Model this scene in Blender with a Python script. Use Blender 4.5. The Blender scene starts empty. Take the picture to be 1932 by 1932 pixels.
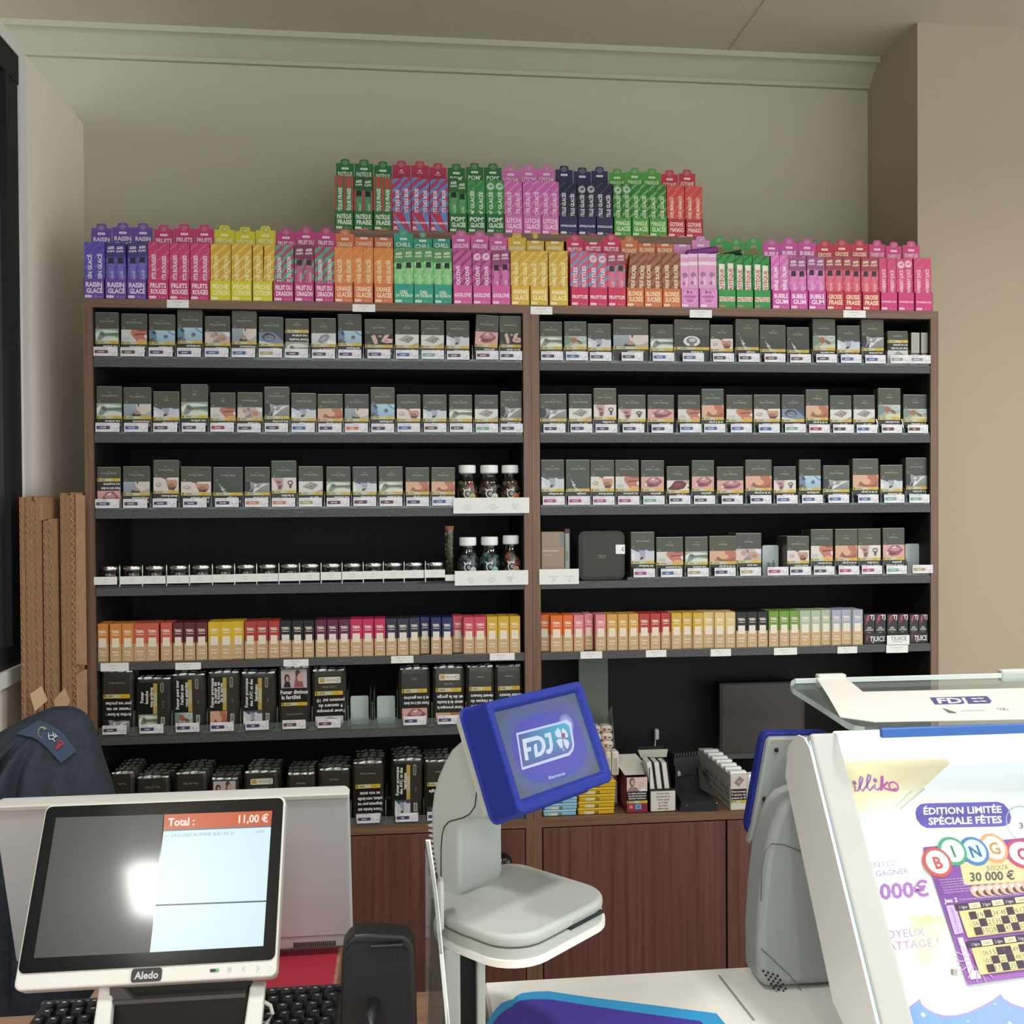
import bpy, math, random
import numpy as np
from mathutils import Matrix, Vector
from mathutils.bvhtree import BVHTree
SC = bpy.context.scene
COL = SC.collection
rnd = random.Random(7)

# ---------------------------------------------------------------- camera
FPX = 1900.0
CAM = np.array([0.64337, -2.15220, 1.55])
YAW, PITCH, ROLL = 0.110351, 0.012699, -0.0061984
def _axes():
    cy, sy, cp, sp = math.cos(YAW), math.sin(YAW), math.cos(PITCH), math.sin(PITCH)
    f = np.array([sy*cp, cy*cp, -sp]); r = np.array([cy, -sy, 0.0]); u = np.cross(r, f)
    c, s = math.cos(ROLL), math.sin(ROLL)
    return c*r+s*u, -s*r+c*u, f
RX, UX, FX = _axes()
cam_d = bpy.data.cameras.new('camera'); cam = bpy.data.objects.new('camera', cam_d); COL.objects.link(cam)
cam_d.sensor_width = 36.0; cam_d.lens = 36.0*FPX/1932.0; cam_d.clip_start = 0.02
cam.matrix_world = Matrix(((RX[0], UX[0], -FX[0], CAM[0]), (RX[1], UX[1], -FX[1], CAM[1]), (RX[2], UX[2], -FX[2], CAM[2]), (0, 0, 0, 1)))
SC.camera = cam
# where a sight line of the photograph meets a real plane of the room
def ray(px, py): return FX + (px-966)/FPX*RX - (py-966)/FPX*UX
def onY(px, py, Y=0.0):
    d = ray(px, py); t = (Y-CAM[1])/d[1]; return CAM+t*d
def onZ(px, py, Z):
    d = ray(px, py); t = (Z-CAM[2])/d[2]; return CAM+t*d
def onP(px, py, O, N):
    d = ray(px, py); t = ((np.asarray(O)-CAM)@N)/(d@N); return CAM+t*d

# ---------------------------------------------------------------- world, lamps, exposure
SC.view_settings.view_transform = 'Standard'; SC.view_settings.look = 'None'
SC.view_settings.exposure = 0.16; SC.view_settings.gamma = 1.0; SC.view_settings.use_curve_mapping = False
w = bpy.data.worlds.new('world'); SC.world = w; w.use_nodes = True
w.node_tree.nodes['Background'].inputs[0].default_value = (0.94, 1.0, 1.03, 1); w.node_tree.nodes['Background'].inputs[1].default_value = 1.75
CEIL = 2.66
def lamp(x, y, power, r=0.11, col=(1.0, 0.985, 0.95), spread=150):
    l = bpy.data.lights.new('downlight_lamp', 'AREA'); l.shape = 'DISK'; l.size = 2*r; l.energy = power; l.color = col; l.spread = math.radians(spread)
    o = bpy.data.objects.new('downlight_lamp', l); COL.objects.link(o); o.location = (x, y, CEIL-0.012)
    return o
LAMPS = [(-0.10, -2.62, 7), (1.45, -1.5, 12), (0.15, -1.55, 8.5), (2.9, -2.6, 8), (0.7, -3.9, 26), (2.4, -1.0, 8)]  # the last lamp is an unseen fill, added to brighten the partition
for a in LAMPS: lamp(*a)

# ---------------------------------------------------------------- colour and materials
def lin(h):
    if isinstance(h, str):
        h = h.lstrip('#'); v = [int(h[i:i+2], 16)/255 for i in (0, 2, 4)]
    else: v = h
    return tuple(c/12.92 if c <= 0.04045 else ((c+0.055)/1.055)**2.4 for c in v)
_L = {}
def L4(h):
    if h not in _L: _L[h] = (*lin(h), 1.0)
    return _L[h]
def mk(name, col, rough=0.5, metal=0.0, coat=0.0, emit=0.0, attr=False, noise=0.0, nscale=40, bump=0.0, bscale=200, spec=0.5):
    m = bpy.data.materials.new(name); m.use_nodes = True; nt = m.node_tree; b = nt.nodes['Principled BSDF']
    b.inputs['Base Color'].default_value = (*lin(col), 1); b.inputs['Roughness'].default_value = rough; b.inputs['Metallic'].default_value = metal
    b.inputs['Coat Weight'].default_value = coat; b.inputs['Coat Roughness'].default_value = 0.08; b.inputs['Specular IOR Level'].default_value = spec
    if attr:
        a = nt.nodes.new('ShaderNodeVertexColor'); a.layer_name = 'Col'
        if not emit: nt.links.new(a.outputs[0], b.inputs['Base Color'])
        if emit: nt.links.new(a.outputs[0], b.inputs['Emission Color'])
    elif noise:
        tc = nt.nodes.new('ShaderNodeTexCoord'); n = nt.nodes.new('ShaderNodeTexNoise'); n.inputs['Scale'].default_value = nscale; n.inputs['Detail'].default_value = 4
        r = nt.nodes.new('ShaderNodeValToRGB'); c = lin(col)
        r.color_ramp.elements[0].position = 0.3; r.color_ramp.elements[1].position = 0.7
        r.color_ramp.elements[0].color = (*[x*(1-noise) for x in c], 1); r.color_ramp.elements[1].color = (*[min(1, x*(1+noise)) for x in c], 1)
        nt.links.new(tc.outputs['Object'], n.inputs['Vector']); nt.links.new(n.outputs[0], r.inputs[0]); nt.links.new(r.outputs[0], b.inputs['Base Color'])
    if emit and not attr: b.inputs['Emission Color'].default_value = (*lin(col), 1)
    if emit: b.inputs['Emission Strength'].default_value = emit
    if bump:
        tc = nt.nodes.new('ShaderNodeTexCoord'); n = nt.nodes.new('ShaderNodeTexNoise'); n.inputs['Scale'].default_value = bscale
        bp = nt.nodes.new('ShaderNodeBump'); bp.inputs['Strength'].default_value = bump; bp.inputs['Distance'].default_value = 0.002
        nt.links.new(tc.outputs['Object'], n.inputs['Vector']); nt.links.new(n.outputs[0], bp.inputs['Height']); nt.links.new(bp.outputs[0], b.inputs['Normal'])
    return m
def wood(name, c1, c2, axis='Z', scale=1.0, rough=0.45):
    m = bpy.data.materials.new(name); m.use_nodes = True; nt = m.node_tree; b = nt.nodes['Principled BSDF']; b.inputs['Roughness'].default_value = rough
    tc = nt.nodes.new('ShaderNodeTexCoord'); mp = nt.nodes.new('ShaderNodeMapping')
    s = {'Z': (110, 110, 2.2), 'X': (2.2, 110, 110)}[axis]; mp.inputs['Scale'].default_value = tuple(k*scale for k in s)
    n = nt.nodes.new('ShaderNodeTexNoise'); n.inputs['Scale'].default_value = 1.0; n.inputs['Detail'].default_value = 6; n.inputs['Roughness'].default_value = 0.65
    r = nt.nodes.new('ShaderNodeValToRGB'); e = r.color_ramp.elements; e[0].position = 0.32; e[1].position = 0.68; e[0].color = (*lin(c1), 1); e[1].color = (*lin(c2), 1)
    nt.links.new(tc.outputs['Object'], mp.inputs[0]); nt.links.new(mp.outputs[0], n.inputs['Vector']); nt.links.new(n.outputs[0], r.inputs[0]); nt.links.new(r.outputs[0], b.inputs['Base Color'])
    return m
def clear(name, tint='ffffff', refl=0.08, rough=0.03, body=0.0, bodycol='ffffff', fres=0.5):
    m = bpy.data.materials.new(name); m.use_nodes = True; nt = m.node_tree; out = nt.nodes['Material Output']; nt.nodes.remove(nt.nodes['Principled BSDF'])
    t = nt.nodes.new('ShaderNodeBsdfTransparent'); t.inputs[0].default_value = (*lin(tint), 1)
    g = nt.nodes.new('ShaderNodeBsdfGlossy'); g.inputs['Roughness'].default_value = rough
    lw = nt.nodes.new('ShaderNodeLayerWeight'); lw.inputs[0].default_value = 0.25
    mx = nt.nodes.new('ShaderNodeMixShader'); ma = nt.nodes.new('ShaderNodeMath'); ma.operation = 'MULTIPLY_ADD'; ma.inputs[1].default_value = fres; ma.inputs[2].default_value = refl
    nt.links.new(lw.outputs['Fresnel'], ma.inputs[0]); nt.links.new(ma.outputs[0], mx.inputs[0])
    src = t.outputs[0]
    if body:
        d = nt.nodes.new('ShaderNodeBsdfDiffuse'); d.inputs[0].default_value = (*lin(bodycol), 1); m2 = nt.nodes.new('ShaderNodeMixShader'); m2.inputs[0].default_value = body
        nt.links.new(t.outputs[0], m2.inputs[1]); nt.links.new(d.outputs[0], m2.inputs[2]); src = m2.outputs[0]
    nt.links.new(src, mx.inputs[1]); nt.links.new(g.outputs[0], mx.inputs[2]); nt.links.new(mx.outputs[0], out.inputs[0])
    return m
M = {}
M['ink'] = mk('printed_card', 'ffffff', 0.42, attr=True)
M['gloss_ink'] = mk('film_wrapped_print', 'ffffff', 0.3, attr=True, coat=0.15)
M['glow_ink'] = mk('lit_screen_print', '060607', 0.25, attr=True, emit=0.88)
M['wall'] = mk('painted_wall', 'b8b49d', 0.85, bump=0.15, bscale=350)
M['wall_warm'] = mk('warm_painted_wall', 'aa9d87', 0.85, bump=0.15, bscale=350)
M['wall_part'] = mk('partition_paint', 'f2ebdc', 0.85, bump=0.15, bscale=350)
M['ceil'] = mk('ceiling_paint', 'bfb7a6', 0.9, bump=0.1)
M['cornice'] = mk('cornice_paint', 'b0af9c', 0.8)
M['white_pvc'] = mk('white_lacquer', 'ccccc5', 0.35)
M['white_top'] = mk('white_laminate', 'e4e3dd', 0.35)
M['wood'] = wood('walnut_stile', '614735', '846450', 'Z')
M['woodx'] = wood('walnut_rail', '614735', '84644f', 'X')
M['door'] = wood('mahogany_door', '54342d', '734b3f', 'Z', 0.8)
M['counter'] = wood('counter_wood', '8a6450', 'b08a70', 'X', 0.5, 0.4)
M['dark'] = wood('blackened_board', '0f0e0d', '191715', 'Z', 0.5, 0.7)
M['char'] = mk('charcoal_edge', '4c4c4c', 0.6, noise=0.35, nscale=260)
M['black'] = mk('black_plastic', '17181a', 0.4)
M['blackm'] = mk('black_matte', '121315', 0.75)
M['acryl'] = clear('clear_acrylic', 'f2f7f4', 0.07, 0.05, 0.10, 'c8d0cc')
M['acryl2'] = clear('clear_thick_acrylic', 'f0f6f4', 0.03, 0.04, 0.06, 'dfe8e6', 0.12)
M['cover'] = clear('clear_cover', 'ffffff', 0.015, 0.05, fres=0.1)
M['frost'] = mk('frosted_acrylic', 'b9c4c2', 0.35)
M['edge'] = mk('polished_acrylic_edge', 'eef2ef', 0.2)
M['glass'] = clear('jar_glass', 'e8ecea', 0.06, 0.03)
M['pane'] = mk('dark_window_glass', '4a514d', 0.08, spec=0.8)
M['metal'] = mk('brushed_metal', 'c9c9c6', 0.25, metal=1.0)
M['cap'] = mk('white_cap', 'eef0ee', 0.45)
M['board'] = mk('corrugated_card', 'a27c5b', 0.85, noise=0.12, nscale=60)
M['boarde'] = mk('corrugated_card_edge', 'd0b08c', 0.9)
M['navy'] = mk('navy_cloth', '2a303c', 0.8, noise=0.25, nscale=90, bump=0.3, bscale=500)
M['grey'] = mk('grey_plastic', 'a9aea8', 0.5, bump=0.06, bscale=900)
M['grey_dark'] = mk('dark_grey_plastic', '969b99', 0.5)  # slightly darker grey plastic of the lottery terminal
M['blue'] = mk('blue_plastic', '1f2d80', 0.55, spec=0.2, bump=0.08, bscale=900)
M['silver'] = mk('silver_grey_back', 'cccdcf', 0.5, metal=0.1)
M['film'] = mk('folded_film', '4c4d49', 0.3, metal=0.2)
M['screen'] = mk('black_glass', '0b0c0d', 0.10, spec=0.6)
M['foil'] = mk('crimped_film', 'b9bdb9', 0.2, metal=0.6)
M['red'] = mk('red_folder', 'a02238', 0.6)
M['key'] = mk('keycap', '1b1c1e', 0.35)
M['cream'] = mk('cream_card', 'd8cdbd', 0.6)
M['led'] = mk('led_tube', 'f4ffff', 0.4, emit=1.6)
M['lampface'] = mk('downlight_face', 'fff3df', 0.4, emit=2.0)
M['cork'] = mk('cork', '8a6047', 0.9, noise=0.3, nscale=300)
M['herb'] = mk('dried_herb', '4a4f33', 0.9, noise=0.5, nscale=400)
M['kraft'] = mk('kraft_card', 'c2a276', 0.6)
M['mat_c'] = mk('cyan_film', '2f98cf', 0.45)
M['mat_p'] = mk('violet_film', '43369a', 0.45)
# ---------------------------------------------------------------- mesh helpers
def finish(me, mats, smooth=None, cols=None):
    for m in mats: me.materials.append(M[m] if isinstance(m, str) else m)
    if cols is not None:
        a = me.color_attributes.new('Col', 'FLOAT_COLOR', 'POINT'); a.data.foreach_set('color', np.asarray(cols, np.float32).ravel())
    if smooth is not None:
        me.polygons.foreach_set('use_smooth', [True]*len(me.polygons))
        if smooth < 180: me.set_sharp_from_angle(angle=math.radians(smooth))
    return me
def O(name, me=None, parent=None, loc=None, rz=None, label=None, cat=None, group=None, kind=None, mat=None):
    o = bpy.data.objects.new(name, me); COL.objects.link(o)
    if parent is not None: o.parent = parent
    if mat is not None: o.matrix_local = mat
    if loc is not None: o.location = tuple(float(x) for x in loc)
    if rz: o.rotation_euler = (0, 0, rz)
    if label: o['label'] = label
    if cat: o['category'] = cat
    if group: o['group'] = group
    if kind: o['kind'] = kind
    return o
class MB:
    def __init__(s): s.v = []; s.f = []; s.m = []; s.c = []
    def add(s, vs, fs, mi=0, col=None):
        b = len(s.v); s.v += [tuple(map(float, q)) for q in vs]; s.f += [tuple(b+i for i in f) for f in fs]; s.m += [mi]*len(fs)
        s.c += [col or (1, 1, 1, 1)]*len(vs); return s
    def box(s, x0, x1, y0, y1, z0, z1, mi=0, col=None):
        return s.add([(x0, y0, z0), (x1, y0, z0), (x1, y1, z0), (x0, y1, z0), (x0, y0, z1), (x1, y0, z1), (x1, y1, z1), (x0, y1, z1)],
                     [(3, 2, 1, 0), (4, 5, 6, 7), (0, 1, 5, 4), (1, 2, 6, 5), (2, 3, 7, 6), (3, 0, 4, 7)], mi, col)
    def bbox(s, x0, x1, y0, y1, z0, z1, b=0.001, mi=0, col=None):
        X = (x0, x1); Y = (y0, y1); Z = (z0, z1); vs = []; idx = {}
        for i in (0, 1):
            for j in (0, 1):
                for k in (0, 1):
                    ii, jj, kk = (1-2*i)*b, (1-2*j)*b, (1-2*k)*b
                    for a, q in enumerate(((X[i], Y[j]+jj, Z[k]+kk), (X[i]+ii, Y[j], Z[k]+kk), (X[i]+ii, Y[j]+jj, Z[k]))):
                        idx[i, j, k, a] = len(vs); vs.append(q)
        g = lambda i, j, k, a: idx[i, j, k, a]
        fs = [(g(0,0,0,0), g(0,0,1,0), g(0,1,1,0), g(0,1,0,0)), (g(1,0,0,0), g(1,1,0,0), g(1,1,1,0), g(1,0,1,0)),
              (g(0,0,0,1), g(1,0,0,1), g(1,0,1,1), g(0,0,1,1)), (g(0,1,0,1), g(0,1,1,1), g(1,1,1,1), g(1,1,0,1)),
              (g(0,0,0,2), g(0,1,0,2), g(1,1,0,2), g(1,0,0,2)), (g(0,0,1,2), g(1,0,1,2), g(1,1,1,2), g(0,1,1,2))]
        for k in (0, 1):
            for i in (0, 1): fs.append((g(i,0,k,0), g(i,1,k,0), g(i,1,k,2), g(i,0,k,2)))
            for j in (0, 1): fs.append((g(0,j,k,1), g(1,j,k,1), g(1,j,k,2), g(0,j,k,2)))
        for i in (0, 1):
            for j in (0, 1): fs.append((g(i,j,0,0), g(i,j,1,0), g(i,j,1,1), g(i,j,0,1)))
        for i in (0, 1):
            for j in (0, 1):
                for k in (0, 1): fs.append((g(i,j,k,0), g(i,j,k,1), g(i,j,k,2)))
        return s.add(vs, fs, mi, col)
    def ext(s, pts, a, b, axis='y', mi=0, col=None, T=None):
        """2D outline swept from a to b along an axis; pts are (x,z) for y, (y,z) for x, (x,y) for z"""
        mp = {'y': lambda p, t: (p[0], t, p[1]), 'x': lambda p, t: (t, p[0], p[1]), 'z': lambda p, t: (p[0], p[1], t)}[axis]
        n = len(pts); vs = [mp(p, a) for p in pts]+[mp(p, b) for p in pts]
        fs = [tuple(range(n)), tuple(range(2*n-1, n-1, -1))]+[(i, i+n, (i+1) % n+n, (i+1) % n) for i in range(n)]
        if T: vs = [T(q) for q in vs]
        return s.add(vs, fs, mi, col)
    def lathe(s, prof, n=20, cx=0, cy=0, mi=0, col=None):
        vs = []; fs = []; k = len(prof)
        for i in range(n):
            a = 2*math.pi*i/n
            for r, z in prof: vs.append((cx+r*math.cos(a), cy+r*math.sin(a), z))
        for i in range(n):
            j = (i+1) % n
            for q in range(k-1): fs.append((i*k+q, j*k+q, j*k+q+1, i*k+q+1))
        return s.add(vs, fs, mi, col)
    def tube(s, path, r, n=8, mi=0, col=None):
        P = [np.array(p, float) for p in path]; vs = []; fs = []
        for i, p in enumerate(P):
            d = P[min(i+1, len(P)-1)]-P[max(i-1, 0)]; d /= (np.linalg.norm(d)+1e-12)
            a = np.cross(d, (0, 0, 1) if abs(d[2]) < .9 else (1, 0, 0)); a /= np.linalg.norm(a); b = np.cross(d, a)
            for k in range(n):
                t = 2*math.pi*k/n; vs.append(p+r*(math.cos(t)*a+math.sin(t)*b))
        for i in range(len(P)-1):
            for k in range(n): fs.append((i*n+k, i*n+(k+1) % n, (i+1)*n+(k+1) % n, (i+1)*n+k))
        fs += [tuple(range(n)), tuple((len(P)-1)*n+k for k in range(n-1, -1, -1))]
        return s.add(vs, fs, mi, col)
    def ball(s, c, r, n=10, m=6, mi=0, sx=1, sy=1, sz=1, jit=0):
        vs = []; fs = []
        for i in range(m+1):
            th = math.pi*i/m
            for k in range(n):
                a = 2*math.pi*k/n; q = r*(1+(rnd.uniform(-jit, jit) if jit else 0))
                vs.append((c[0]+sx*q*math.sin(th)*math.cos(a), c[1]+sy*q*math.sin(th)*math.sin(a), c[2]+sz*q*math.cos(th)))
        for i in range(m):
            for k in range(n): fs.append((i*n+k, (i+1)*n+k, (i+1)*n+(k+1) % n, i*n+(k+1) % n))
        return s.add(vs, fs, mi)
    def me(s, name, mats, smooth=None, colour=False):
        me = bpy.data.meshes.new(name); me.from_pydata(s.v, [], s.f)
        if len(mats) > 1: me.polygons.foreach_set('material_index', s.m)
        finish(me, mats, smooth, s.c if colour else None); return me
def rrect(x0, x1, z0, z1, r, n=5):
    out = []
    for cx, cz, a0 in ((x1-r, z0+r, -90), (x1-r, z1-r, 0), (x0+r, z1-r, 90), (x0+r, z0+r, 180)):
        for i in range(n+1):
            a = math.radians(a0+90*i/n); out.append((cx+r*math.cos(a), cz+r*math.sin(a)))
    return out

# ---------------------------------------------------------------- lettering: outlines of the built-in typeface, one mesh per letter
CHARS = "ABCDEFGHIJKLMNOPQRSTUVWXYZabcdefghijklmnopqrstuvwxyz0123456789 .,:'’&%€!()/-+<>#≡ÉÈÊÀÇÏéèêàçïôû<>"
GLYPH = {}
def _glyphs():
    chars = sorted(set(CHARS)); tmp = []
    for bold in (0, 1):
        for ch in chars+['|']:
            for mode in (0, 1):
                if mode == 0 and ch == ' ': continue
                c = bpy.data.curves.new('t', 'FONT'); c.body = ch if mode == 0 else '|'+ch+'|'
                c.size = 1.0; c.resolution_u = 2; c.offset = 0.028*bold if mode == 0 else 0
                o = bpy.data.objects.new('t', c); COL.objects.link(o); tmp.append((bold, ch, mode, o))
    bpy.context.view_layer.update(); dg = bpy.context.evaluated_depsgraph_get(); wid = {}
    for bold, ch, mode, o in tmp:
        e = o.evaluated_get(dg)
        if mode == 1: wid[bold, ch] = e.dimensions[0]; continue
        me = e.to_mesh(); n = len(me.vertices); co = np.empty(n*3); me.vertices.foreach_get('co', co)
        GLYPH[bold, ch] = [co.reshape(-1, 3)[:, :2].copy(), [tuple(p.vertices) for p in me.polygons], 0.5]; e.to_mesh_clear()
    for bold in (0, 1):
        base = wid[bold, '|']
        for ch in chars:
            if ch == ' ': GLYPH[bold, ch] = [np.zeros((0, 2)), [], 0.28]
            else: GLYPH[bold, ch][2] = 0.0
        bar = GLYPH[bold, '|'][0]; bw = bar[:, 0].max()-bar[:, 0].min()
        # |ch| minus || : the advance of ch
        b2 = wid[bold, '|']
        for ch in chars:
            if ch != ' ': GLYPH[bold, ch][2] = wid[bold, ch]-b2+_bar_adv(bold, wid)
    for _, _, _, o in tmp:
        c = o.data; bpy.data.objects.remove(o); bpy.data.curves.remove(c)
def _bar_adv(bold, wid):
    # wid['|'] was measured as '|||' (two advances and one stroke); '|x|' holds one bar advance, one x advance and one stroke
    return BAR
BAR = 0.0
def load_glyphs():
    global BAR
    c = bpy.data.curves.new('t', 'FONT'); o = bpy.data.objects.new('t', c); COL.objects.link(o); c.size = 1
    r = []
    for body in ('||', '|||'):
        c.body = body; bpy.context.view_layer.update(); r.append(o.evaluated_get(bpy.context.evaluated_depsgraph_get()).dimensions[0])
    BAR = r[1]-r[0]; bpy.data.objects.remove(o); bpy.data.curves.remove(c)
    _glyphs()
load_glyphs()
_TX = {}
def textrun(s, bold=0, gap=0.0):
    k = (s, bold, gap)
    if k not in _TX:
        V = []; F = []; x = 0; n = 0
        for ch in s:
            g = GLYPH.get((bold, ch)) or GLYPH[bold, ' ']
            V.append(g[0]+np.array([x, 0])); F += [tuple(i+n for i in f) for f in g[1]]; n += len(g[0]); x += g[2]+gap
        V = np.concatenate(V) if V else np.zeros((0, 2))
        _TX[k] = (V, F, (V[:, 0].min(), V[:, 0].max()) if len(V) else (0, 1))
    return _TX[k]
CAPH = 0.727
class CV:
    """flat print: coloured shapes in the plane (x, z), each layer a hair in front of the last; faces -y"""
    def __init__(s, step=3e-5, y0=-6e-5): s.v = []; s.f = []; s.c = []; s.n = 0; s.step = step; s.y0 = y0; s.warp = None
    def _put(s, pts, faces, col):
        b = len(s.v); y = s.y0-s.step*s.n; s.n += 1
        for p in pts: s.v.append((float(p[0]), y, float(p[1])))
        s.f += [tuple(b+i for i in f) for f in faces]
        s.c += [L4(col)]*len(pts) if isinstance(col, str) else [L4(c) for c in col]
    def poly(s, pts, col): s._put(pts, [tuple(range(len(pts)))], col); return s
    def rect(s, x0, z0, x1, z1, col, top=None): s._put([(x0, z0), (x1, z0), (x1, z1), (x0, z1)], [(0, 1, 2, 3)], col if top is None else [col, col, top, top]); return s
    def hgrad(s, x0, z0, x1, z1, a, b): s._put([(x0, z0), (x1, z0), (x1, z1), (x0, z1)], [(0, 1, 2, 3)], [a, b, b, a]); return s
    def ell(s, cx, cz, rx, rz, col, n=12, rot=0, edge=None):
        c, q = math.cos(rot), math.sin(rot); P = []
        for i in range(n):
            a = 2*math.pi*i/n; x, z = rx*math.cos(a), rz*math.sin(a); P.append((cx+c*x-q*z, cz+q*x+c*z))
        if edge: s._put([(cx, cz)]+P, [(0, 1+i, 1+(i+1) % n) for i in range(n)], [col]+[edge]*n)
        else: s.poly(P, col)
        return s
    def ring(s, cx, cz, rx, rz, t, col, n=18, a0=0, a1=360):
        P = []; full = a1-a0 >= 360
        for i in range(n+1):
            a = math.radians(a0+(a1-a0)*i/n); P += [(cx+rx*math.cos(a), cz+rz*math.sin(a)), (cx+(rx-t)*math.cos(a), cz+(rz-t)*math.sin(a))]
        s._put(P, [(2*i, 2*i+2, 2*i+3, 2*i+1) for i in range(n)], col); return s
    def pill(s, x0, z0, x1, z1, col, r=None): return s.poly(rrect(x0, x1, z0, z1, min(r or 9, (z1-z0)/2*.999, (x1-x0)/2*.999), 4), col)
    def textp(s, t, p0, p1, p2, col, bold=1, gap=0.0):
        """t fitted to the parallelogram baseline-start p0, baseline-end p1, cap-top above the start p2"""
        V, F, (a, b) = textrun(t, bold, gap)
        if not len(V): return s
        p0, p1, p2 = (np.asarray(q, float) for q in (p0, p1, p2))
        q = (V[:, :1]-a)/max(b-a, 1e-6); z = V[:, 1:]/CAPH
        s._put(p0+q*(p1-p0)+z*(p2-p0), F, col); return s
    def text(s, t, cx, cz, h, col, bold=1, w=None, rot=0, sq=1.0, gap=0.0, align=0):
        """centred text of cap height h; rot in degrees; w limits the width; sq squeezes"""
        V, F, (a, b) = textrun(t, bold, gap)
        if not len(V): return s
        W = (b-a)/CAPH*h*sq
        if w and W > w: W = w
        c, q = math.cos(math.radians(rot)), math.sin(math.radians(rot)); ux = np.array([c, q]); uz = np.array([-q, c])
        p0 = np.array([cx, cz])-ux*W*(.5 if align == 0 else 0)-uz*h/2
        return s.textp(t, p0, p0+ux*W, p0+uz*h, col, bold, gap)
    def me(s, name, mat='ink'):
        vs = s.v if not s.warp else [s.warp(q) for q in s.v]
        me = bpy.data.meshes.new(name); me.from_pydata(vs, [], s.f); finish(me, [mat], None, s.c); return me
ORD = ['first', 'second', 'third', 'fourth', 'fifth', 'sixth', 'seventh', 'eighth', 'ninth', 'tenth', 'eleventh', 'twelfth', 'thirteenth', 'fourteenth', 'fifteenth', 'sixteenth', 'seventeenth']
CROP = {'A': (150, 570, .23292), 'B': (570, 570, .2381), 'C': (1000, 570, .20704), 'D': (1370, 570, .21739), 'E': (150, 840, .23292), 'F': (570, 840, .2381), 'G': (1000, 840, .20704), 'H': (1370, 840, .21739),
        'I': (150, 1130, .23292), 'J': (570, 1130, .2381), 'K': (1000, 1130, .20704), 'L': (1370, 1130, .21739), 'M': (180, 1380, .19669), 'N': (540, 1380, .18634),
        'V': (150, 400, .2588), 'W': (620, 430, .24845), 'X': (1040, 430, .19669), 'Y': (1390, 430, .20704), 'S': (620, 300, .19669), 'T': (960, 300, .19669), 'R': (1000, 1330, .22774)}
def cpx(k, x): return CROP[k][0]+CROP[k][2]*x
def cpy(k, y): return CROP[k][1]+CROP[k][2]*y
# ---------------------------------------------------------------- the setting
YW, XL, XR, YP = 0.353, -0.10, 1.855, 0.10
def struct(name, mb, mats, smooth=None, parent=None): return O(name, mb.me(name, mats, smooth), parent, kind=None if parent else 'structure')
struct('floor', MB().box(-3, 5, -5, YW, -.05, 0), [mk('floor_tile', 'b5ada0', 0.5, noise=0.1, nscale=3)])
struct('ceiling', MB().box(-3, 5, -5, YW+.1, CEIL, CEIL+.06), ['ceil'])
for x0, y0, x1, y1, n in ((1.459, -5, 1.462, .283, 1),):
    struct('trim_%d' % n, MB().box(x0, x1, y0, y1, CEIL-.0015, CEIL), ['cornice'])
struct('wall_back', MB().box(-2.5, 3.5, YW, YW+.12, 0, CEIL), ['wall'])
struct('wall_pier', MB().box(XR, 4.2, YP, YW, 0, CEIL), ['wall_warm'])
wl = struct('wall_left', MB().box(XL-.06, XL, -.035, YW, 0, 2.45).box(XL-.06, XL, -3.5, -.035, 0, 1.205).box(XL-.06, XL, -3.5, -.035, 2.425, 2.45), ['wall_part'])
# plaster cornice along the back wall
prof = [(YW, 2.603), (YW-.012, 2.603), (YW-.014, 2.612), (YW-.022, 2.618), (YW-.03, 2.63), (YW-.046, 2.642), (YW-.05, 2.646), (YW-.066, 2.648), (YW-.07, CEIL), (YW, CEIL)]
struct('trim_cornice', MB().ext(prof, -2.4, XR, 'x'), ['cornice'], 40)
# window in the partition: white trim, black frame, dark pane
wn = struct('window_1', MB().box(XL-.02, XL+.004, -3.4, -.068, 1.235, 1.275).box(XL-.02, XL+.004, -3.4, -.068, 2.37, 2.425), ['blackm'])
O('window_frame', MB().box(XL-.02, XL+.002, -.115, -.07, 1.275, 2.37).box(XL-.02, XL+.004, -.135, -.12, 1.275, 2.37).me('window_frame', ['blackm']), wn)
O('window_pane', MB().box(XL-.014, XL-.008, -3.4, -.13, 1.27, 2.38).me('window_pane', ['pane']), wn)
O('window_casing', MB().box(XL-.03, XL+.006, -.068, -.036, 1.205, 2.45).box(XL-.03, XL+.006, -3.4, -.068, 2.425, 2.452).me('window_casing', ['white_top']), wn)
O('window_sill', MB().box(XL-.03, XL+.012, -3.4, -.036, 1.205, 1.235).me('window_sill', ['white_top']), wn)
# ceiling downlights over the shop floor, the last an added fill lamp
for i, (x, y, *_r) in enumerate(LAMPS):
    d = O('ceiling_downlight', None, None, (x, y, CEIL), label='round recessed ceiling downlight, %s of the six out over the shop floor' % ORD[i], cat='downlight', group='downlights above the shop floor')
    O('rim', MB().lathe([(.118, 0), (.135, 0), (.135, -.006), (.118, -.012)], 32).me('rim', ['white_pvc'], 40), d)

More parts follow.
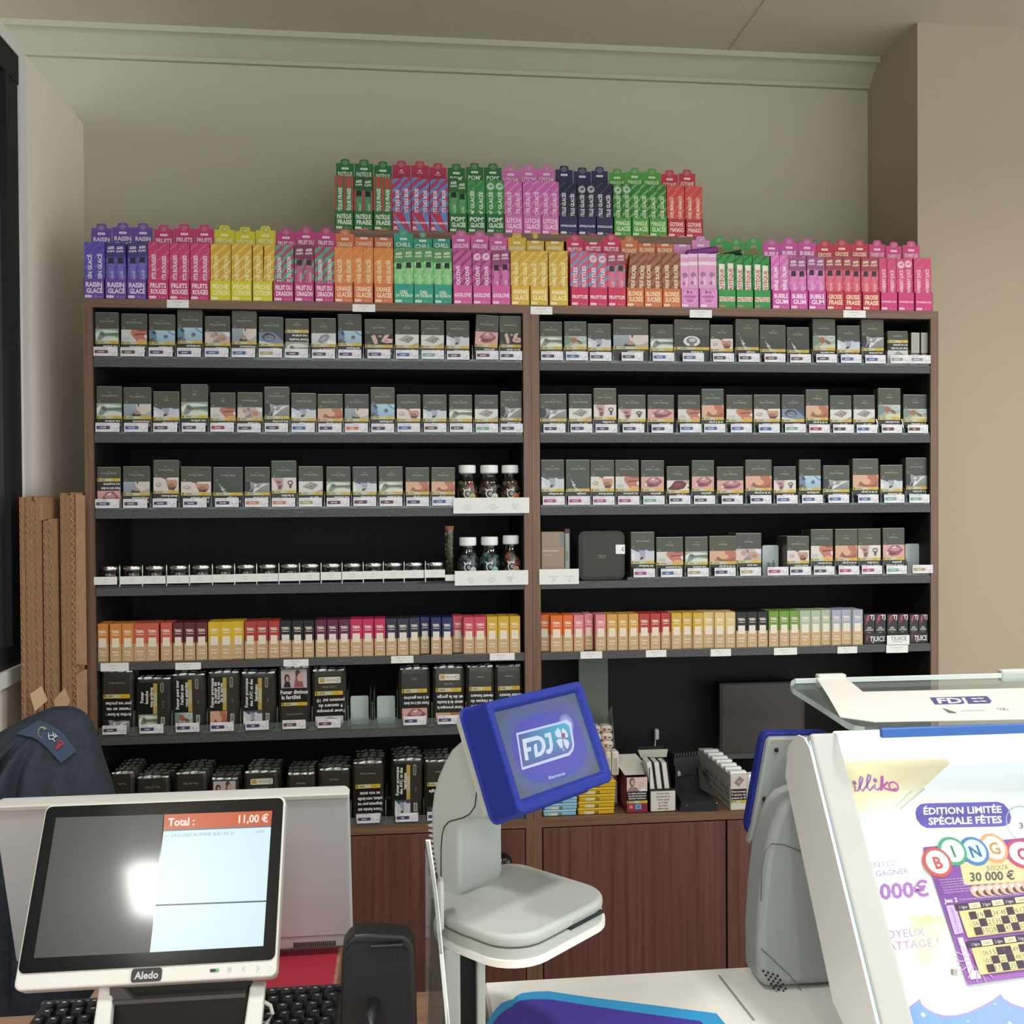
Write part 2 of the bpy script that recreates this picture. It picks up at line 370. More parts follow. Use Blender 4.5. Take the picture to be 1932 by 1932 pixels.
# ---------------------------------------------------------------- the two-bay shelf unit
W, ZT, ZTB, ZB = 1.85, 1.967, 1.9495, 0.8575
ZS = [1.8433, 1.6878, 1.5312, 1.3716, 1.21795]         # tops of the five long shelves
TH = 0.0162
ZS6 = float(np.mean([onY(185, 1393, 0)[2], onY(900, 1369, 0)[2]]))
YB = .30
unit = O('shelf_unit', None, None, (0, 0, 0), label='tall walnut shelf unit of two bays filling the alcove', cat='shelf unit')
def part(name, mb, mats, smooth=None, parent=unit): return O(name, mb.me(name, mats, smooth), parent)
part('top_panel', MB().box(0, W, 0, YW-.002, ZTB, ZT), ['woodx'])
part('side_panel', MB().box(0, .0182, 0, YB, ZB, ZTB), ['wood']); part('side_panel', MB().box(1.8318, W, 0, YB, ZB, ZTB), ['wood'])
part('side_panel', MB().box(.908, .9252, 0, YB, ZB, ZTB), ['wood']); part('side_panel', MB().box(.9258, .943, 0, YB, ZB, ZTB), ['wood'])
part('side_panel', MB().box(0, .0182, 0.001, YB, .08, ZB), ['wood']); part('side_panel', MB().box(1.8318, W, 0.001, YB, .08, ZB), ['wood']); part('side_panel', MB().box(.908, .943, 0.0, YB, .08, ZB), ['wood'])
for x0, x1 in ((.0182, .908), (.943, 1.8318)):
    part('back_panel', MB().box(x0, x1, YB-.02, YB-.012, ZB, ZTB), ['dark'])
    part('lining', MB().box(x0, x0+.0012, .004, YB-.02, ZB+.002, ZTB).box(x1-.0012, x1, .004, YB-.02, ZB+.002, ZTB).box(x0, x1, .004, YB-.02, ZTB-.0012, ZTB), ['dark'])
    part('base_shelf', MB().box(x0, x1, 0, YB, ZB-.0185, ZB), ['woodx'])
    for i, z in enumerate(ZS+([ZS6] if x0 < .5 else [])):
        s = part('shelf', MB().box(x0+.0012, x1-.0012, .0015, YB-.02, z-TH, z), ['dark'])
        part('edge_strip', MB().box(x0+.0012, x1-.0012, 0, .0015, z-TH, z), ['char'], None, s)
    d = part('door', MB().bbox(x0+.0025, x1-.0025, -.001, .017, .1, ZB-.0215, .0006), ['door']) if x0 < .5 else part('door', MB().bbox(x0+.0025, 1.352, -.001, .017, .1, ZB-.0215, .0006), ['door'])
    if x0 > .5: part('door', MB().bbox(1.3565, x1-.0025, -.001, .017, .1, ZB-.0215, .0006), ['door'])
    part('plinth', MB().box(x0, x1, .02, YB, 0, .095), ['blackm'])
k = onY(948, 1627, -.02)
kn = O('door_knob', MB().ball((k[0], -.022, k[2]), .021, 16, 10).me('door_knob', [mk('black_gloss', '0b0b0c', 0.08)], 180), unit, label='round glossy black knob')
# riser board that carries the upper tier of vape boxes
ZR = 2.1365
xa, xb = onY(632, 444, .06)[0], onY(1331, 452, .06)[0]
rs = O('riser_shelf', MB().box(xa, xb, .062, .30, ZR-.016, ZR).me('riser_shelf', ['woodx']), None, label='brown riser board carrying the upper tier of vape boxes', cat='riser')
O('leg', MB().box(xa+.01, xa+.026, .09, .29, ZT, ZR-.016).me('leg', ['wood']), rs); O('leg', MB().box(xb-.026, xb-.01, .09, .29, ZT, ZR-.016).me('leg', ['wood']), rs)
# ---------------------------------------------------------------- vape display boxes and their sticks
def hexmix(a, b, t):
    a, b = a.lstrip('#'), b.lstrip('#'); return ''.join('%02x' % int(int(a[i:i+2], 16)*(1-t)+int(b[i:i+2], 16)*t) for i in (0, 2, 4))
_ME = {}
def memo(k, fn):
    if k not in _ME: _ME[k] = fn()
    return _ME[k]
def tint(name, col, rough=.5, coat=0.0): return memo(('mat', name, col), lambda: mk(name, col, rough, coat=coat))
def clipstripes(cv, w, h, col, pitch, wid, slope=1.0, z0=0):
    """diagonal stripes clipped to the rectangle 0..w, z0..z0+h"""
    k = -w*slope
    while k < h:
        lo, hi = k, k+wid; P = []
        def at(x, c): return c+x*slope
        poly = [(0, at(0, lo)), (w, at(w, lo)), (w, at(w, hi)), (0, at(0, hi))]
        for lim, sg in ((0, 1), (h, -1)):
            out = []
            for i in range(len(poly)):
                a, b = poly[i], poly[(i+1) % len(poly)]; ia, ib = (a[1]-lim)*sg >= 0, (b[1]-lim)*sg >= 0
                if ia: out.append(a)
                if ia != ib:
                    t = (lim-a[1])/(b[1]-a[1]); out.append((a[0]+(b[0]-a[0])*t, lim))
            poly = out
            if not poly: break
        if poly and len(poly) > 2: cv.poly([(p[0]-w/2, p[1]+z0) for p in poly], col)
        k += pitch
    cv.n += 0
SH, SW, SD = .117, .0212, .0212
def stick_mesh(g, typ):
    base, stripe, txt, word = g['stick'], g['stripe'], g['ink'], g['word']
    def build():
        cv = CV(); w = SW-.0008
        cv.rect(-w/2, .0004, w/2, SH-.0004, base)
        if g.get('edge'):
            cv.rect(-w/2, 0.0004, -w/2+.0028, SH, g['edge']); cv.rect(w/2-.0028, .0004, w/2, SH, g['edge']); cv.poly([(-.004, SH), (.004, SH), (.004, SH-.022), (0, SH-.027), (-.004, SH-.022)], g['edge'])
        else: clipstripes(cv, w, SH-.001, stripe, .020 if typ != 'p' else .024, g.get('sw', .0016), .9)
        if g.get('line'): clipstripes(cv, w, SH-.001, g['line'], .020, .0007, .9)
        if typ == 'p':
            cv.rect(-w/2, SH-.03, w/2, SH-.0004, hexmix(base, '000000', .28)); cv.text('600', 0, SH-.0105, .0062, txt, w=w*.7, rot=4); cv.text('PUFFS', 0, SH-.018, .0042, txt, w=w*.7, rot=4)
            cv.rect(-.0058, .012, .0058, SH-.043, hexmix(base, 'ffffff', .22)); cv.rect(-.0052, SH-.046, .0052, SH-.031, '15151c'); cv.pill(-.0058, .03, .0058, SH-.043, hexmix(base, 'ffffff', .16), .004)
            cv.text(word, .002, .036, .0052, hexmix(txt, base, .3), w=.044, rot=90)
        elif typ == 'q':
            cv.rect(-w/2, SH-.026, w/2, SH-.018, 'ecd9e6'); cv.ell(0, .07, .006, .006, hexmix(base, '703070', .5)); cv.ell(-.002, .052, .004, .004, hexmix(base, '703070', .5)); cv.text(word, .003, .058, .005, 'f0dcec', w=.05, rot=90); cv.rect(-w/2, SH-.008, w/2, SH-.0005, 'e6c8dd')
        else:
            if typ == 'c': cv.ell(0, SH-.014, .0082, .0082, hexmix(base, 'e8e4e4', .75), 14); cv.ell(.001, SH-.013, .005, .0026, hexmix(base, 'ffffff', .3), 10, .5); cv.text('0%', 0, SH-.014, .003, base)
            if g.get('outl'): cv.rect(-.006, .028, .0065, .096 if typ != 'c' else .09, 'e8e0d4')
            cv.text(word, .0005, .058, .0082, txt, w=.066, rot=90)
            if typ == 'l': cv.n += 1
        return cv.me('stick_print')
    return memo(('stick', g['key'], typ), build)
def stick_body(g): return memo(('sb', g['key']), lambda: MB().bbox(-SW/2, SW/2, 0, SD, 0, SH, .0007).me('vape_stick', [tint('stick_card', hexmix(g['stick'], '000000', .1), .45)]))
TRAYD = .058
def tray_meshes(g, w):
    wq = round(w, 4); fh = g.get('fh', .0415); hh = g.get('hh', .163)
    def tray():
        m = MB(); t = .0008
        m.box(-w/2, w/2, 0, t, 0, fh); m.box(-w/2, w/2, t, TRAYD, 0, t)
        for s in (-1, 1):
            x = s*w/2; m.ext([(0, 0), (TRAYD, 0), (TRAYD, hh*.62), (.02, fh+.012), (0, fh)], min(x, x-s*t), max(x, x-s*t), 'x')
        return m.me('vape_display_box', [tint('tray_card', g['base'], .5)])
    def head():
        m = MB(); r = .006; tw = w*.27; top = hh
        P = [(-w/2, 0), (w/2, 0), (w/2, top), (tw+.004, top)]
        for i in range(7):
            a = math.pi*i/6; P.append((tw*math.cos(a)*1.0, top+.0095*min(1, math.sin(a)*1.6)))
        P += [(-tw-.004, top), (-w/2, top)]
        m.ext(P, TRAYD-.001, TRAYD, 'y'); return m.me('header_card', [tint('header_card', g.get('head', g['base']), .5)])
    def hprint():
        cv = CV(y0=TRAYD-.0011); c = g['ink']; ln = g['lines']
        cv.ell(0, hh+.001, .0068, .0062, hexmix(g['base'], 'a09890', .55), 12); cv.ell(.0008, hh+.0015, .004, .0022, hexmix(g['base'], 'ffffff', .25), 8, .5)
        if g.get('plainhead'): cv.text('0%', 0, hh-.012, .004, c); cv.text('NICOTINE', 0, hh-.017, .002, c, w=w*.4)
        else: cv.pill(-.008, hh-.014, .008, hh-.0092, hexmix(c, 'ffffff', .3)); cv.text('NIC: 0%', 0, hh-.0116, .002, g['base'], w=.012)
        if not g.get('nohead'):
            cv.text(ln[0], 0, hh-.0235, .0092, c, w=w*.8)
            if len(ln) > 1: cv.text(ln[1], 0, hh-.036, .0092, c, w=w*.8)
        return cv.me('header_print')
    def fprint():
        cv = CV(); c = g['ink']; ln = g['lines']
        if g.get('striped'):
            cv.rect(-w/2, 0, w/2, fh, g['base']); cv2 = []
            for k in (-.034, .002, .038): cv.poly([(max(-w/2, min(w/2, k)), fh), (max(-w/2, min(w/2, k+.014)), fh), (max(-w/2, min(w/2, k+.014+.03)), 0), (max(-w/2, min(w/2, k+.03)), 0)], '5a8ac4')
            cv.text(ln[0], 0, fh*.47, .0042, 'f0e8e8', w=w*.9); cv.text('0%', -w*.34, fh*.2, .005, 'f0e8e8'); cv.text('NICOTINE', -w*.3, fh*.1, .002, 'f0e8e8', w=w*.3)
        else:
            if g.get('outl'): cv.rect(-w*.44, fh*.38, w*.44, fh*.62, 'e8e0d4')
            if g.get('round'): cv.ring(0, fh*.58, .0145, .0145, .001, 'e8cfe2', 20); cv.text('RASPBERRY', 0, fh*.6, .005, '9a4a8e', w=w*.75); cv.ell(-.005, fh*.85, .003, .003, '8a3f80'); cv.ell(.003, fh*.84, .003, .003, 'b05a8a'); cv.ell(0, fh*.38, .009, .004, 'c070a0')
            elif len(ln) == 1: cv.text(ln[0], 0, fh*.5, g.get('lh', .0065), c, w=w*.86)
            elif g.get('small'): cv.text(ln[0], 0, fh*.6, .007, c, w=w*.42); cv.text(ln[1], 0, fh*.42, .0058, c, w=w*.86)
            else: cv.text(ln[0], 0, fh*.72, .0098, c, w=w*.78); cv.text(ln[1], w*.03, fh*.42, .0098, c, w=w*.78)
            cv.pill(-w*.45, fh*.07, -w*.1, fh*.19, hexmix(c, 'ffffff', .3)); cv.text('NIC: 0%', -w*.275, fh*.13, .0024, g['base'], w=w*.25)
            cv.poly([(w*.05, fh*.18), (w*.1, fh*.14), (w*.07, fh*.07), (w*.075, fh*.12)], c); cv.text('liquideo', w*.27, fh*.12, .0024, hexmix(c, g['base'], .35), w=w*.3, bold=0)
        return cv.me('front_print')
    k = (g['key'], wq)
    return memo(('tray',)+k, tray), memo(('head',)+k, head), memo(('hp',)+k, hprint), memo(('fp',)+k, fprint)
def G(key, desc, crop, spans, types, base, stick, stripe, ink, lines, word, **k): return dict(key=key, desc=desc, crop=crop, spans=spans, types=types, base=base, stick=stick, stripe=stripe, ink=ink, lines=lines, word=word, **k)
WH = 'efe6ee'; CRM = 'f0e3c0'
LOW = [
 G('raisin', 'violet', 'V', [(28,183),(185,345),(345,490)], 'spp', '6a4aa2', '5f4cae', '8f80cc', WH, ['RAISIN','GLACÉ'], 'RAISIN GLACÉ'),
 G('rouges', 'deep pink', 'V', [(497,650),(652,802),(805,948)], 'sss', 'c9306e', 'cc3a6c', 'e389a6', WH, ['FRUITS','ROUGES'], 'FRUITS ROUGES'),
 G('peche', 'lemon yellow', 'V', [(950,1103),(1105,1257),(1260,1410)], 'sss', 'd6ce20', 'd4a62c', 'e6c65c', 'f4eeb8', ['PÊCHE','CITRON'], 'PÊCHE CITRON', sw=.006),
 G('dragon', 'pink with green-banded sticks', 'V', [(1412,1562),(1563,1712),(1715,1857)], 'sps', 'c23a80', 'ab4070', '48ab78', WH, ['FRUIT DU','DRAGON'], 'FRUIT DU DRAGON', sw=.009),
 G('orange', 'orange', 'W', [(43,188),(188,340),(345,492)], 'sss', 'dc7548', 'dc8840', 'f0a878', CRM, ['ORANGE','GLACÉE'], 'ORANGE GLACÉE'),
 G('chill', 'teal', 'W', [(497,648),(648,798),(800,940)], 'ppp', '2a9c84', '7cc67a', 'a4dc98', 'e2eed0', ['CHILL','ON THE BEACH'], 'CHILL BEACH', small=1, sw=.005),
 G('love', 'orchid pink', 'W', [(948,1092),(1095,1237),(1240,1382)], 'scp', 'd35aa0', 'cc589c', '92407a', WH, ['6XXLOVE'], '6XXLOVE', sw=.008, lh=.0085),
 G('ananas', 'golden yellow', 'W', [(1385,1528),(1530,1670),(1678,1822)], 'sss', 'dab030', 'd0a836', 'e2c25e', 'f6edc0', ['ANANAS','GLACÉ'], 'ANANAS GLACÉ', sw=.005),
 G('fruittles', 'crimson', 'X', [(188,363),(365,545),(545,720)], 'scp', 'cc2c56', 'd4506e', '5c98d0', WH, ['FRUITTLES'], 'FRUITTLES', sw=.007, line='9ac878', lh=.0072),
 G('blonde', 'copper', 'X', [(723,895),(895,1070),(1073,1247)], 'sss', 'd2703e', 'a2603e', '74422c', CRM, ['BLONDE','SUCRÉE'], 'BLONDE SUCRÉE', sw=.007),
 G('pale', 'pale pink', 'X', [(1248,1420),(1422,1600)], 'qq', 'd98cc4', 'e29ec8', 'eab8d6', WH, ['RASPBERRY'], 'BERRY', round=1, nohead=1),
 G('pasteque', 'bright green', 'X', [(1602,1775),(1777,1944),(1947,2108)], 'sss', '2b9444', '2c8c3e', '1d6030', 'b83640', ['PASTÈQUE'], 'PASTÈQUE', outl=1, lh=.0075, sw=.005),
 G('bubble', 'magenta', 'Y', [(325,487),(490,650),(655,818)], 'spp', 'c84a9e', 'd26cb0', 'e08cc4', WH, ['BUBBLE','GUM'], 'BUBBLE GUM', sw=.006),
 G('grosse', 'dark red', 'Y', [(820,980),(982,1143),(1147,1308)], 'ppp', 'bf2448', 'd04c68', 'e07c88', 'efe2b8', ['GROSSE','FRAISE'], 'GROSSE FRAISE', sw=.003),
 G('straw', 'raspberry', 'Y', [(1312,1468),(1470,1620),(1628,1790)], 'scs', 'c83876', 'ca3c6a', 'd86688', 'f0c8d4', ['STRAWBERRY JUICE'], 'STRAWBERRY JUICE', lh=.004),
]
UP = [
 G('pfraise', 'dark green with red-edged sticks', 'S', [(65,245),(248,433),(437,615)], 'sps', '1d6c3a', '2b7c40', '4a9a58', 'e6ecdc', ['PASTÈQUE','FRAISE'], 'PASTÈQUE FRAISE', edge='c83a48'),
 G('bois', 'red and blue striped', 'S', [(618,798),(802,977),(980,1153)], 'sss', 'b82c50', 'b23a5e', '5a8ac4', WH, ['FRUITS DES BOIS'], 'FRUITS DES BOIS', striped=1, plainhead=1, nohead=1, sw=.009),
 G('pom', 'forest green', 'S', [(1160,1335),(1340,1513),(1518,1693)], 'psc', '1d6a34', '388a46', '5aa864', 'e8eedc', ["POM'",'GLACÉE'], "POM' GLACÉE", sw=.003),
 G('litchi', 'light pink', 'T', [(-34,140),(145,318),(318,488)], 'sss', 'd470b2', 'cc66aa', 'e090c8', 'f2dcea', ['LITCHI','GLACÉ'], 'LITCHI GLACÉ', sw=.004),
 G('myrtille', 'navy', 'T', [(490,665),(668,842),(845,1008)], 'scs', '272452', '1d2238', '55607a', WH, ['MYRTILLE GLACÉE'], 'MYRTILLE GLACÉE', nohead=1, lh=.0045),
 G('mangue', 'grass green', 'T', [(1012,1185),(1185,1352),(1352,1525)], 'css', '4c9e38', '36783c', '6cb05c', 'dcecc4', ['MANGUE','GLACÉE'], 'MANGUE GLACÉE', sw=.007),
 G('goyave', 'coral red', 'T', [(1528,1697),(1702,1868)], 'ss', 'c02e42', 'd24e48', 'e47870', 'f2dcc8', ['GOYAVE','MANGO'], 'GOYAVE MANGO', sw=.003),
]
NUM = {1: 'one', 2: 'two', 3: 'three'}
TILT = {('raisin', 1, 1): -2, ('blonde', 0, 0): 5, ('blonde', 0, 1): 5, ('peche', 2, 1): 2}
def place_vapes(rows, Y, z, tier):
    for g in rows:
        for i, (a, b) in enumerate(g['spans']):
            xa, xb = onY(cpx(g['crop'], a), 560, Y)[0], onY(cpx(g['crop'], b), 560, Y)[0]
            w = xb-xa-.0008; x = (xa+xb)/2; y = Y+rnd.uniform(0, .002)
            tr, hd, hp, fp = tray_meshes(g, round(w, 3))
            n = len(g['spans']); words = ' '.join(g['lines']).lower() if g['key'] not in ('love', 'pale', 'fruittles') else ''
            t = O('vape_display_box', tr, None, (x, y, z), label=('%s vape display box%s, %s of %s on the %s tier' % (g['desc'], ' reading '+words if words and len(words.split()) < 3 and len(g['desc'].split()) < 4 else '', ORD[i], NUM[n], tier)), cat='display box', group='vape display boxes above the shelf unit')
            dz = 0 if (i+len(g['key'])) % 3 else -.003
            O('header_card', hd, t, (0, 0, dz)); O('header_print', hp, t, (0, 0, dz)); O('front_print', fp, t)
            for j in (0, 1):
                typ = g['types'][i]
                if g['key'] == 'raisin' and i == 2: pass
                sx = x+(-.5+j)*(w-.001)/2*1.0; zz = z+.0009+rnd.uniform(0, .0045)
                st = O('vape_stick', stick_body(g), None, (sx, y+.004+rnd.uniform(0, .002), zz), label='%s vape stick with %s in the %s %s box, %s tier' % (ORD[j], {'p': 'a pictured black tip', 'c': 'a round badge', 'q': 'a pale top band'}.get(typ, 'upright lettering'), ORD[i], g['desc'].split(' with ')[0], tier), cat='vape', group='vape sticks in the display boxes')
                tl = TILT.get((g['key'], i, j), rnd.uniform(-.35, .35)); st.rotation_euler = (math.radians(-1.5), math.radians(tl), 0)
                O('stick_print', stick_mesh(g, typ), st)
place_vapes(LOW, .004, ZT, 'lower')
place_vapes(UP, .066, ZR, 'upper')
# one purple foil packet lies across the pale pink headers, one dark green tube over the green ones
a, b = onY(1290, 478, .046), onY(1352, 468, .046)
pk = O('foil_packet', MB().bbox(-.037, .037, -.005, .004, -.007, .009, .003).me('foil_packet', [mk('purple_foil', '7a3484', .25, metal=.3, noise=.4, nscale=300)]), None, ((a[0]+b[0])/2, .034, ZT+SH+.012), label='purple foil packet lying across the pale pink vape sticks', cat='packet'); pk.rotation_euler = (0, math.radians(-9), 0)
O('seam', MB().box(-.039, .039, -.0055, .003, -.009, -.007).me('seam', ['foil']), pk)
a = onY(1388, 478, .03)
tb = O('vape_tube', MB().lathe([(0, -.022), (.0062, -.022), (.0062, .02), (.0052, .022), (0, .022)], 14).me('vape_tube', [tint('tube', '23422c', .3)], 40), None, (a[0]-.004, .034, ZT+SH+.010), label='dark green vape tube lying on the bright green vape sticks', cat='vape'); tb.rotation_euler = (math.radians(90), 0, math.radians(40))
O('tip', MB().lathe([(0, .022), (.005, .022), (.005, .0245), (0, .0245)], 12).me('tip', ['metal'], 40), tb)
# white price slips on the unit's top rail
def slip(px0, px1, py0, py1, lines, label, cat='price slip', group=None, Y=-.0008, th=.0006, hh=.0042, fade='8a8a86'):
    a, b = onY(px0, py1, Y), onY(px1, py0, Y); w, h = abs(b[0]-a[0]), abs(b[2]-a[2])
    o = O('price_slip', MB().box(-w/2, w/2, 0, th, 0, h).me('price_slip', [tint('slip_paper', 'e6e7e2', .6)]), None, ((a[0]+b[0])/2, Y-th, min(a[2], b[2])), label=label, cat=cat, group=group)
    cv = CV()
    for (t, fx, fz, hs) in lines: cv.text(t, (fx-.5)*w, fz*h, hh*hs, fade, bold=0, w=w*.9)
    O('slip_print', cv.me('slip_print'), o); return o
for i, (x0, x1, y0, y1) in enumerate([(315,356,566,580.5), (665,708,574.5,588), (1001,1042,579,593), (1301,1343,585,599), (1591,1633,586,599)]):
    slip(x0, x1, y0, y1, [('PUFF LIQUIDEO', .5, .72, .55), ('8,90€', .5, .3, .55)], 'white paper price slip on the walnut top rail, %s along from the cardboard' % ORD[i], group='price slips on the top rail')
# ---------------------------------------------------------------- cigarette packs: plain olive packs set upside down, with their warning pictures
def fx(x0, z0, x1, z1): return lambda u, v: (x0+(x1-x0)*u, z0+(z1-z0)*v)
def picture(cv, k, x0, z0, x1, z1):
    f = fx(x0, z0, x1, z1); W_, H_ = x1-x0, z1-z0
    R = lambda u0, v0, u1, v1, c, t=None: cv.rect(*f(u0, v0), *f(u1, v1), c, t)
    P = lambda pts, c: cv.poly([f(*q) for q in pts], c)
    E = lambda u, v, ru, rv, c, n=12, rot=0, e=None: cv.ell(*f(u, v), ru*W_, rv*H_, c, n, rot, e)
    if k == 'xray':
        R(0, 0, 1, 1, 'a9b4a2', 'c3cdbd'); P([(0, .55), (.1, .8), (.45, .92), (.8, .86), (1, .78), (1, 1), (0, 1)], '94a08f'); P([(0, .2), (0, .6), (.2, .86), (.6, .88), (1, .74), (1, .7), (.6, .72), (.35, .7)], 'd4ddcd')
        P([(.1, .02), (.13, .45), (.2, .78), (.3, .8), (.42, .62), (.7, .66), (1, .72), (1, .28), (.75, .4), (.5, .42), (.36, .32), (.24, .1)], '7c8a7b'); P([(.2, .6), (.28, .74), (.42, .56), (.75, .58), (1, .62), (1, .46), (.7, .5), (.45, .48), (.3, .38)], '566356'); P([(.24, 0), (.4, .3), (.7, .34), (1, .24), (1, 0)], 'ccd7c4')
    elif k == 'redhand':
        R(0, 0, 1, 1, 'cdcbc3'); P([(.42, 1), (1, 1), (1, 0), (.62, 0), (.5, .3), (.4, .55), (.36, .8)], 'b8715a'); P([(.5, .62), (.8, .7), (1, .62), (1, .5), (.78, .58), (.55, .5)], '7a3c30'); P([(.6, 1), (.75, .84), (1, .9), (1, 1)], '8e4b3c'); P([(.62, 0), (.7, .22), (1, .14), (1, 0)], 'd89c80'); P([(.9, .55), (1, .6), (1, .2), (.93, .3)], 'd9d5d0')
        for i in range(4): R(.06, .1+.07*i, .34, .125+.07*i, '9a9a94')
    elif k == 'hospital':
        R(0, 0, 1, 1, '8fb2c6', 'a5c5d6'); P([(0, .1), (.3, .3), (.25, .8), (.1, 1), (0, 1)], '5f7f95'); P([(.08, .9), (.2, .6), (.3, .7), (.2, 1)], '2e4454'); E(.62, .5, .2, .24, 'a9bccb'); E(.64, .45, .1, .18, '66788c'); E(.66, .5, .045, .08, '3c4c60'); P([(0, 0), (.34, 0), (.3, .16), (.18, .3), (0, .24)], '3f4a50'); E(.22, .1, .1, .14, '77655b'); P([(.75, 1), (.95, .7), (1, .7), (1, .6), (.92, .62), (.7, .95)], '4c7f98')
    elif k == 'family':
        R(0, 0, 1, 1, 'b9a9a4'); P([(.72, 1), (1, .92), (1, .55), (.84, .6)], 'cfd4d8'); P([(0, 0), (0, .85), (.2, .8), (.36, .5), (.3, 0)], 'cdbcb2'); P([(.36, 1), (.5, .9), (.52, .6), (.42, .66)], '8a7676'); E(.68, .44, .19, .3, 'b98f76', 14); E(.72, .36, .1, .14, 'a87c66'); P([(.3, .1), (.5, .4), (.62, .1), (.56, 0), (.32, 0)], '8d7f84'); E(.3, .62, .1, .2, 'a9908a')
    elif k == 'man':
        R(0, 0, 1, 1, '808d98', '95a3ad'); P([(.45, 1), (1, 1), (1, .5), (.86, .25), (.7, .1), (.55, .3), (.46, .66)], 'cfc4b8'); P([(.62, 0), (.86, .22), (1, .5), (1, 0)], 'a2a7a8'); P([(.4, .5), (.56, .42), (.62, .2), (.44, .12), (.36, .3)], 'a98a76'); P([(.28, 0), (.34, .26), (.46, .14), (.62, .16), (.6, 0)], '3a2f2b'); P([(.5, 1), (.54, .7), (.58, 1)], '4a4440')
    elif k == 'baby':
        R(0, 0, 1, 1, '76839c'); P([(0, 0), (0, .2), (.5, .02), (.6, 0)], 'ccd2dc'); P([(.6, 1), (1, 1), (1, .2), (.86, .5)], '3a4560'); E(.4, .56, .28, .36, '3c4356', 16); E(.42, .48, .19, .24, '7d8498', 14); E(.36, .55, .07, .06, '363c4e'); E(.5, .5, .05, .05, '363c4e'); P([(.1, .6), (.3, .95), (.55, .9), (.4, .8)], '20263a')
    elif k == 'lung':
        R(0, 0, 1, 1, 'bcc1bd', 'c9cdc7'); P([(.24, .2), (.4, .8), (.66, .95), (.76, .7), (.62, .3), (.4, .06)], '7f858a'); P([(.34, .3), (.5, .7), (.64, .66), (.5, .3)], 'a3a8ab'); P([(.7, .4), (1, .2), (1, 0), (.6, 0)], 'dcdedb')
    elif k == 'twins':
        R(0, 0, 1, 1, '201d1b'); P([(.22, .85), (.36, .95), (.44, .5), (.46, .1), (.34, .06), (.28, .4)], 'caa79a'); P([(.58, .3), (.7, .9), (.88, .98), (.8, .6), (1, .55), (.98, .2), (.78, .16)], 'd0b0a4'); E(.55, .8, .08, .1, 'b08e80'); P([(0, .1), (.1, .3), (.24, .25), (.2, 0), (.06, 0)], '4a423b'); P([(.66, .45), (.8, .5), (.86, .3), (.72, .3)], 'a87f74')
    elif k == 'neck':
        R(0, 0, 1, 1, 'd0ceca'); P([(.14, .5), (.5, .95), (.8, .7), (.76, .55), (.56, .18)], '8b8380'); P([(.2, .52), (.5, .9), (.64, .8), (.5, .55), (.36, .5)], 'a39a95'); E(.5, .5, .09, .1, 'b99a8d'); E(.5, .52, .045, .06, '4a3a36'); P([(.8, .1), (1, .3), (1, 0), (.7, 0)], '9b9a9a')
    elif k == 'couple':
        R(0, 0, 1, 1, 'c3c6cb'); P([(0, 1), (1, 1), (1, .8), (.78, .78), (.66, .9), (.5, .78), (.3, .72), (.14, .86)], '4a505e'); P([(.32, .86), (.6, .84), (.62, .5), (.4, .42)], '9a9fb0'); P([(.4, .3), (.52, .46), (.6, .36), (.52, .16), (.38, .06)], '3c3430'); E(.53, .36, .07, .11, 'a68c80'); P([(0, 0), (.2, .2), (.1, .6), (0, .6)], 'd9dadb')
    elif k == 'mouth':
        R(0, 0, 1, 1, 'cd9c94'); P([(.2, .6), (.4, .92), (.7, .95), (.94, .6), (.72, .18), (.4, .1), (.22, .25)], '8e4f58'); E(.56, .66, .24, .18, 'b88488'); P([(.4, .8), (.52, .7), (.64, .84), (.56, .9)], 'd9c4bc'); P([(.3, .4), (.6, .34), (.74, .42), (.55, .22), (.34, .18)], '6a323e'); P([(.16, .4), (.26, .46), (.24, .2), (.16, .2)], 'e0c4bc')
    elif k == 'dmouth':
        R(0, 0, 1, 1, 'd2cdc6'); P([(0, .1), (.2, .5), (.36, .95), (.7, .98), (.9, .7), (.78, .2), (.5, .02), (.2, .02)], '5a2028'); P([(.3, .5), (.5, .8), (.7, .6), (.5, .3)], '8a3038'); P([(.7, 1), (1, 1), (1, .5), (.88, .8)], 'c88a80'); P([(.9, .3), (1, .4), (1, .1)], '6a4a3c')
    elif k == 'pacifier':
        R(0, 0, 1, 1, '8fa094', 'a7b5ae'); P([(0, 1), (.3, .9), (.26, .3), (0, .1)], '71857a'); E(.4, .62, .14, .26, '9d5f40', 14, .35); E(.66, .46, .16, .12, '7c5542', 12, -.5); P([(.3, .1), (.5, .3), (.7, .22), (1, .34), (1, 0), (.3, 0)], 'c9c7a2'); cv.ring(*f(.8, .78), .16*W_, .2*H_, .03*W_, 'd3d9d6', 12)
    elif k == 'brain':
        R(0, 0, 1, 1, '33382f'); E(.5, .5, .24, .46, 'd3d5d3', 20); E(.5, .55, .16, .3, '6d7175', 14); E(.52, .6, .1, .17, 'b9bcbc', 12); P([(.42, .05), (.46, .34), (.56, .34), (.58, .05)], '7d6a62')
    elif k == 'ball':
        R(0, 0, 1, 1, 'd3cac2'); E(.2, .46, .13, .2, 'a89f9a', 14); E(.18, .5, .08, .11, 'bfb7b0', 10); P([(.32, 1), (.5, .82), (.56, 1)], '6a4c42'); P([(.46, .9), (.62, .78), (.9, .84), (.96, .5), (.84, .2), (.62, .2), (.52, .5)], 'b98d74'); E(.7, .36, .14, .22, '9c6b52', 12); P([(.5, .5), (.58, .3), (.6, .06), (.82, .02), (.94, .4), (.86, .3), (.66, .24)], '5a3a2c'); P([(.56, 1), (.75, .86), (1, .9), (1, 1)], 'e2dad0')
    elif k == 'smoke':
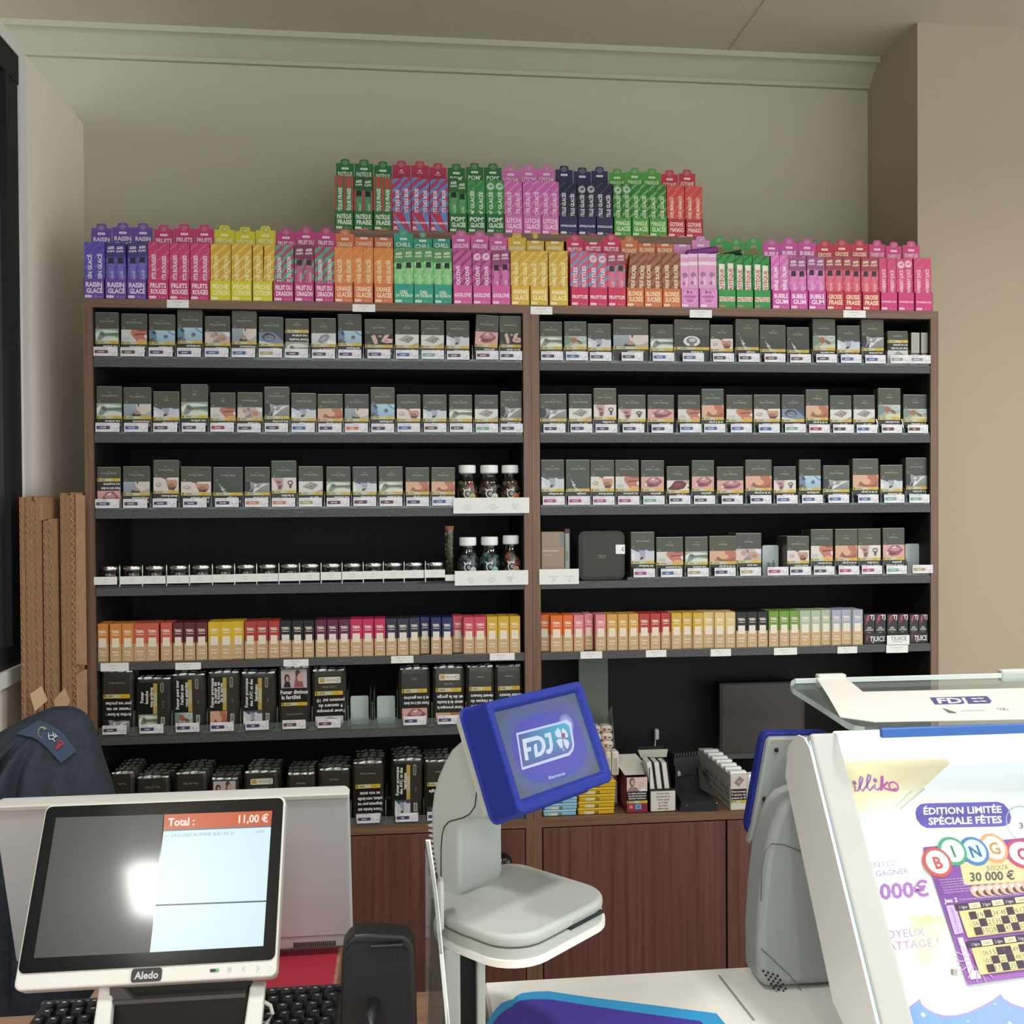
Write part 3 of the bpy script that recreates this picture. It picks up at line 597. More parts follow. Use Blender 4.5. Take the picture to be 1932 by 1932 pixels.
        R(0, 0, 1, 1, '2f3a30', '3f4536'); P([(.18, .95), (.26, .6), (.34, .5), (.32, .4), (.4, .34), (.34, .2), (.5, 0), (.36, .02), (.26, .26), (.3, .36), (.24, .5), (.22, .66)], 'a8ab98'); P([(.28, .4), (.42, .3), (.38, .22), (.26, .3)], 'c4c6b4'); P([(.6, 0), (1, .16), (1, .12), (.66, 0)], '6a5c4a')
    elif k == 'animal':
        R(0, 0, 1, 1, '77787a', '9a9b9a'); P([(0, 1), (0, .1), (.16, .1), (.24, .5), (.2, 1)], '26292b'); P([(.3, .0), (.42, .5), (.55, .42), (.7, .78), (.98, .86), (.84, .7), (.66, .5), (.5, .2), (.36, 0)], 'd2d4d2'); P([(.2, 1), (.5, .86), (.72, .92), (1, .9), (1, 1)], '2c2f31'); P([(.0, 0), (.22, .1), (.3, .4), (.34, .02)], '3b3d3f'); P([(.36, .7), (.48, .8), (.44, .55)], 'e4e5e3')
    elif k == 'throat':
        R(0, 0, 1, 1, 'cda288'); P([(.55, 1), (.92, 1), (1, .6), (1, 0), (.5, 0), (.62, .4)], 'b06a50'); E(.5, .46, .2, .26, 'd2a47c', 16); P([(.2, .16), (.3, .5), (.42, .24), (.7, .12), (.96, .4), (.9, .02), (.4, .02)], '8a5540'); P([(.16, .1), (.3, .05), (.26, .3)], 'a3745c')
    elif k == 'two':
        R(0, 0, 1, 1, 'd4ccc2'); P([(.04, .9), (.16, 1), (.48, 1), (.46, .3), (.4, .0), (.24, .02), (.2, .5)], 'bb8f8a'); P([(.2, .8), (.4, .7), (.36, .5), (.22, .55)], '7a5a58'); P([(.26, .4), (.44, .44), (.38, .1), (.28, .08)], '5d4a48'); cv.ring(*f(.76, .6), .12*W_, .18*H_, .045*W_, '35302e', 12); P([(.7, .5), (.84, .48), (.8, .14), (.72, .16)], '4c4643'); P([(.56, 1), (.68, .86), (.86, .92), (.9, 1)], 'e2dcd4')
PDESC = dict(xray='a foot x-ray', redhand='a reddened cheek', hospital='a blue hospital bed', family='a family embrace', man='a pale man', baby='a blue-tinted baby', lung='a grey lung', twins='two pale feet on black', neck='a pierced neck', couple='a seated couple', mouth='a diseased mouth', dmouth='dark red gums',
             pacifier='a brown dummy', brain='a brain scan', ball='a woman with a ball', smoke='a thread of smoke', animal='a grey coffin', throat='a swollen throat', two='a child and dummy')
PTXT = dict(xray='vos artères', redhand='vos poumons', hospital='cardiaques', family='vos amis', man="d'impuissance", baby='enfant', lung='poumon sur 10', twins='et vos dents', neck='sur 10', couple='des handicaps', mouth='gencives', dmouth='la gorge', pacifier='vous attendez', brain='la fertilité', ball='devenir fumeurs', smoke='aveugle', animal='vos proches', throat='et de la gorge', two='la fertilité')
OLIVES = ['47493a', '4a4a3b', '42453a', '444a3c', '494839']
def warn_band(cv, x0, z0, x1, z1):
    cv.rect(x0, z0, x1, z1, 'c9ac3c'); w = x1-x0; cv.rect(x0+.14*w, z0+.0004, x0+.6*w, z1-.0004, 'c2bf9e'); cv.rect(x0+.16*w, z0+.25*(z1-z0), x0+.36*w, z0+.75*(z1-z0), '8f8a66'); cv.rect(x0+.6*w, z0, x1, z1, 'd0ad2e'); cv.poly([(x0+.05*w, z0+.2*(z1-z0)), (x0+.09*w, z0+.2*(z1-z0)), (x0+.07*w, z1-.0006), (x0+.03*w, z1-.0006)], '2c2a20'); cv.text('39 89', x0+.78*w, (z0+z1)/2, (z1-z0)*.35, 'a8862a', w=w*.28, rot=180)
def pack_print(w, h, kind, name, olive, alt):
    def build():
        cv = CV(); a = w/2-.0006
        cv.text(name, 0, h*.80 if not alt else h*.85, .0042, 'a5a596', bold=0, w=w*.62, rot=180); cv.text(SUB[sum(map(ord, name)) % len(SUB)], 0, h*.865 if not alt else h*.9, .0026, '8f9082', bold=0, w=w*.3, rot=180); cv.text('20', -w*.38, h*.685 if not alt else h*.74, .0024, 'a8a898', rot=180, w=w*.08)
        if alt:
            zb = h*.66; warn_band(cv, -a, zb, a, zb+.0065); cv.rect(-a, h*.36, a, zb, '1c1e1a'); cv.text('vos artères' if kind == 'xray' else 'et à vos gencives', w*.12, h*.59, .005, 'dcdcd4', w=w*.7, rot=180); cv.text('Fumer bouche' if kind == 'xray' else 'Fumer nuit à vos dents', w*.08, h*.49, .0055, 'dcdcd4', w=w*.8, rot=180); picture(cv, kind, -a, .002, a, h*.44)
        else:
            zb = h*.315; cv.rect(-a, .001, a, zb, '1c201a'); warn_band(cv, -a, zb, a, zb+.0062); picture(cv, kind, -a, zb+.0062, a, h*.645)
            cv.text(PTXT[kind], w*.14, zb-.0055, .0048, 'dcdcd2', w=w*.62, rot=180); cv.text('Fumer provoque', w*.04, zb-.0125, .005, 'dcdcd2', w=w*.8, rot=180)
        return cv.me('health_warning', 'gloss_ink')
    return memo(('pack', round(w, 3), round(h, 3), kind, name, alt), build)
SUB = ['Bleu', 'Rouge', 'Gold', 'Blanc', 'Red', 'Classic']
TAGC = dict(p='4a3a62', d='453f50', b='3f5f96', m='5f3f42', g='6ea084', o='c07a58', y='a09a62', k='8c8f8c', r='9a3048', M='a03f70', w='5c4034', t='a89468')
TAGD = dict(p='purple', d='slate', b='blue', m='maroon', g='green', o='orange', y='olive', k='grey', r='red', M='magenta', w='brown', t='tan')
def price_tag(x, z, c, brand, price, label, Y=-.0012, w=.0475, h=.0185, rot=0):
    o = O('price_tag', memo(('tagbody', w), lambda: MB().box(-w/2, w/2, 0, .0009, 0, h).me('price_tag', [tint('tag_plastic', 'e4e2e6', .4)])), None, (x, Y, z), label=label, cat='price tag', group='price tags on the shelf edges')
    def build():
        cv = CV(); cv.text(brand.upper(), -w*.46, h*.84, h*.13, '55555c', bold=0, w=w*.55, align=-1); cv.text('20', w*.42, h*.84, h*.12, '55555c', bold=0, w=w*.08)
        cv.rect(-w*.46, h*.28, w*.1, h*.66, TAGC[c]); cv.text(SUB[len(brand) % 6].upper(), -w*.18, h*.47, h*.15, 'e6e4ea', w=w*.26); cv.poly(rrect(w*.12, w*.46, h*.24, h*.68, h*.06, 3), '8a8a90'); cv.poly(rrect(w*.128, w*.452, h*.26, h*.66, h*.05, 3), 'eceaec')
        cv.text(price.split('.')[0]+',', w*.235, h*.46, h*.28, '34343a', bold=0, w=w*.17); cv.text(price.split('.')[1], w*.385, h*.42, h*.19, '34343a', bold=0, w=w*.1); cv.rect(-w*.45, h*.14, -w*.3, h*.17, '8a8a90'); cv.rect(w*.24, h*.14, w*.42, h*.17, '8a8a90'); return cv.me('tag_print')
    O('tag_print', memo(('tag', c, brand, price, w), build), o)
    if rot: o.rotation_euler = (0, math.radians(rot), 0)
    return o
ROWS = {}
ROWS[0, 'L'] = """A 108 318 87 xray m American Spirit 11.50|A 333 545 97 redhand m American Spirit 11.50|A 560 772 102 hospital p Benson & Hedges 11.00|A 792 995 68 hospital p Benson & Hedges 11.00|A 1012 1220 115 family b Benson & Hedges 11.00|A 1232 1432 78 man b Benson & Hedges 11.00|A 1450 1650 122 baby y Benson & Hedges 11.00|A 1665 1855 138 xray* d Camel 11.00|B 72 268 130 lung d Camel 11.80|B 283 472 98 hospital p Camel 11.80|B 495 720 140 twins p Camel XXL 16.50|B 735 925 143 neck b Camel 11.80|B 938 1125 148 neck g Camel Activ 11.80|B 1140 1325 150 couple m Camel Essential 11.00|B 1368 1553 108 mouth m Camel Essential 11.00|B 1562 1745 112 twins p Chesterfield 11.00"""
ROWS[0, 'R'] = """C 88 293 180 xray p Chesterfield 11.00|C 312 518 180 pacifier b Chesterfield 11.00|C 525 740 200 couple p Dunhill 11.50|C 757 1080 160 man d Dunhill International 11.70|C 1095 1305 205 xray b Dunhill 11.50|C 1310 1632 165 brain b Dunhill International 11.70|C 1642 1850 208 ball d Fortuna 10.90|D 80 283 150 smoke d Fortuna 10.90|D 290 518 203 smoke m Fortuna 16.40|D 528 722 222 smoke m Gauloises 11.00|D 752 948 155 pacifier d Gauloises 11.00|D 962 1163 205 couple b Gauloises 11.00|D 1175 1370 155 animal b Gauloises 11.00|D 1400 1580 255 neck* k Gauloises 12.00"""
ROWS[1, 'L'] = """A 120 342 685 xray p Davidoff Line 11.50|A 355 580 692 man b Davidoff Line 11.50|A 597 808 727 couple d JPS 11.00|A 822 1040 670 xray d JPS 11.00|A 1057 1265 735 redhand r JPS 11.00|A 1275 1480 733 family d L&M International 11.00|A 1495 1700 688 animal d L&M International 11.00|A 1712 1915 738 couple b L&M International 11.00|B 122 322 732 throat p Lucky Strike Red 11.00|B 333 527 735 man o Lucky Strike Red 11.00|B 541 733 680 hospital p Lucky Strike Red 11.00|B 748 938 735 ball b Lucky Strike Bleu 11.00|B 957 1145 737 couple w Lucky Strike Bleu 11.00|B 1162 1348 738 xray d Lucky Strike Original 11.40|B 1365 1552 738 neck g Lucky Strike Ice 10.40|B 1568 1748 712 animal p Lucky Strike 11.00"""
ROWS[1, 'R'] = """C 90 335 840 animal p Lucky Strike Red 16.50|C 352 562 840 neck p Marlboro Red 11.50|C 578 788 790 two p Marlboro Red 11.50|C 802 1055 848 two p Marlboro XL 14.40|C 1068 1312 850 mouth p Marlboro XXL 17.30|C 1345 1550 850 redhand b Marlboro Gold 11.50|C 1563 1768 795 throat b Marlboro Gold 11.50|D 0 228 808 redhand b Marlboro XL 14.40|D 240 470 808 ball b Marlboro XXL 17.30|D 482 680 808 baby g Marlboro 11.00|D 690 887 762 throat r Marlboro 11.00|D 900 1090 812 neck d News 11.00|D 1105 1292 812 neck b News 11.00|D 1315 1513 750 pacifier w News 11.00|D 1535 1757 805 pacifier w News 16.50"""
ROWS[2, 'L'] = """E 137 332 180 mouth* p Philip Morris 11.00|E 352 570 172 man d Philip Morris 11.00|E 593 803 122 ball p Philip Morris 11.00|E 818 1065 175 ball p Philip Morris 13.75|E 1080 1320 180 smoke p Philip Morris 16.50|E 1337 1540 180 animal o Philip Morris 11.00|E 1553 1758 128 two o Philip Morris 11.00|E 1772 1972 175 neck y Philip Morris 11.00|F 190 382 172 xray m Philip Morris 11.00|F 400 592 172 couple m Pueblo 10.70|F 608 798 172 xray w Pueblo 10.70|F 818 1008 178 throat p Rothmans 11.00|F 1022 1210 178 throat b Rothmans 11.00"""
ROWS[2, 'R'] = """G 100 312 135 couple M Vogue L'Originale 11.10|G 327 545 137 smoke M Vogue L'Aroma 11.00|G 550 768 137 ball M Vogue L'Essentielle 11.10|G 778 993 140 redhand M Vogue L'Originale 11.10|G 1008 1220 140 mouth g Vogue L'Originale 10.90|G 1245 1452 195 dmouth d Winston 11.00|G 1472 1675 140 mouth d Winston 11.00|G 1702 1947 198 mouth d Winston XXL 16.50|H 168 397 130 throat d Winston XXL 16.50|H 413 607 187 two b Winston 11.00|H 632 823 127 hospital b Winston 11.00|H 840 1070 180 animal b Winston XXL 16.50|H 1098 1322 120 throat b Winston XXL 16.50|H 1338 1532 172 couple g Winston Supreme 11.00|H 1560 1750 112 animal g Winston Supreme 11.00"""
ROWS[3, 'R'] = """G 918 1135 792 couple M Mademoiselle 10.50|G 1150 1398 838 redhand b Corset 16.50|G 1410 1620 838 xray y Corset 11.00|G 1635 1885 832 throat p Winfield 16.50|H 82 305 765 family y Palermo 11.00|H 527 722 792 ball d Peter Stuyvesant 11.50|H 733 925 733 redhand d Peter Stuyvesant 11.50|H 945 1140 728 throat M Allure 11.00|H 1142 1342 728 two M Allure 11.00|H 1360 1550 722 mouth g Winston 10.90"""
SHELF = ['top', 'second', 'third', 'fourth']
PY = .012
trays = {}
def tray(i, side, x0, x1):
    z = ZS[i]
    t = O('pusher_tray', MB().box(x0, x1, .0032, .20, z+.0004, z+.0028).box(x0, x1, .0022, .0032, z+.0004, z+.0065).me('pusher_tray', ['acryl2']), None, label='clear acrylic pusher tray along the %s shelf of the bay by the %s' % (SHELF[i], 'cardboard' if side == 'L' else 'beige wall'), cat='shelf tray', group='pusher trays')
    trays[i, side] = t; return t
def divider(t, x, z, h=.032):
    O('divider', memo(('div', h), lambda: MB().box(-.0007, .0007, .004, .19, .003, h).ext([(.004, .003), (.02, .003), (.02, h+.006), (.012, h+.006), (.004, h*.5)], -.0007, .0007, 'x').me('divider', ['acryl'])), t, (x, 0, z))
    O('divider_foot', memo('foot', lambda: MB().bbox(-.0075, .0075, -.0006, .008, .001, .0065, .0006).bbox(-.002, .002, .0005, .007, .0065, .016, .0005).me('divider_foot', ['acryl2'])), t, (x, 0, z))
lastx = {}
for (i, side), txt in ROWS.items():
    ents = txt.split('|'); n = len(ents); z = ZS[i]
    xs0, xs1 = (.0200, .9060) if side == 'L' else (.9448, 1.8298)
    if (i, side) == (2, 'L'): xs1 = onY(cpx('F', 1225), 950, 0)[0]
    if (i, side) == (3, 'R'): xs0 = onY(cpx('G', 890), 1070, 0)[0]
    t = tray(i, side, xs0, xs1); end = 'cardboard' if side == 'L' else 'beige wall'
    place = 'on the %s shelf' % SHELF[i]
    for j, e in enumerate(ents):
        f = e.split(' '); c, x0, x1, yt, kind, tag = f[0], float(f[1]), float(f[2]), float(f[3]), f[4], f[5]; name = ' '.join(f[6:-1]); price = f[-1]
        alt = kind.endswith('*'); kind = kind.rstrip('*')
        xa, xb = max(xs0+.0005, onY(cpx(c, x0), cpy(c, yt), PY)[0]), min(xs1-.0002, onY(cpx(c, x1), cpy(c, yt), PY)[0]); zt = onY(cpx(c, (x0+x1)/2), cpy(c, yt), PY)[2]
        w, x = round(xb-xa, 3), (xa+xb)/2; zb = z+.0032; h = round(zt-zb, 3); num = ORD[j if side == 'L' else n-1-j]
        size = 'wide ' if w > .07 else 'tall ' if h > .1115 else ''
        ol = OLIVES[(i*5+j*3) % 5]
        p = O('cigarette_pack', memo(('pb', w, h, ol), lambda: MB().bbox(-w/2, w/2, 0, .0225, 0, h, .0009).me('cigarette_pack', [tint('olive_pack', ol, .38, .12)])), None, (x, PY, zb),
              label='%solive cigarette pack showing %s, %s from the %s, %s shelf' % (size, PDESC[kind], num, end, SHELF[i]), cat='cigarette pack', group='cigarette packs on the shelves')
        O('health_warning', pack_print(w, h, kind, name, ol, alt), p)
        O('film_edge', memo(('fe', w, h), lambda: MB().box(-w/2+.001, w/2-.001, .0004, .004, h-.0001, h+.0005).me('film_edge', ['foil'])), p)
        if (i, side, j) == (0, 'L', 14): p.rotation_euler = (0, math.radians(3.2), 0); p.location.x -= .003
        else: p.rotation_euler = (0, math.radians(rnd.uniform(-.4, .4)), 0)
        # packs queued behind the tall ones in the beige-wall bay: their edges show
        if side == 'R' and (h > .111 or i == 3) and j > 2:
            for q in range(2):
                b = p.copy(); COL.objects.link(b); b.location = (x+rnd.uniform(-.0006, .0006), PY+.0235*(q+1), zb+rnd.uniform(-.001, .001)); b['label'] = 'olive cigarette pack queued %s behind the %s pack from the beige wall, %s shelf' % (['next', 'last'][q], num, SHELF[i]); b['group'] = 'packs queued behind the %s on %s shelf' % (num, SHELF[i])
        price_tag(x, z+.0058+rnd.uniform(-.0006, .0006), tag, name, price, 'white price tag with %s bar, %s from the %s %s' % (TAGD[tag], num, end, place), Y=.0002-.0015)
        if j: divider(t, (lastx[i, side]+xa)/2, z)
        lastx[i, side] = xb
    divider(t, min(xs1-.0085, lastx[i, side]+.004), z)
# two narrow packs seen edge-on at the beige-wall end of the top shelf, and their tag
z = ZS[0]
for j, (a, b) in enumerate([(1605, 1680), (1690, 1755)]):
    xa, xb = onY(cpx('D', a), 630, PY)[0], onY(cpx('D', b), 630, PY)[0]; zt = onY(cpx('D', a), cpy('D', 262), PY)[2]; h = zt-z-.003; w = xb-xa
    p = O('cigarette_pack', MB().bbox(-w/2, w/2, 0, .055, 0, h, .0008).me('cigarette_pack', [tint('olive_pack', OLIVES[0], .38)]), None, ((xa+xb)/2, PY, z+.0032), label='narrow cigarette pack turned edge-on %s, beige-wall end of the top shelf' % ['beside the olive pack', 'against the stile'][j], cat='cigarette pack', group='cigarette packs on the shelves')
    cv = CV(); cv.rect(-w*.46, h*.38, w*.46, h-.001, 'b9b6aa'); cv.rect(-w*.3, .012, w*.3, h*.34, '9aa3a0')
    for q in range(4): cv.rect(-w*.36+q*w*.18, h*.42, -w*.3+q*w*.18, h*.95, '7d7a70')
    O('side_print', cv.me('side_print', 'gloss_ink'), p)
price_tag(onY(cpx('D', 1685), 680, 0)[0], z+.006, 'k', 'Gauloises', '12.00', 'white price tag with grey bar under the two edge-on packs, top shelf', Y=-.0013)
# two empty pusher slots on the fourth shelf
for x0, x1, yt, tag, br, pr, ds in ((315, 455, 868, 'M', 'Vogue', '10.90', 'beside the family-embrace pack'), (1555, 1675, 855, 't', 'Winston', '11.00', 'against the beige-wall stile')):
    xa, xb = onY(cpx('H', x0), 1060, .05)[0], onY(cpx('H', x1), 1060, .05)[0]; zt = onY(cpx('H', x0), cpy('H', yt), .05)[2]
    p = O('pusher_plate', MB().ext(rrect(-(xb-xa)/2, (xb-xa)/2, 0, zt-ZS[3]-.003, .004, 3), 0, .003, 'y').me('pusher_plate', ['frost']), None, ((xa+xb)/2, .05, ZS[3]+.0029), label='empty frosted pusher plate %s on the fourth shelf' % ds, cat='pusher', group='empty pusher plates')
    O('spring_housing', MB().bbox(-.012, .012, .003, .03, 0, .02, .002).me('spring_housing', ['acryl2']), p)
    price_tag((xa+xb)/2-.002, ZS[3]+.0062, tag, br, pr, 'white price tag with %s bar in front of an empty slot on the fourth shelf' % TAGD[tag], Y=-.0013)
# ---------------------------------------------------------------- herb jars, gummy bottles, tube and tin on the third and fourth shelves
z4 = ZS[3]
J = [('E', a, b) for a, b in [(170,325),(360,512),(540,695),(735,885),(913,1070),(1100,1253),(1280,1428),(1455,1605),(1635,1780),(1800,1945)]]+[('F', a, b) for a, b in [(163,310),(330,472),(497,635),(655,792),(818,955),(985,1120)]]
LB = [('E', 117,304),('E',328,512),('E',513,697),('E',710,887),('E',893,1076),('E',1078,1255),('E',1256,1430),('E',1431,1608),('E',1613,1783),('E',1785,1945),('F',148,310),('F',316,478),('F',479,640),('F',641,805),('F',806,964),('F',970,1132)]
JN = ['Afghan', 'Amnesia', 'Berry Haze', 'Blue Dream', 'Blueberry', 'Gelato', 'Gorilla Glue', 'Lemon Haze', 'Master OG', 'Orange Bud', 'Purple Cream', 'Royal Gold', 'Skunk', 'Super Silver', 'Tangie', 'White Widow']
jr = .0198
glass_me = MB().lathe([(0, .0005), (jr-.002, 0), (jr, .002), (jr, .026), (jr-.0015, .029), (jr-.0015, .031)], 24).me('jar_glass', ['glass'], 60)
lid_me = MB().lathe([(jr+.0002, .0305), (jr+.0006, .0315), (jr+.0006, .0375), (jr-.0006, .039), (0, .039)], 28).me('lid', ['metal'], 40)
def herb_mesh(seed):
    m = MB(); r = random.Random(seed)
    for k in range(7):
        a = k*2.4; q = .009*(k % 3)/2; m.ball((q*math.cos(a), q*math.sin(a), .006+.0025*k*.8), .0062, 7, 5, 0, 1, 1, .9, .25)
    return m.me('herb', ['herb'], 60)
HM = [herb_mesh(3), herb_mesh(5), herb_mesh(8)]
zt4 = [onY(cpx('E', 250), cpy('E', 957), .03)[2], onY(cpx('F', 1050), cpy('F', 905), .03)[2]]
JH = .0395
for i, (c, a, b) in enumerate(J):
    X = onY(cpx(c, (a+b)/2), 1065, .03)[0]; s = 1.0
    j = O('herb_jar', None, None, (X, .0305, z4+.005), label='small metal-lidded glass herb jar, %s from the cardboard on the fourth shelf' % ORD[i], cat='jar', group='herb jars on the fourth shelf')
    O('jar_glass', glass_me, j); O('lid', lid_me, j); O('herb', HM[i % 3], j, rz=i*1.1)
    cv = CV(); cv.warp = lambda q: (q[0], -math.sqrt(max(1e-9, (jr+.0003-q[1])**2-q[0]**2)), q[2])
    cv.ring(-.0015, .022, .0024, .0022, .0008, 'dcdcd4', 8, 60, 300); cv.ring(.003, .022, .0024, .0022, .0008, 'dcdcd4', 8, -120, 120); cv.text(JN[i], .001, .0165, .0026, 'd8d8d0', w=.021)
    O('jar_print', cv.me('jar_print'), j)
    if i: O('wire_divider', memo('wire', lambda: MB().tube([(0, 0, 0), (0, 0, .043), (0, .004, .0475), (0, .02, .0485), (0, .06, .0485)], .0012, 6).me('wire_divider', ['metal'], 60)), j, (-.0215, -.024, -.003))
for i, (c, a, b) in enumerate(LB):
    y0 = 1088+(i*-.9); slip(cpx(c, a), cpx(c, b), y0, y0+15.5, [(JN[i], .5, .66, .42), ('10,90€' if i % 3 else '8,90€', .5, .32, .42)], 'white paper price slip under the %s herb jar from the cardboard' % ORD[i], group='price slips under the herb jars')
trj = O('pusher_tray', MB().box(.0200, onY(cpx('F', 1205), 1090, 0)[0], .003, .20, z4+.0004, z4+.0048).me('pusher_tray', ['acryl2']), None, label='clear acrylic tray under the row of herb jars', cat='shelf tray', group='pusher trays')
# corked tube of herb
xa, xb = onY(cpx('F', 1132), 1040, .03)[0], onY(cpx('F', 1203), 1040, .03)[0]; r = (xb-xa)/2; zt = onY(cpx('F', 1165), cpy('F', 640), .03)[2]-z4-.003
tb = O('herb_tube', MB().lathe([(0, .001), (r*.7, .001), (r, .006), (r, zt-.008)], 20).me('herb_tube', ['glass'], 60), None, ((xa+xb)/2, .03, z4+.003), label='tall corked glass tube packed with green herb, beside the last jar', cat='tube')
O('cork', MB().lathe([(0, zt-.014), (r*.93, zt-.014), (r*1.02, zt), (0, zt)], 16).me('cork', ['cork'], 40), tb)
m = MB()
for k in range(70): q = r*.62*math.sqrt(rnd.random()); a = rnd.random()*6.3; m.ball((q*math.cos(a), q*math.sin(a), .006+k/70*(zt-.026)), .0052, 6, 4, 0, 1, 1, .9, .3)
O('herb', m.me('herb', ['herb'], 60), tb, kind='stuff')
slip(cpx('F', 1134), cpx('F', 1245), 1084, 1096, [('Tube', .5, .66, .42), ('5,90€', .5, .3, .42)], 'small paper slip under the corked herb tube')
# gummy bottles
def bottle_meshes():
    R = .0215; prof = [(0, .001), (R*.85, 0), (R, .004), (R, .036), (R*.93, .046), (R*.72, .054), (R*.66, .058), (R*.66, .064)]
    g = MB().lathe(prof, 26).me('bottle_glass', ['glass'], 60); c = MB().lathe([(R*.74, .0615), (R*.80, .063), (R*.80, .0745), (R*.76, .0765), (0, .077)], 28).me('cap', ['cap'], 40); return g, c, R
bg, bc, BR = bottle_meshes()
GUM = [('c04038', '5a6a3a', 'a8c060', 'lime'), ('6a4a3c', '5a4038', 'd8d4cc', 'plain white'), ('4a5a3a', '8a4030', 'd07838', 'orange'), ('3c424c', '50565e', 'c8d0d8', 'pale grey'), ('2c5a54', '3a7068', '9ac8c0', 'mint'), ('5a6a38', 'a04838', 'c8a078', 'peach')]
def bottle(c, x0, x1, yt, zs, gi, shelf, pos):
    xm = onY(cpx(c, (x0+x1)/2), cpy(c, yt), .035)[0]; zt = onY(cpx(c, x0), cpy(c, yt), .035)[2]; s = (zt-zs-.003)/.077; wpx = onY(cpx(c, x1), 900, .035)[0]-onY(cpx(c, x0), 900, .035)[0]; sx = (wpx/2)/(BR*.8)
    b = O('gummy_bottle', None, None, (xm, .036, zs+.003), label='white-capped bottle of gummies with %s emblem, %s shelf, %s' % (GUM[gi][3], shelf, pos), cat='bottle', group='gummy bottles'); b.scale = (sx, sx, s)
    O('bottle_glass', bg, b); O('cap', bc, b)
    m = MB(); r = random.Random(gi)
    for k in range(26): q = BR*.7*math.sqrt(r.random()); a = r.random()*6.3; m.ball((q*math.cos(a), q*math.sin(a), .006+k/26*.038), .0066, 7, 5, k % 2, 1, 1, .9, .2)
    O('gummies', m.me('gummies', [tint('gum', GUM[gi][0], .4), tint('gum', GUM[gi][1], .4)], 60), b, kind='stuff')
    cv = CV(); cv.warp = lambda q: (q[0], -math.sqrt(max(1e-9, (BR+.0003-q[1])**2-q[0]**2)), q[2])
    cv.ring(-.001, .024, .008, .0085, .0022, 'd8dccc', 14, 40, 320); cv.poly([(-.0105, .034), (-.008, .029), (-.005, .0315)], 'd8dccc'); cv.poly([(.0035, .037), (.0015, .031), (.005, .031)], 'd8dccc'); cv.ring(.0005, .0235, .003, .003, .0012, 'd8dccc', 8); cv.ell(.0095, .019, .006, .0058, GUM[gi][2], 12); cv.text('Gummies', 0, .0085, .0026, 'd8dccc', w=.017)
    O('bottle_print', cv.me('bottle_print'), b)
for q, (x0, x1) in enumerate([(1240, 1375), (1412, 1552), (1581, 1716)]): bottle('F', x0, x1, 157, ZS[2], q, 'third', ['beside the swollen-throat pack', 'middle of three', 'against the pillar'][q])
for q, (x0, x1, y) in enumerate([(1245, 1380, 728), (1418, 1552, 724), (1590, 1718, 713)]): bottle('F', x0, x1, y, z4, 3+q, 'fourth', ['beside the corked tube', 'middle of three', 'against the pillar'][q])
slip(855.5, 998.5, 938.5, 969, [('Gummies', .18, .52, .62), ('Lemon Mellow', .18, .38, .55), ('15,90€', .18, .24, .55), ('Gummies', .52, .54, .62), ('Strawberry Banana', .52, .4, .55), ('15,90€', .52, .26, .55), ('Gummies', .81, .58, .62), ('Mango Peach', .81, .44, .55), ('15,90€', .81, .3, .55)], 'long white card price slip under the gummy bottles on the third shelf', Y=-.0045)
slip(858, 996.5, 1075.5, 1105, [('Gummies', .22, .5, .62), ('Cherry Fizz', .22, .36, .55), ('15,90€', .22, .22, .55), ('Gummies', .5, .5, .62), ('Lemon Pomelo', .5, .36, .55), ('15,90€', .5, .22, .55), ('Gummies', .75, .54, .62), ('Pineapple', .75, .4, .55), ('15,90€', .75, .26, .55)], 'long white card price slip under the gummy bottles on the fourth shelf', Y=-.0045)
# tan carton, tube, black tin
def frontbox(name, c, x0, x1, y0, zb, d, mat, label, cat, Y=.014, group=None):
    xa, xb = onY(cpx(c, x0), cpy(c, y0), Y)[0], onY(cpx(c, x1), cpy(c, y0), Y)[0]; zt = onY(cpx(c, (x0+x1)/2), cpy(c, y0), Y)[2]; w, h = xb-xa, zt-zb
    return O(name, MB().bbox(-w/2, w/2, 0, d, 0, h, .0008).me(name, [mat]), None, ((xa+xb)/2, Y, zb), label=label, cat=cat, group=group), w, h
p, w, h = frontbox('tobacco_carton', 'G', 102, 312, 790, z4+.0004, .05, tint('tan_card', '9a8672', .5), 'tan tobacco carton against the pillar on the fourth shelf', 'carton')
cv = CV(); cv.rect(-w/2+.001, h*.70, w/2-.001, h*.71, '7c6a58'); cv.rect(w*.3, h*.72, w*.48, h-.002, '6f7a7c'); cv.text('Amsterdamer', -w*.1, h*.62, .0045, 'c8b8a4', w=w*.7); cv.text('NATUREL', -w*.2, h*.53, .003, 'b8a894', w=w*.4); cv.rect(-w/2+.001, 0.001, w/2-.001, h*.235, 'b9b9b0'); cv.text('Fumer nuit', 0, h*.17, .0055, '4a4a46', w=w*.62); cv.rect(-w/2+.001, h*.235, w/2-.001, h*.245, '5c5248')
O('carton_print', cv.me('carton_print', 'gloss_ink'), p)
p, w, h = frontbox('cigar_sleeve', 'G', 318, 360, 785, z4, .03, tint('clear_sleeve', '8f9490', .25), 'slim grey cigar sleeve standing between the tan carton and the black tin', 'sleeve')
O('cap', MB().bbox(-w/2-.001, w/2+.001, -.001, .031, h-.004, h+.006, .001).me('cap', [tint('maroon_cap', '4a2c30', .4)]), p)
cv = CV(); cv.text('CIGARES', -w*.1, h*.5, .004, '4c5250', rot=90, w=h*.6); O('sleeve_print', cv.me('sleeve_print'), p)
xa, xb = onY(cpx('G', 443), 1040, .016)[0], onY(cpx('G', 862), 1040, .016)[0]; zt = onY(cpx('G', 650), cpy('G', 783), .016)[2]; w, h = xb-xa, zt-z4-.0005
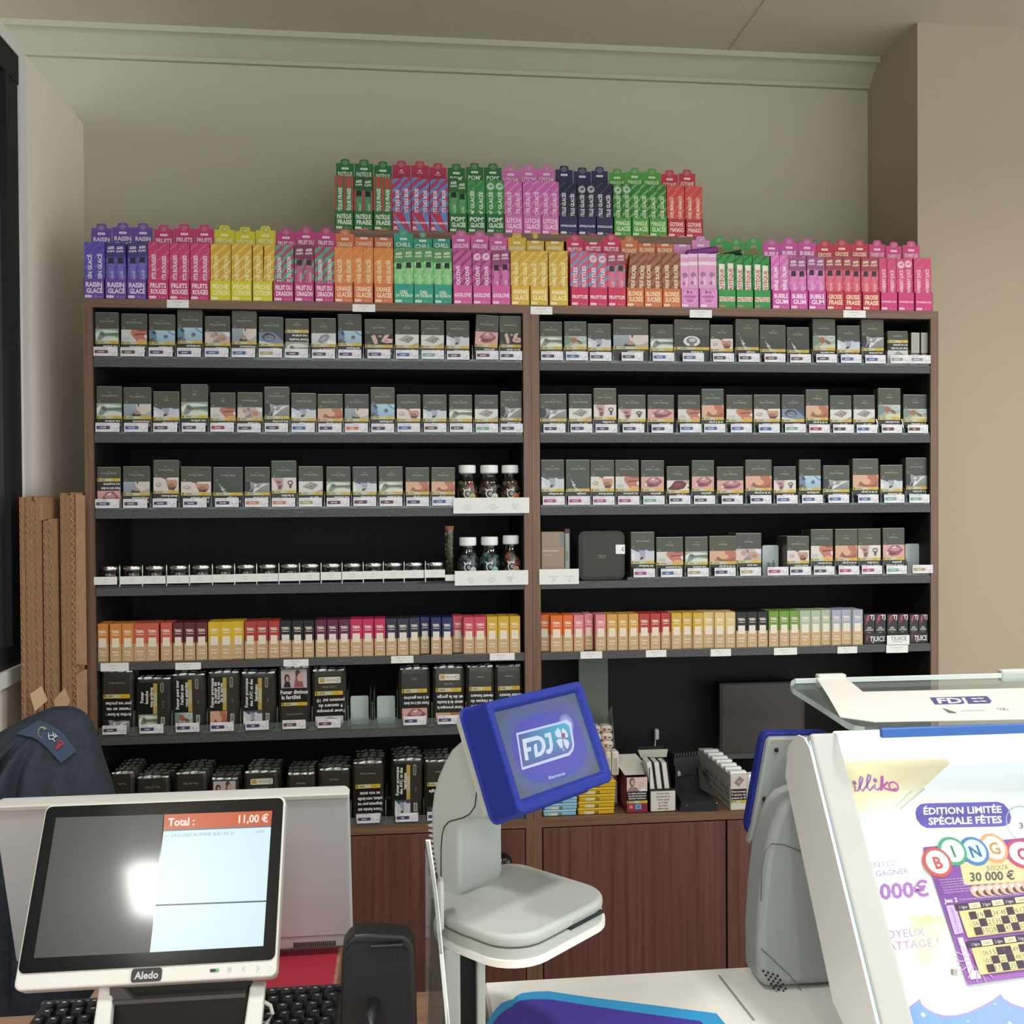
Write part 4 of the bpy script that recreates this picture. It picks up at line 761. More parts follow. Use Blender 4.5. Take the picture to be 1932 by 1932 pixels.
tn = O('cigarillo_tin', MB().ext(rrect(-w/2, w/2, 0, h, .014, 6), 0, .022, 'y').me('cigarillo_tin', [tint('tin_black', '2c2b25', .45)], 40), None, ((xa+xb)/2, .017, z4+.0005), label='square black tin with rounded corners standing on the fourth shelf', cat='tin')
O('rim', MB().ext(rrect(-w/2+.002, w/2-.002, .002, h-.002, .013, 6), -.0012, 0, 'y').me('rim', [tint('tin_rim', '191914', .35)], 40), tn)
O('lid', MB().ext(rrect(-w/2+.0075, w/2-.0075, .0075, h-.0075, .009, 6), -.003, -.0012, 'y').me('lid', [tint('tin_lid', '37342b', .5)], 40), tn)
cv = CV(y0=-.0031); cv.text('Winston', 0, h*.5, .0035, 'a8a698', bold=0, w=w*.2); cv.text('special tabac', 0, h*.46, .0024, 'a8a698', bold=0, w=w*.18); O('lid_print', cv.me('lid_print'), tn)
st = O('seal_sticker', MB().ext(rrect(w*.3, w/2, h*.53, h*.72, .001, 2), -.0042, -.0032, 'y').me('seal_sticker', ['cap']), tn, label='white seal sticker')
cv = CV(y0=-.0044); cv.ring(w*.47, h*.625, .004, .004, .0015, '3a3a38', 12, 60, 300); O('seal_print', cv.me('seal_print'), st)
slip(1017.5, 1092, 1073, 1103, [('20g Franck Benson', .36, .52, .5), ('Naturel', .36, .36, .5), ('15,40€', .36, .22, .5), ('20g Franck Benson', .76, .52, .5), ('Kasaké', .76, .36, .5), ('5,80€', .76, .22, .5)], 'white card price slip beside the pillar, overlapping the fourth shelf edge', Y=-.0025)

# ---------------------------------------------------------------- e-liquid boxes on the fifth shelf
z5 = ZS[4]
JL = [('I',[(137,235),(243,340),(342,437)],'amber','d0843a'),('I',[(440,538),(540,640),(655,750)],'coral','c65a44'),('I',[(755,842),(845,940),(943,1036)],'maroon','5e2226'),('I',[(1042,1138),(1140,1236),(1238,1333)],'yellow','d4ae1e'),('I',[(1337,1430),(1432,1527),(1530,1620)],'brick red','a63a30'),('I',[(1622,1717),(1720,1812),(1813,1903)],'black','15171a'),
 ('J',[(103,193),(197,286),(290,378)],'plum','5c2040'),('J',[(383,475),(478,568),(572,660)],'magenta','c02a5c'),('J',[(663,752),(755,845),(848,933)],'slate black','2a2d3c'),('J',[(935,1012),(1020,1105),(1107,1192)],'navy','1c2658'),('J',[(1193,1275),(1278,1365),(1368,1457)],'rose','c84a5c'),('J',[(1463,1550),(1552,1640),(1643,1730)],'gold','d0a42e')]
JR = [('K',[(84,180),(190,295),(300,393)],'orange','da6a2a'),('K',[(398,492),(495,575),(597,694)],'pink','d8828c'),('K',[(700,797),(800,894),(897,990)],'honey','cf9c4a'),('K',[(993,1091),(1095,1190),(1193,1286)],'scarlet','b23a36'),('K',[(1288,1385),(1387,1482),(1485,1580)],'mustard','cca53c'),('K',[(1583,1680),(1682,1778),(1780,1873)],'cream','d3b878'),('L',[(88,180),(182,272),(274,362)],'jet black','121416'),('L',[(368,458),(460,549),(551,638)],'leaf green','6c9434'),('L',[(640,733),(735,823),(825,912)],'sage','a6b59c'),('L',[(915,1000),(1002,1092),(1098,1187)],'lavender grey','a0a5b2')]
def juice_mesh(c, w, h):
    def build():
        m = MB(); cut = h*.46; k = L4('c2a276'); t = L4(c)
        m.bbox(-w/2, w/2, 0, w, 0, h, .0006, 0, k)
        m.c = [t if v[2] > cut else k for v in m.v]; return m.me('e_liquid_box', [tint('juice_top', c, .45)])
    return memo(('jb', c, w, h), build)
def juice_print(c, w, h, nm):
    def build():
        cv = CV(); a = w/2-.0004; cut = h*.47
        cv.rect(-a, .0005, a, cut, 'c4a478'); ic = 'f2e6d4'
        cv.text('TRIBAL', 0, h*.79, h*.075, ic, w=w*.66, rot=4); cv.rect(-w*.28, h*.70, w*.3, h*.715, ic)
        cv.rect(-w*.31, h*.385, w*.31, h*.62, 'e6dcc8')
        for q in range(8): an = q*math.pi/4; cv.poly([(math.cos(an-.12)*w*.07, h*.5+math.sin(an-.12)*w*.07), (math.cos(an)*w*.25, h*.5+math.sin(an)*w*.25), (math.cos(an+.12)*w*.07, h*.5+math.sin(an+.12)*w*.07)], 'cdbf9f')
        cv.text(nm[0], 0, h*.27, h*.055, 'efe2ca', w=w*.55); cv.text(nm[1], 0, h*.19, h*.05, 'efe2ca', w=w*.66); cv.rect(-w*.24, h*.055, w*.24, h*.07, 'e8d8ba'); return cv.me('box_print')
    return memo(('jp', c, w, h), build)
JNM = [('Mango', 'Frais'), ('Fraise', 'Kiwi'), ('Cola', 'Cerise'), ('Citron', 'Jaune'), ('Fruits', 'Rouges'), ('Réglisse', 'Noire'), ('Mûre', 'Sauvage'), ('Grenade', 'Litchi'), ('Cassis', 'Frais'), ('Myrtille', 'Bleue'), ('Goyave', 'Rose'), ('Ananas', 'Coco')]
for side, rows in (('L', JL), ('R', JR)):
    end = 'cardboard' if side == 'L' else 'pillar'
    for gi, (c, sp, nm, col) in enumerate(rows):
        for q, (a, b) in enumerate(sp):
            yoff = .006+(.0 if (gi+q) % 5 else .004)+(.016 if (side, gi, q) in (('R', 1, 1), ('L', 9, 0), ('L', 10, 0)) else 0)+(.008 if (side, gi, q) in (('R', 0, 0),) else 0)
            xa, xb = onY(cpx(c, a), 1200, yoff)[0], onY(cpx(c, b), 1200, yoff)[0]; w = .0265 if xb-xa > .024 else round(xb-xa, 4); w = round(min(w, xb-xa+.001), 4)-.0006; w = round(w, 3); h = .0795
            p = O('e_liquid_box', juice_mesh(col, w, h), None, ((xa+xb)/2, yoff, z5), label='%s and kraft e-liquid box, %s of its three, counting from the %s' % (nm, ORD[q], end), cat='box', group='e-liquid boxes on the fifth shelf')
            O('box_print', juice_print(col, w, h, JNM[(gi+(5 if side == 'R' else 0)) % 12]), p)
            b2 = p.copy(); COL.objects.link(b2); b2.location = ((xa+xb)/2+rnd.uniform(-.001, .001), yoff+w+.003+rnd.uniform(0, .002), z5); b2['label'] = '%s-topped e-liquid box directly behind the %s of the front three' % (nm, ORD[q]); b2['group'] = 'second row of %s e-liquid boxes' % nm
cl5 = O('shelf_lip', MB().box(.0195, .9065, -.0004, .0012, z5, z5+.0012).box(.9445, 1.8305, -.0004, .0012, z5, z5+.0012).me('shelf_lip', ['acryl2']), unit)
for i, (a, b) in enumerate([(1195, 1393), (1396, 1586), (1590, 1778)]):
    Y = .008; xa, xb = onY(cpx('L', a), 1190, Y)[0], min(onY(cpx('L', b), 1190, Y)[0], 1.8302); w = xb-xa-.001; zt = onY(cpx('L', a), cpy('L', 135), Y)[2]-z5
    d = O('juice_display_box', MB().box(-w/2, w/2, 0, .0008, 0, .026).box(-w/2, w/2, 0, .06, 0, .0008).box(-w/2, -w/2+.0008, 0, .06, 0, .03).box(w/2-.0008, w/2, 0, .06, 0, .03).me('juice_display_box', [tint('tj_black', '1d1a1b', .45)]), None, ((xa+xb)/2, Y, z5), label='black e-liquid display box with red bolt, %s from the lavender grey boxes' % ORD[i], cat='display box', group='black e-liquid display boxes')
    cv = CV(); cv.poly([(-w*.42, .004), (-w*.36, .012), (-w*.4, .012), (-w*.36, .021), (-w*.3, .021), (-w*.33, .014), (-w*.29, .014)], 'a02c40'); cv.text('TJUICE', w*.1, .0128, .0115, 'dcd8d4', w=w*.68); O('front_print', cv.me('front_print'), d)
    for k in (0, 1):
        bw = w/2-.0012; b = O('e_liquid_box', memo(('tjb', round(bw, 4), round(zt, 3)), lambda: MB().bbox(-bw/2, bw/2, 0, bw, 0, zt-.001, .0006).me('e_liquid_box', [tint('tj_box', '242021', .4)])), None, ((xa+xb)/2+(-.5+k)*(bw+.001), Y+.0015, z5+.0009), label='black e-liquid box with red bolt, %s in the %s black display box' % (ORD[k], ORD[i]), cat='box', group='black e-liquid boxes')
        cv = CV(); h = zt; cv.poly([(-bw*.42, h*.62), (-bw*.2, h*.78), (-bw*.34, h*.78), (-bw*.16, h*.97), (bw*.04, h*.97), (-bw*.06, h*.84), (bw*.04, h*.84)], 'a83048'); cv.text('TJ', bw*.26, h*.9, h*.14, 'dcd8d4', w=bw*.44); cv.text('RED', 0, h*.54, h*.055, 'c8c4c0', w=bw*.4); cv.text('ASTAIRE', 0, h*.47, h*.055, 'c8c4c0', w=bw*.7); cv.text('10ML', 0, h*.38, h*.04, 'a8a4a0', w=bw*.4); O('box_print', cv.me('box_print', 'gloss_ink'), b)
    if i == 1:
        o, = [slip(cpx('L', 1395), cpx('L', 1590), cpy('L', 313), cpy('L', 398), [('TJUICE', .52, .66, 2.2), ('10 ML 50/50', .5, .3, .6)], 'white card slip lettered in capitals over the middle black display box', Y=-.001, fade='55555a')]
for i, (x0, x1, y0, y1, lab) in enumerate([(190,243,1250,1267,'I'),(331,379,1249.5,1264,'I'),(535,582,1243.5,1257.5,'I'),(738,780,1237,1251.5,'I'),(924,971,1231.5,1246,'I')]):
    slip(x0, x1, y0, y1, [('TRIBAL 10 ML', .45, .68, .55), ('4,90€', .45, .3, .55)], 'white paper price slip on the fifth shelf edge, %s from the cardboard' % ORD[i], group='price slips on the fifth shelf')
for i, (x0, x1, y0, y1) in enumerate([(1095,1136,1228.5,1243),(1218.5,1257,1226,1240),(1340.5,1379,1224,1238.5),(1460,1503.5,1221.5,1236),(1580,1617,1219.5,1233)]):
    slip(x0, x1, y0, y1, [('TRIBAL 10 ML', .45, .68, .55), ('4,90€', .45, .3, .55)], 'white paper price slip on the fifth shelf edge, %s after the pillar' % ORD[i], group='price slips on the fifth shelf')
slip(1672, 1713, 1216.5, 1232, [('RED ASTAIRE 10 ML', .5, .68, .55), ('5,90€', .5, .3, .55)], 'white paper price slip on the shelf edge below the black display boxes', Y=-.0016)
# ---------------------------------------------------------------- tobacco pouches
def pouch_mesh(w, h, d=.022):
    def build():
        m = MB(); c = .006
        pr = [(-w/2+c, 0), (w/2-c, 0), (w/2, d*.35), (w/2, d*.65), (w/2-c, d), (-w/2+c, d), (-w/2, d*.65), (-w/2, d*.35)]
        n = len(pr); V = []
        for z, s in ((0, .95), (.006, 1), (h-.008, 1), (h, .96)):
            for x, y in pr: V.append((x*s, d/2+(y-d/2)*s, z))
        F = [tuple(range(n-1, -1, -1))]+[(k*n+i, k*n+(i+1) % n, (k+1)*n+(i+1) % n, (k+1)*n+i) for k in range(3) for i in range(n)]+[tuple(3*n+i for i in range(n))]
        m.add(V, F); return m.me('tobacco_pouch', [tint('pouch_film', '35332b', .3, .25)])
    return memo(('pouch', round(w, 3), round(h, 3)), build)
def crimp_mesh(w, d=.022):
    def build():
        m = MB(); P = [(-w/2+.003+(w-.006)*i/10, d*.25+.003*math.sin(i*2.1)+d*.2*math.sin(math.pi*i/10)) for i in range(11)]
        V = []
        for x, y in P: V += [(x, y, -.002), (x, y+.001, .003+.0012*math.sin(x*90+w*400))]
        m.add(V, [(2*i, 2*i+2, 2*i+3, 2*i+1) for i in range(10)])
        m.box(-w/2+.004, w/2-.004, .004, d-.004, -.001, .0004); return m.me('crimped_top', ['foil' if d == .022 else 'film'])
    return memo(('crimp', round(w, 3), d), build)
def pouch_print(w, h, lay, kind, name, lines):
    cv = CV(); a = w/2-.0062; K = '1a1a18'; Wt = 'e2e0da'
    if lay == 'down':
        cv.text(name, 0, h*.83, .0042, '9a988c', bold=0, w=w*.5, rot=180); zb = h*.585; cv.rect(-a, .003, a, zb, K); warn_band(cv, -a, zb, a, zb+.0085)
        for q, t in enumerate(lines): cv.text(t, w*.06, zb-.0115-q*.0115, .0068, Wt, w=w*.8, rot=180)
        picture(cv, kind, -a, .004, a, max(.02, zb-.006-.0115*len(lines)-.004))
    elif lay == 'sticker':
        cv.text(name, 0, h*.72, .0042, '9a988c', bold=0, w=w*.6, rot=180); cv.pill(-w*.3, h*.79, w*.36, h*.90, 'd8d2c4', .003); cv.rect(-w*.27, h*.805, -w*.12, h*.885, 'b89a50'); cv.ring(w*.27, h*.845, .004, .004, .0012, '6a655c', 10); cv.text('RECYCLEZ', w*.06, h*.845, .0028, '7c7668', w=w*.3, rot=180)
        zb = h*.58; cv.rect(-a, .003, a, zb, K); warn_band(cv, -a, zb, a, zb+.0085)
        for q, t in enumerate(lines): cv.text(t, w*.05, zb-.0115-q*.0115, .0072, Wt, w=w*.82, rot=180)
        picture(cv, kind, -a, .004, a, max(.02, zb-.006-.0115*len(lines)-.004))
    elif lay == 'side':
        x1 = a*.28; cv.rect(-a, h*.35, x1, h-.006, K); n = len(lines)
        for q, t in enumerate(lines): cv.text(t, -a+(q+.62)*(x1+a-.009)/n, h*.67, .0066, Wt, w=h*.56, rot=90)
        picture(cv, kind, -a, .012, x1, h*.35)
        cv.rect(x1-.0085, h*.36, x1-.0005, h-.008, 'b89c48'); cv.rect(x1-.008, h*.5, x1-.001, h*.75, 'b4ae8c'); cv.pill(x1+.006, h*.76, x1+.0125, h*.94, '9c9a90', .003); cv.pill(x1+.0072, h*.775, x1+.0113, h*.925, '55544c', .002); cv.rect(x1+.007, h*.16, x1+.015, h*.3, 'b0aea6'); cv.rect(x1+.0085, h*.18, x1+.0135, h*.28, '7a786e'); cv.text(name, x1+.011, h*.53, .0034, '8d8b80', bold=0, w=h*.2, rot=90)
    else:
        cv.rect(-a, h*.68, a, h-.002, 'bdb0b0'); cv.ell(-w*.22, h*.84, w*.09, h*.07, '3c302c'); cv.poly([(-w*.34, h*.69), (-w*.28, h*.79), (-w*.14, h*.78), (-w*.1, h*.69)], '2a2626'); cv.ell(-w*.21, h*.83, w*.05, h*.045, 'b89a8a'); cv.poly([(w*.0, h*.69), (w*.06, h*.9), (w*.22, h*.92), (w*.3, h*.69)], '8a5a54'); cv.ell(w*.12, h*.92, w*.08, h*.06, '5a4034'); cv.ell(w*.2, h*.85, w*.1, h*.07, 'c8a48c'); cv.poly([(w*.02, h*.69), (w*.12, h*.76), (w*.26, h*.69)], 'a04050')
        cv.rect(-a, h*.44, a, h*.68, K); cv.text(lines[0], 0, h*.615, .0085, Wt, w=w*.86); cv.text(lines[1], -w*.1, h*.53, .0085, Wt, w=w*.6); warn_band(cv, -a, h*.385, a, h*.44); cv.text(name, 0, h*.25, .0042, '9a988c', bold=0, w=w*.5)
    return cv.me('health_warning', 'gloss_ink')
z6 = ZS6; PYY = .014
tray6 = O('pusher_tray', MB().box(.02, .906, .0032, .2, z6+.0004, z6+.0028).box(.02, .906, .0022, .0032, z6+.0004, z6+.02).me('pusher_tray', ['acryl']), None, label='clear acrylic tray with a raised lip under the upper row of tobacco pouches', cat='shelf tray', group='pusher trays')
PO = [('I',155,430,600,'down','animal','American Spirit',['pour vos proches','restez en vie','Arrêtez de fumer :'],'d','16.40'),('I',450,740,655,'side','xray','Autentik',['Fumer','bouche','vos artères'],'p','14.90'),('I',745,1025,622,'side','pacifier','Ajja',['Fumer peut tuer',"l'enfant que",'vous attendez'],'p','16.50'),
 ('I',1030,1295,605,'side','throat','Ajja',['Fumer provoque','le cancer de','la bouche et','de la gorge'],'p','16.50'),('I',1300,1590,610,'side','couple','Ajja',['Fumer provoque','des AVC et des','handicaps'],'p','16.50'),('I',1612,1872,562,'up','family','Camel Essential',['Fumer diminue','la fertilité'],'w','15.90'),
 ('J',80,352,575,'sticker','neck','Lucky Strike',['poumon sur 10','9 cancers du','Fumer provoque'],'w','15.90'),('J',768,1015,560,'down','mouth','1637',['et à vos gencives','Fumer nuit à vos dents'],'p','15.90'),('J',1033,1285,552,'sticker','throat','Pall Mall',['et de la gorge','cancer de la bouche','Fumer provoque le'],'p','15.90'),('J',1300,1522,545,'down','ball','Pueblo',['devenir fumeurs','de risques de','fumeurs ont plus'],'p','15.90'),('J',1530,1752,540,'down','family','Pueblo',['devenir fumeurs','de risques de','fumeurs ont plus'],'p','15.90')]
def pouch(x0, x1, zt, zb, e, idx, row, Y, behind, tagz=True):
    c, _, _, _, lay, kind, name, lines, tag, price = e
    w, h = round(x1-x0, 3), round(zt-zb, 3); x = (x0+x1)/2
    lab = 'tobacco pouch picturing %s, %s from the cardboard, %s row' % (PDESC[kind] if lay != 'up' else 'a mother and child', ORD[idx], row)
    p = O('tobacco_pouch', pouch_mesh(w, h), None, (x, Y, zb), label=lab, cat='tobacco pouch', group='tobacco pouches')
    O('crimped_top', crimp_mesh(w), p, (0, 0, h)); O('health_warning', pouch_print(w, h, lay, kind, name, lines), p)
    p.rotation_euler = (0, math.radians(rnd.uniform(-.8, .8)), 0)
    for q in range(behind):
        b = O('tobacco_pouch', pouch_mesh(w, h), None, (x+rnd.uniform(-.003, .003), Y+.0232*(q+1)+rnd.uniform(0, .001), zb+rnd.uniform(0, .002)), label='black tobacco pouch queued %s behind the %s from the cardboard, %s row' % (ORD[q], ORD[idx], row), cat='tobacco pouch', group='pouches queued behind the %s on the %s row' % (ORD[idx], row))
        b.rotation_euler = (math.radians(rnd.uniform(-1, .2)), math.radians(rnd.uniform(-1.3, 1.3)), 0); O('crimped_top', crimp_mesh(w, .0219), b, (0, 0, h))
    if tagz: price_tag(x, zb+.003+rnd.uniform(0, .001), tag, name, price, 'white price tag with %s bar, under the %s pouch from the cardboard, %s row' % (TAGD[tag], ORD[idx], row), Y=.0-.0016)
for i, e in enumerate(PO):
    c = e[0]; xa, xb = max(.0206, onY(cpx(c, e[1]), cpy(c, e[3]), PYY)[0]), onY(cpx(c, e[2]), cpy(c, e[3]), PYY)[0]; zt = onY(cpx(c, (e[1]+e[2])/2), cpy(c, e[3]), PYY)[2]
    pouch(xa, xb-.001, min(zt, ZS[4]-TH-.007), z6+.003, e, i, 'upper', PYY, 1)
    divider(tray6, min(xb+.003, .8975), z6, .045)
for q, (x0, x1) in enumerate([(385, 527), (595, 737)]):
    xa, xb = onY(cpx('J', x0), 1360, .04)[0], onY(cpx('J', x1), 1360, .04)[0]; zt = onY(cpx('J', x0), cpy('J', 770), .04)[2]-z6
    p = O('pusher_plate', MB().ext(rrect(-(xb-xa)/2, (xb-xa)/2, 0, zt-.003, .004, 3), 0, .003, 'y').me('pusher_plate', ['frost']), None, ((xa+xb)/2, .04, z6+.0029), label='empty white pusher plate between the pouches, %s' % ['beside the recycling-sticker pouch', 'beside the diseased-mouth pouch'][q], cat='pusher', group='empty pusher plates')
    O('guide', MB().box(-(xb-xa)/2-.006, -(xb-xa)/2-.0045, -.03, .1, .0, zt+.014).box((xb-xa)/2+.0045, (xb-xa)/2+.006, -.03, .1, 0, zt+.014).box(-(xb-xa)/2-.004, (xb-xa)/2+.004, -.032, -.031, 0, .02).me('guide', ['acryl']), p)
    divider(tray6, (xa+xb)/2-.0285, z6, .05)
PB = [('M',130,372,410,'down','animal','Pueblo',['sur vos amis'],'p','15.90'),('M',385,715,452,'down','ball','Fleur du Pays',['devenir fumeurs'],'p','16.00'),('M',755,1072,410,'down','neck','Fleur du Pays',['sur 10'],'p','16.00'),('M',1090,1372,470,'up','mouth','Interval',['Fumer','nuit'],'p','16.00'),('M',1420,1755,402,'sticker','mouth','Lucky Strike',['gencives'],'p','16.00'),
 ('N',0,296,440,'down','smoke','Manitou',['aveugle'],'p','16.00'),('N',312,640,395,'down','baby','Natural',['enfant'],'p','16.00'),('N',668,990,330,'down','family','Marlboro Rouge',['et vos amis','enfants, votre famille','dangereuse pour vos','Votre fumée est'],'p','16.00'),('N',1060,1375,300,'side','couple','News',['Fumer provoque','des AVC et des','handicaps'],'p','15.90'),('N',1390,1680,315,'down','smoke','Pueblo',['rend aveugle','et peut','Fumer'],'p','15.90')]
traylow = O('pusher_tray', MB().box(.02, .906, .0032, .2, ZB+.0004, ZB+.0028).box(.02, .906, .0022, .0032, ZB+.0004, ZB+.018).me('pusher_tray', ['acryl']), None, label='clear acrylic tray under the lower row of tobacco pouches, on the cabinet base', cat='shelf tray', group='pusher trays')
for i, e in enumerate(PB):
    c = e[0]; xa, xb = onY(cpx(c, e[1]), cpy(c, e[3]), PYY)[0], onY(cpx(c, e[2]), cpy(c, e[3]), PYY)[0]; zt = onY(cpx(c, (e[1]+e[2])/2), cpy(c, e[3]), PYY)[2]
    pouch(xa+.001, xb-.001, zt, ZB+.003, e, i, 'lower', PYY, 4, i > 5); divider(traylow, min(xb+.003, .8975), ZB, .045)

# ---------------------------------------------------------------- things standing in the open recess of the beige-wall bay
def rbox(name, px0, px1, py0, py1, Y, d, mat, label, cat, b=.0008, zb=None, group=None, par=None):
    A, B = onY(px0, py1, Y), onY(px1, py0, Y); zb = A[2] if zb is None else zb; w, h = B[0]-A[0], B[2]-zb
    return O(name, MB().bbox(-w/2, w/2, 0, d, 0, h, b).me(name, [mat]), par, ((A[0]+B[0])/2, Y, zb), label=label, cat=cat, group=group), w, h
z = ZB+.0005
o, w, h = rbox('grey_board', 1093, 1147, 1242, 1500, .21, .02, tint('grey_green_board', '7d8478', .7), 'tall grey-green board standing upright in the open recess', 'board', zb=z)
o.location.z = z; 
o, w, h = rbox('monitor', 1357, 1520, 1284, 1434, .2, .03, 'black', 'dark flat monitor standing at the back of the open recess', 'monitor', .002)
O('screen', MB().box(-w/2+.008, w/2-.008, -.001, 0, .016, h-.006).me('screen', [mk('dim_screen', '3c342d', .3)]), o); O('chin', MB().box(-w/2+.004, w/2-.004, -.0015, 0, .002, .014).me('chin', [tint('chin', '4a4a48', .5)]), o); O('foot', MB().box(-.05, .05, -.02, .06, -(o.location.z-z), -(o.location.z-z)+.008).box(-.02, .02, .005, .02, -(o.location.z-z), .01).me('foot', ['black']), o)
# small tins in two stacks
def tin(x, zz, y, w, h, d, col, lab, kind):
    t = O('cigarillo_tin', memo(('tin', w, h, col), lambda: MB().bbox(-w/2, w/2, 0, d, 0, h*.62, .002).me('cigarillo_tin', [tint('tin', col, .35)])), None, (x, y, zz), label=lab, cat='tin', group=kind+' tins')
    O('lid', memo(('tinl', w, h, col), lambda: MB().bbox(-w/2-.001, w/2+.001, -.001, d+.001, h*.62, h-.0004, .0018).me('lid', [tint('tinlid', hexmix(col, 'ffffff', .12), .35)])), t)
    cv = CV(); cv.pill(-w*.34, h*.1, -w*.06, h*.5, 'cfcaa8'); cv.ring(-w*.29, h*.3, .002, .002, .0006, '8a866a', 8); cv.rect(-w*.03, h*.1, w*.06, h*.5, '2a2618'); cv.text('Ri', w*.015, h*.3, h*.26, 'c8b040'); O('tin_print', memo(('tinp', w, h), lambda: cv.me('tin_print')), t)
A, B = onY(1091, 1538, .012), onY(1158.5, 1538, .012); w = B[0]-A[0]; th = .0147
for k in range(5): tin((A[0]+B[0])/2+(.004 if k == 4 else .001*k), z+.0003+k*th, .012, round(w, 4), th, .07, 'c9a21c', 'yellow cigarillo tin, %s up in its stack on the cabinet base' % ORD[k], 'yellow')
A, B = onY(1025, 1540, .012), onY(1087, 1540, .012); w = B[0]-A[0]
for k in range(3): tin((A[0]+B[0])/2+(.002 if k else 0), z+.0003+k*.0135, .012, round(w, 4), .0135, .06, '86b4cc', 'pale blue cigarillo tin, %s up in its stack beside the pillar' % ORD[k], 'pale blue')
# cream cartons of small packs behind the yellow tins, in a clear box
base = O('pack_dispenser', None, None, (onY(1140, 1500, .1)[0], .085, z), label='tall clear-sided dispenser of cream packs behind the yellow tins', cat='dispenser')
dx0, dx1 = -.028, .026
O('tray', MB().box(dx0-.001, dx1+.001, 0, .12, 0, .05).me('tray', ['cream']), base); O('side_sheet', MB().ext([(0.0, .05), (.12, .05), (.12, .17), (.06, .21)], dx1+.001, dx1+.002, 'x').me('side_sheet', ['acryl']), base)
for r in range(7):
    for c in range(2):
        x = base.location.x+dx0+.014+c*.027; pkm = memo('creampk', lambda: MB().bbox(-.0128, .0128, 0, .03, 0, .0165, .004).me('cream_pack', ['cream']))
        p = O('cream_pack', pkm, None, (x, .087+r*.007, z+.0502+r*.0168), label='small cream pack, %s layer up, %s in the dispenser behind the tins' % (ORD[r], ['pillar side', 'wall side'][c]), cat='pack', group='cream packs in the dispenser')
        cv = CV(); cv.rect(-.009, .004, -.002, .011, '9a5a52'); cv.rect(.001, .006, .009, .009, '6a5a50'); O('pack_print', memo('creampr', lambda: cv.me('pack_print')), p)
for k, (a, b) in enumerate([(1143, 1153), (1155, 1168)]):
    o, w, h = rbox('cream_case', a, b, 1418, 1482, .046, .03, M['cream'], 'upright cream case standing on the yellow tins, %s' % ['next to the customer display', 'nearer the maroon carton'][k], 'case', .003, zb=z+5*.0147+.0006)
    cv = CV(); cv.rect(-w*.28, .006, w*.28, h-.014, 'aaa69c'); O('case_print', cv.me('case_print'), o)
# maroon carton with pictured front and raised flap
Y = .012; A, B = onY(1183, 1537, Y), onY(1221.5, 1537, Y); w = B[0]-A[0]; h = onY(1200, 1466, Y)[2]-z; D = .10
o = O('carton', MB().box(-w/2, w/2, 0, .001, 0, h).box(-w/2, -w/2+.001, .001, D, 0, h*.96).box(w/2-.001, w/2, .001, D, 0, h*.96).box(-w/2, w/2, D-.001, D, 0, h*1.25).box(-w/2, w/2, 0, D, 0, .001).me('carton', [tint('maroon_carton', '7c2438', .5)]), None, ((A[0]+B[0])/2, Y, z), label='open maroon carton with a pictured front, on the cabinet base beside the yellow tins', cat='carton')
O('flap', MB().add([(-w/2, .02, h*.99), (w/2, .02, h*.99), (w*.62, .055, h*1.2), (w*.3, .07, h*1.42), (-w*.72, .07, h*1.42), (-w*.74, .04, h*1.2)], [(0, 1, 2, 3, 4, 5)]).me('flap', [tint('grey_card', 'b4b5a8', .7)]), o)
cv = CV(); cv.rect(-w/2, h*.6, w/2, h-.001, 'cdbcb4'); cv.ell(-w*.24, h*.86, w*.14, h*.12, '6a4438'); cv.ell(-w*.22, h*.85, w*.09, h*.08, 'c0a090'); cv.poly([(-w*.5, h*.6), (-w*.3, h*.76), (-.0, h*.7), (w*.1, h*.6)], '9a7a72'); cv.ell(w*.22, h*.78, w*.13, h*.09, 'cfac9c'); cv.poly([(w*.1, h*.6), (w*.3, h*.7), (w*.5, h*.6)], 'e6dcd6'); cv.rect(-w/2, h*.34, w/2, h*.6, '151312')
for q, t in enumerate(['Les enfants de fumeurs', 'ont plus de risques de', 'devenir fumeurs']): cv.text(t, 0, h*(.55-.07*q), .0042, 'd8d4d0', w=w*.88)
warn_band(cv, -w/2, h*.27, w/2, h*.34); cv.rect(-w*.44, h*.1, -w*.14, h*.25, 'a83a48'); cv.ring(-w*.3, h*.175, .003, .003, .001, 'e8d8d8', 10); cv.rect(-w*.1, h*.1, w*.2, h*.25, '6a9ac0'); cv.text('OZ', w*.05, h*.175, .004, '2a4a6a'); O('carton_print', cv.me('carton_print'), o)
# black carton of striped packs with a white warning front
A, B = onY(1226, 1533, Y), onY(1276, 1533, Y); w = B[0]-A[0]; h = onY(1250, 1488, Y)[2]-z; D = .11
o = O('carton', MB().box(-w/2, w/2, 0, .001, 0, h).box(w/2-.001, w/2, .001, D, 0, h*1.9).box(-w/2, -w/2+.001, .001, D, 0, h*1.9).box(-w/2, w/2, D-.001, D, 0, h*2.3).box(-w/2, w/2, 0, D, 0, .001).me('carton', [tint('black_carton', '1f1d1b', .5)]), None, ((A[0]+B[0])/2, Y, z), label='open black carton with white warning panel, holding slim striped packs', cat='carton')
O('flap', MB().ext([(-w*.62, h*2.3), (w*.55, h*2.3), (w*.5, h*1.95), (-w*.5, h*1.95)], D-.03, D-.029, 'y').me('flap', [tint('grey_card', 'b4b5a8', .7)]), o)
cv = CV(); cv.pill(-w*.46, .002, w*.46, h*.9, 'cfcbc0', .002)
for q, t in enumerate(['Fumer nuit', 'gravement à', 'votre santé', 'et à celle', 'de votre', 'entourage']): cv.text(t, 0, h*(.8-.13*q), .0044, '6a6660', w=w*.76)
O('warning_panel', cv.me('warning_panel'), o)
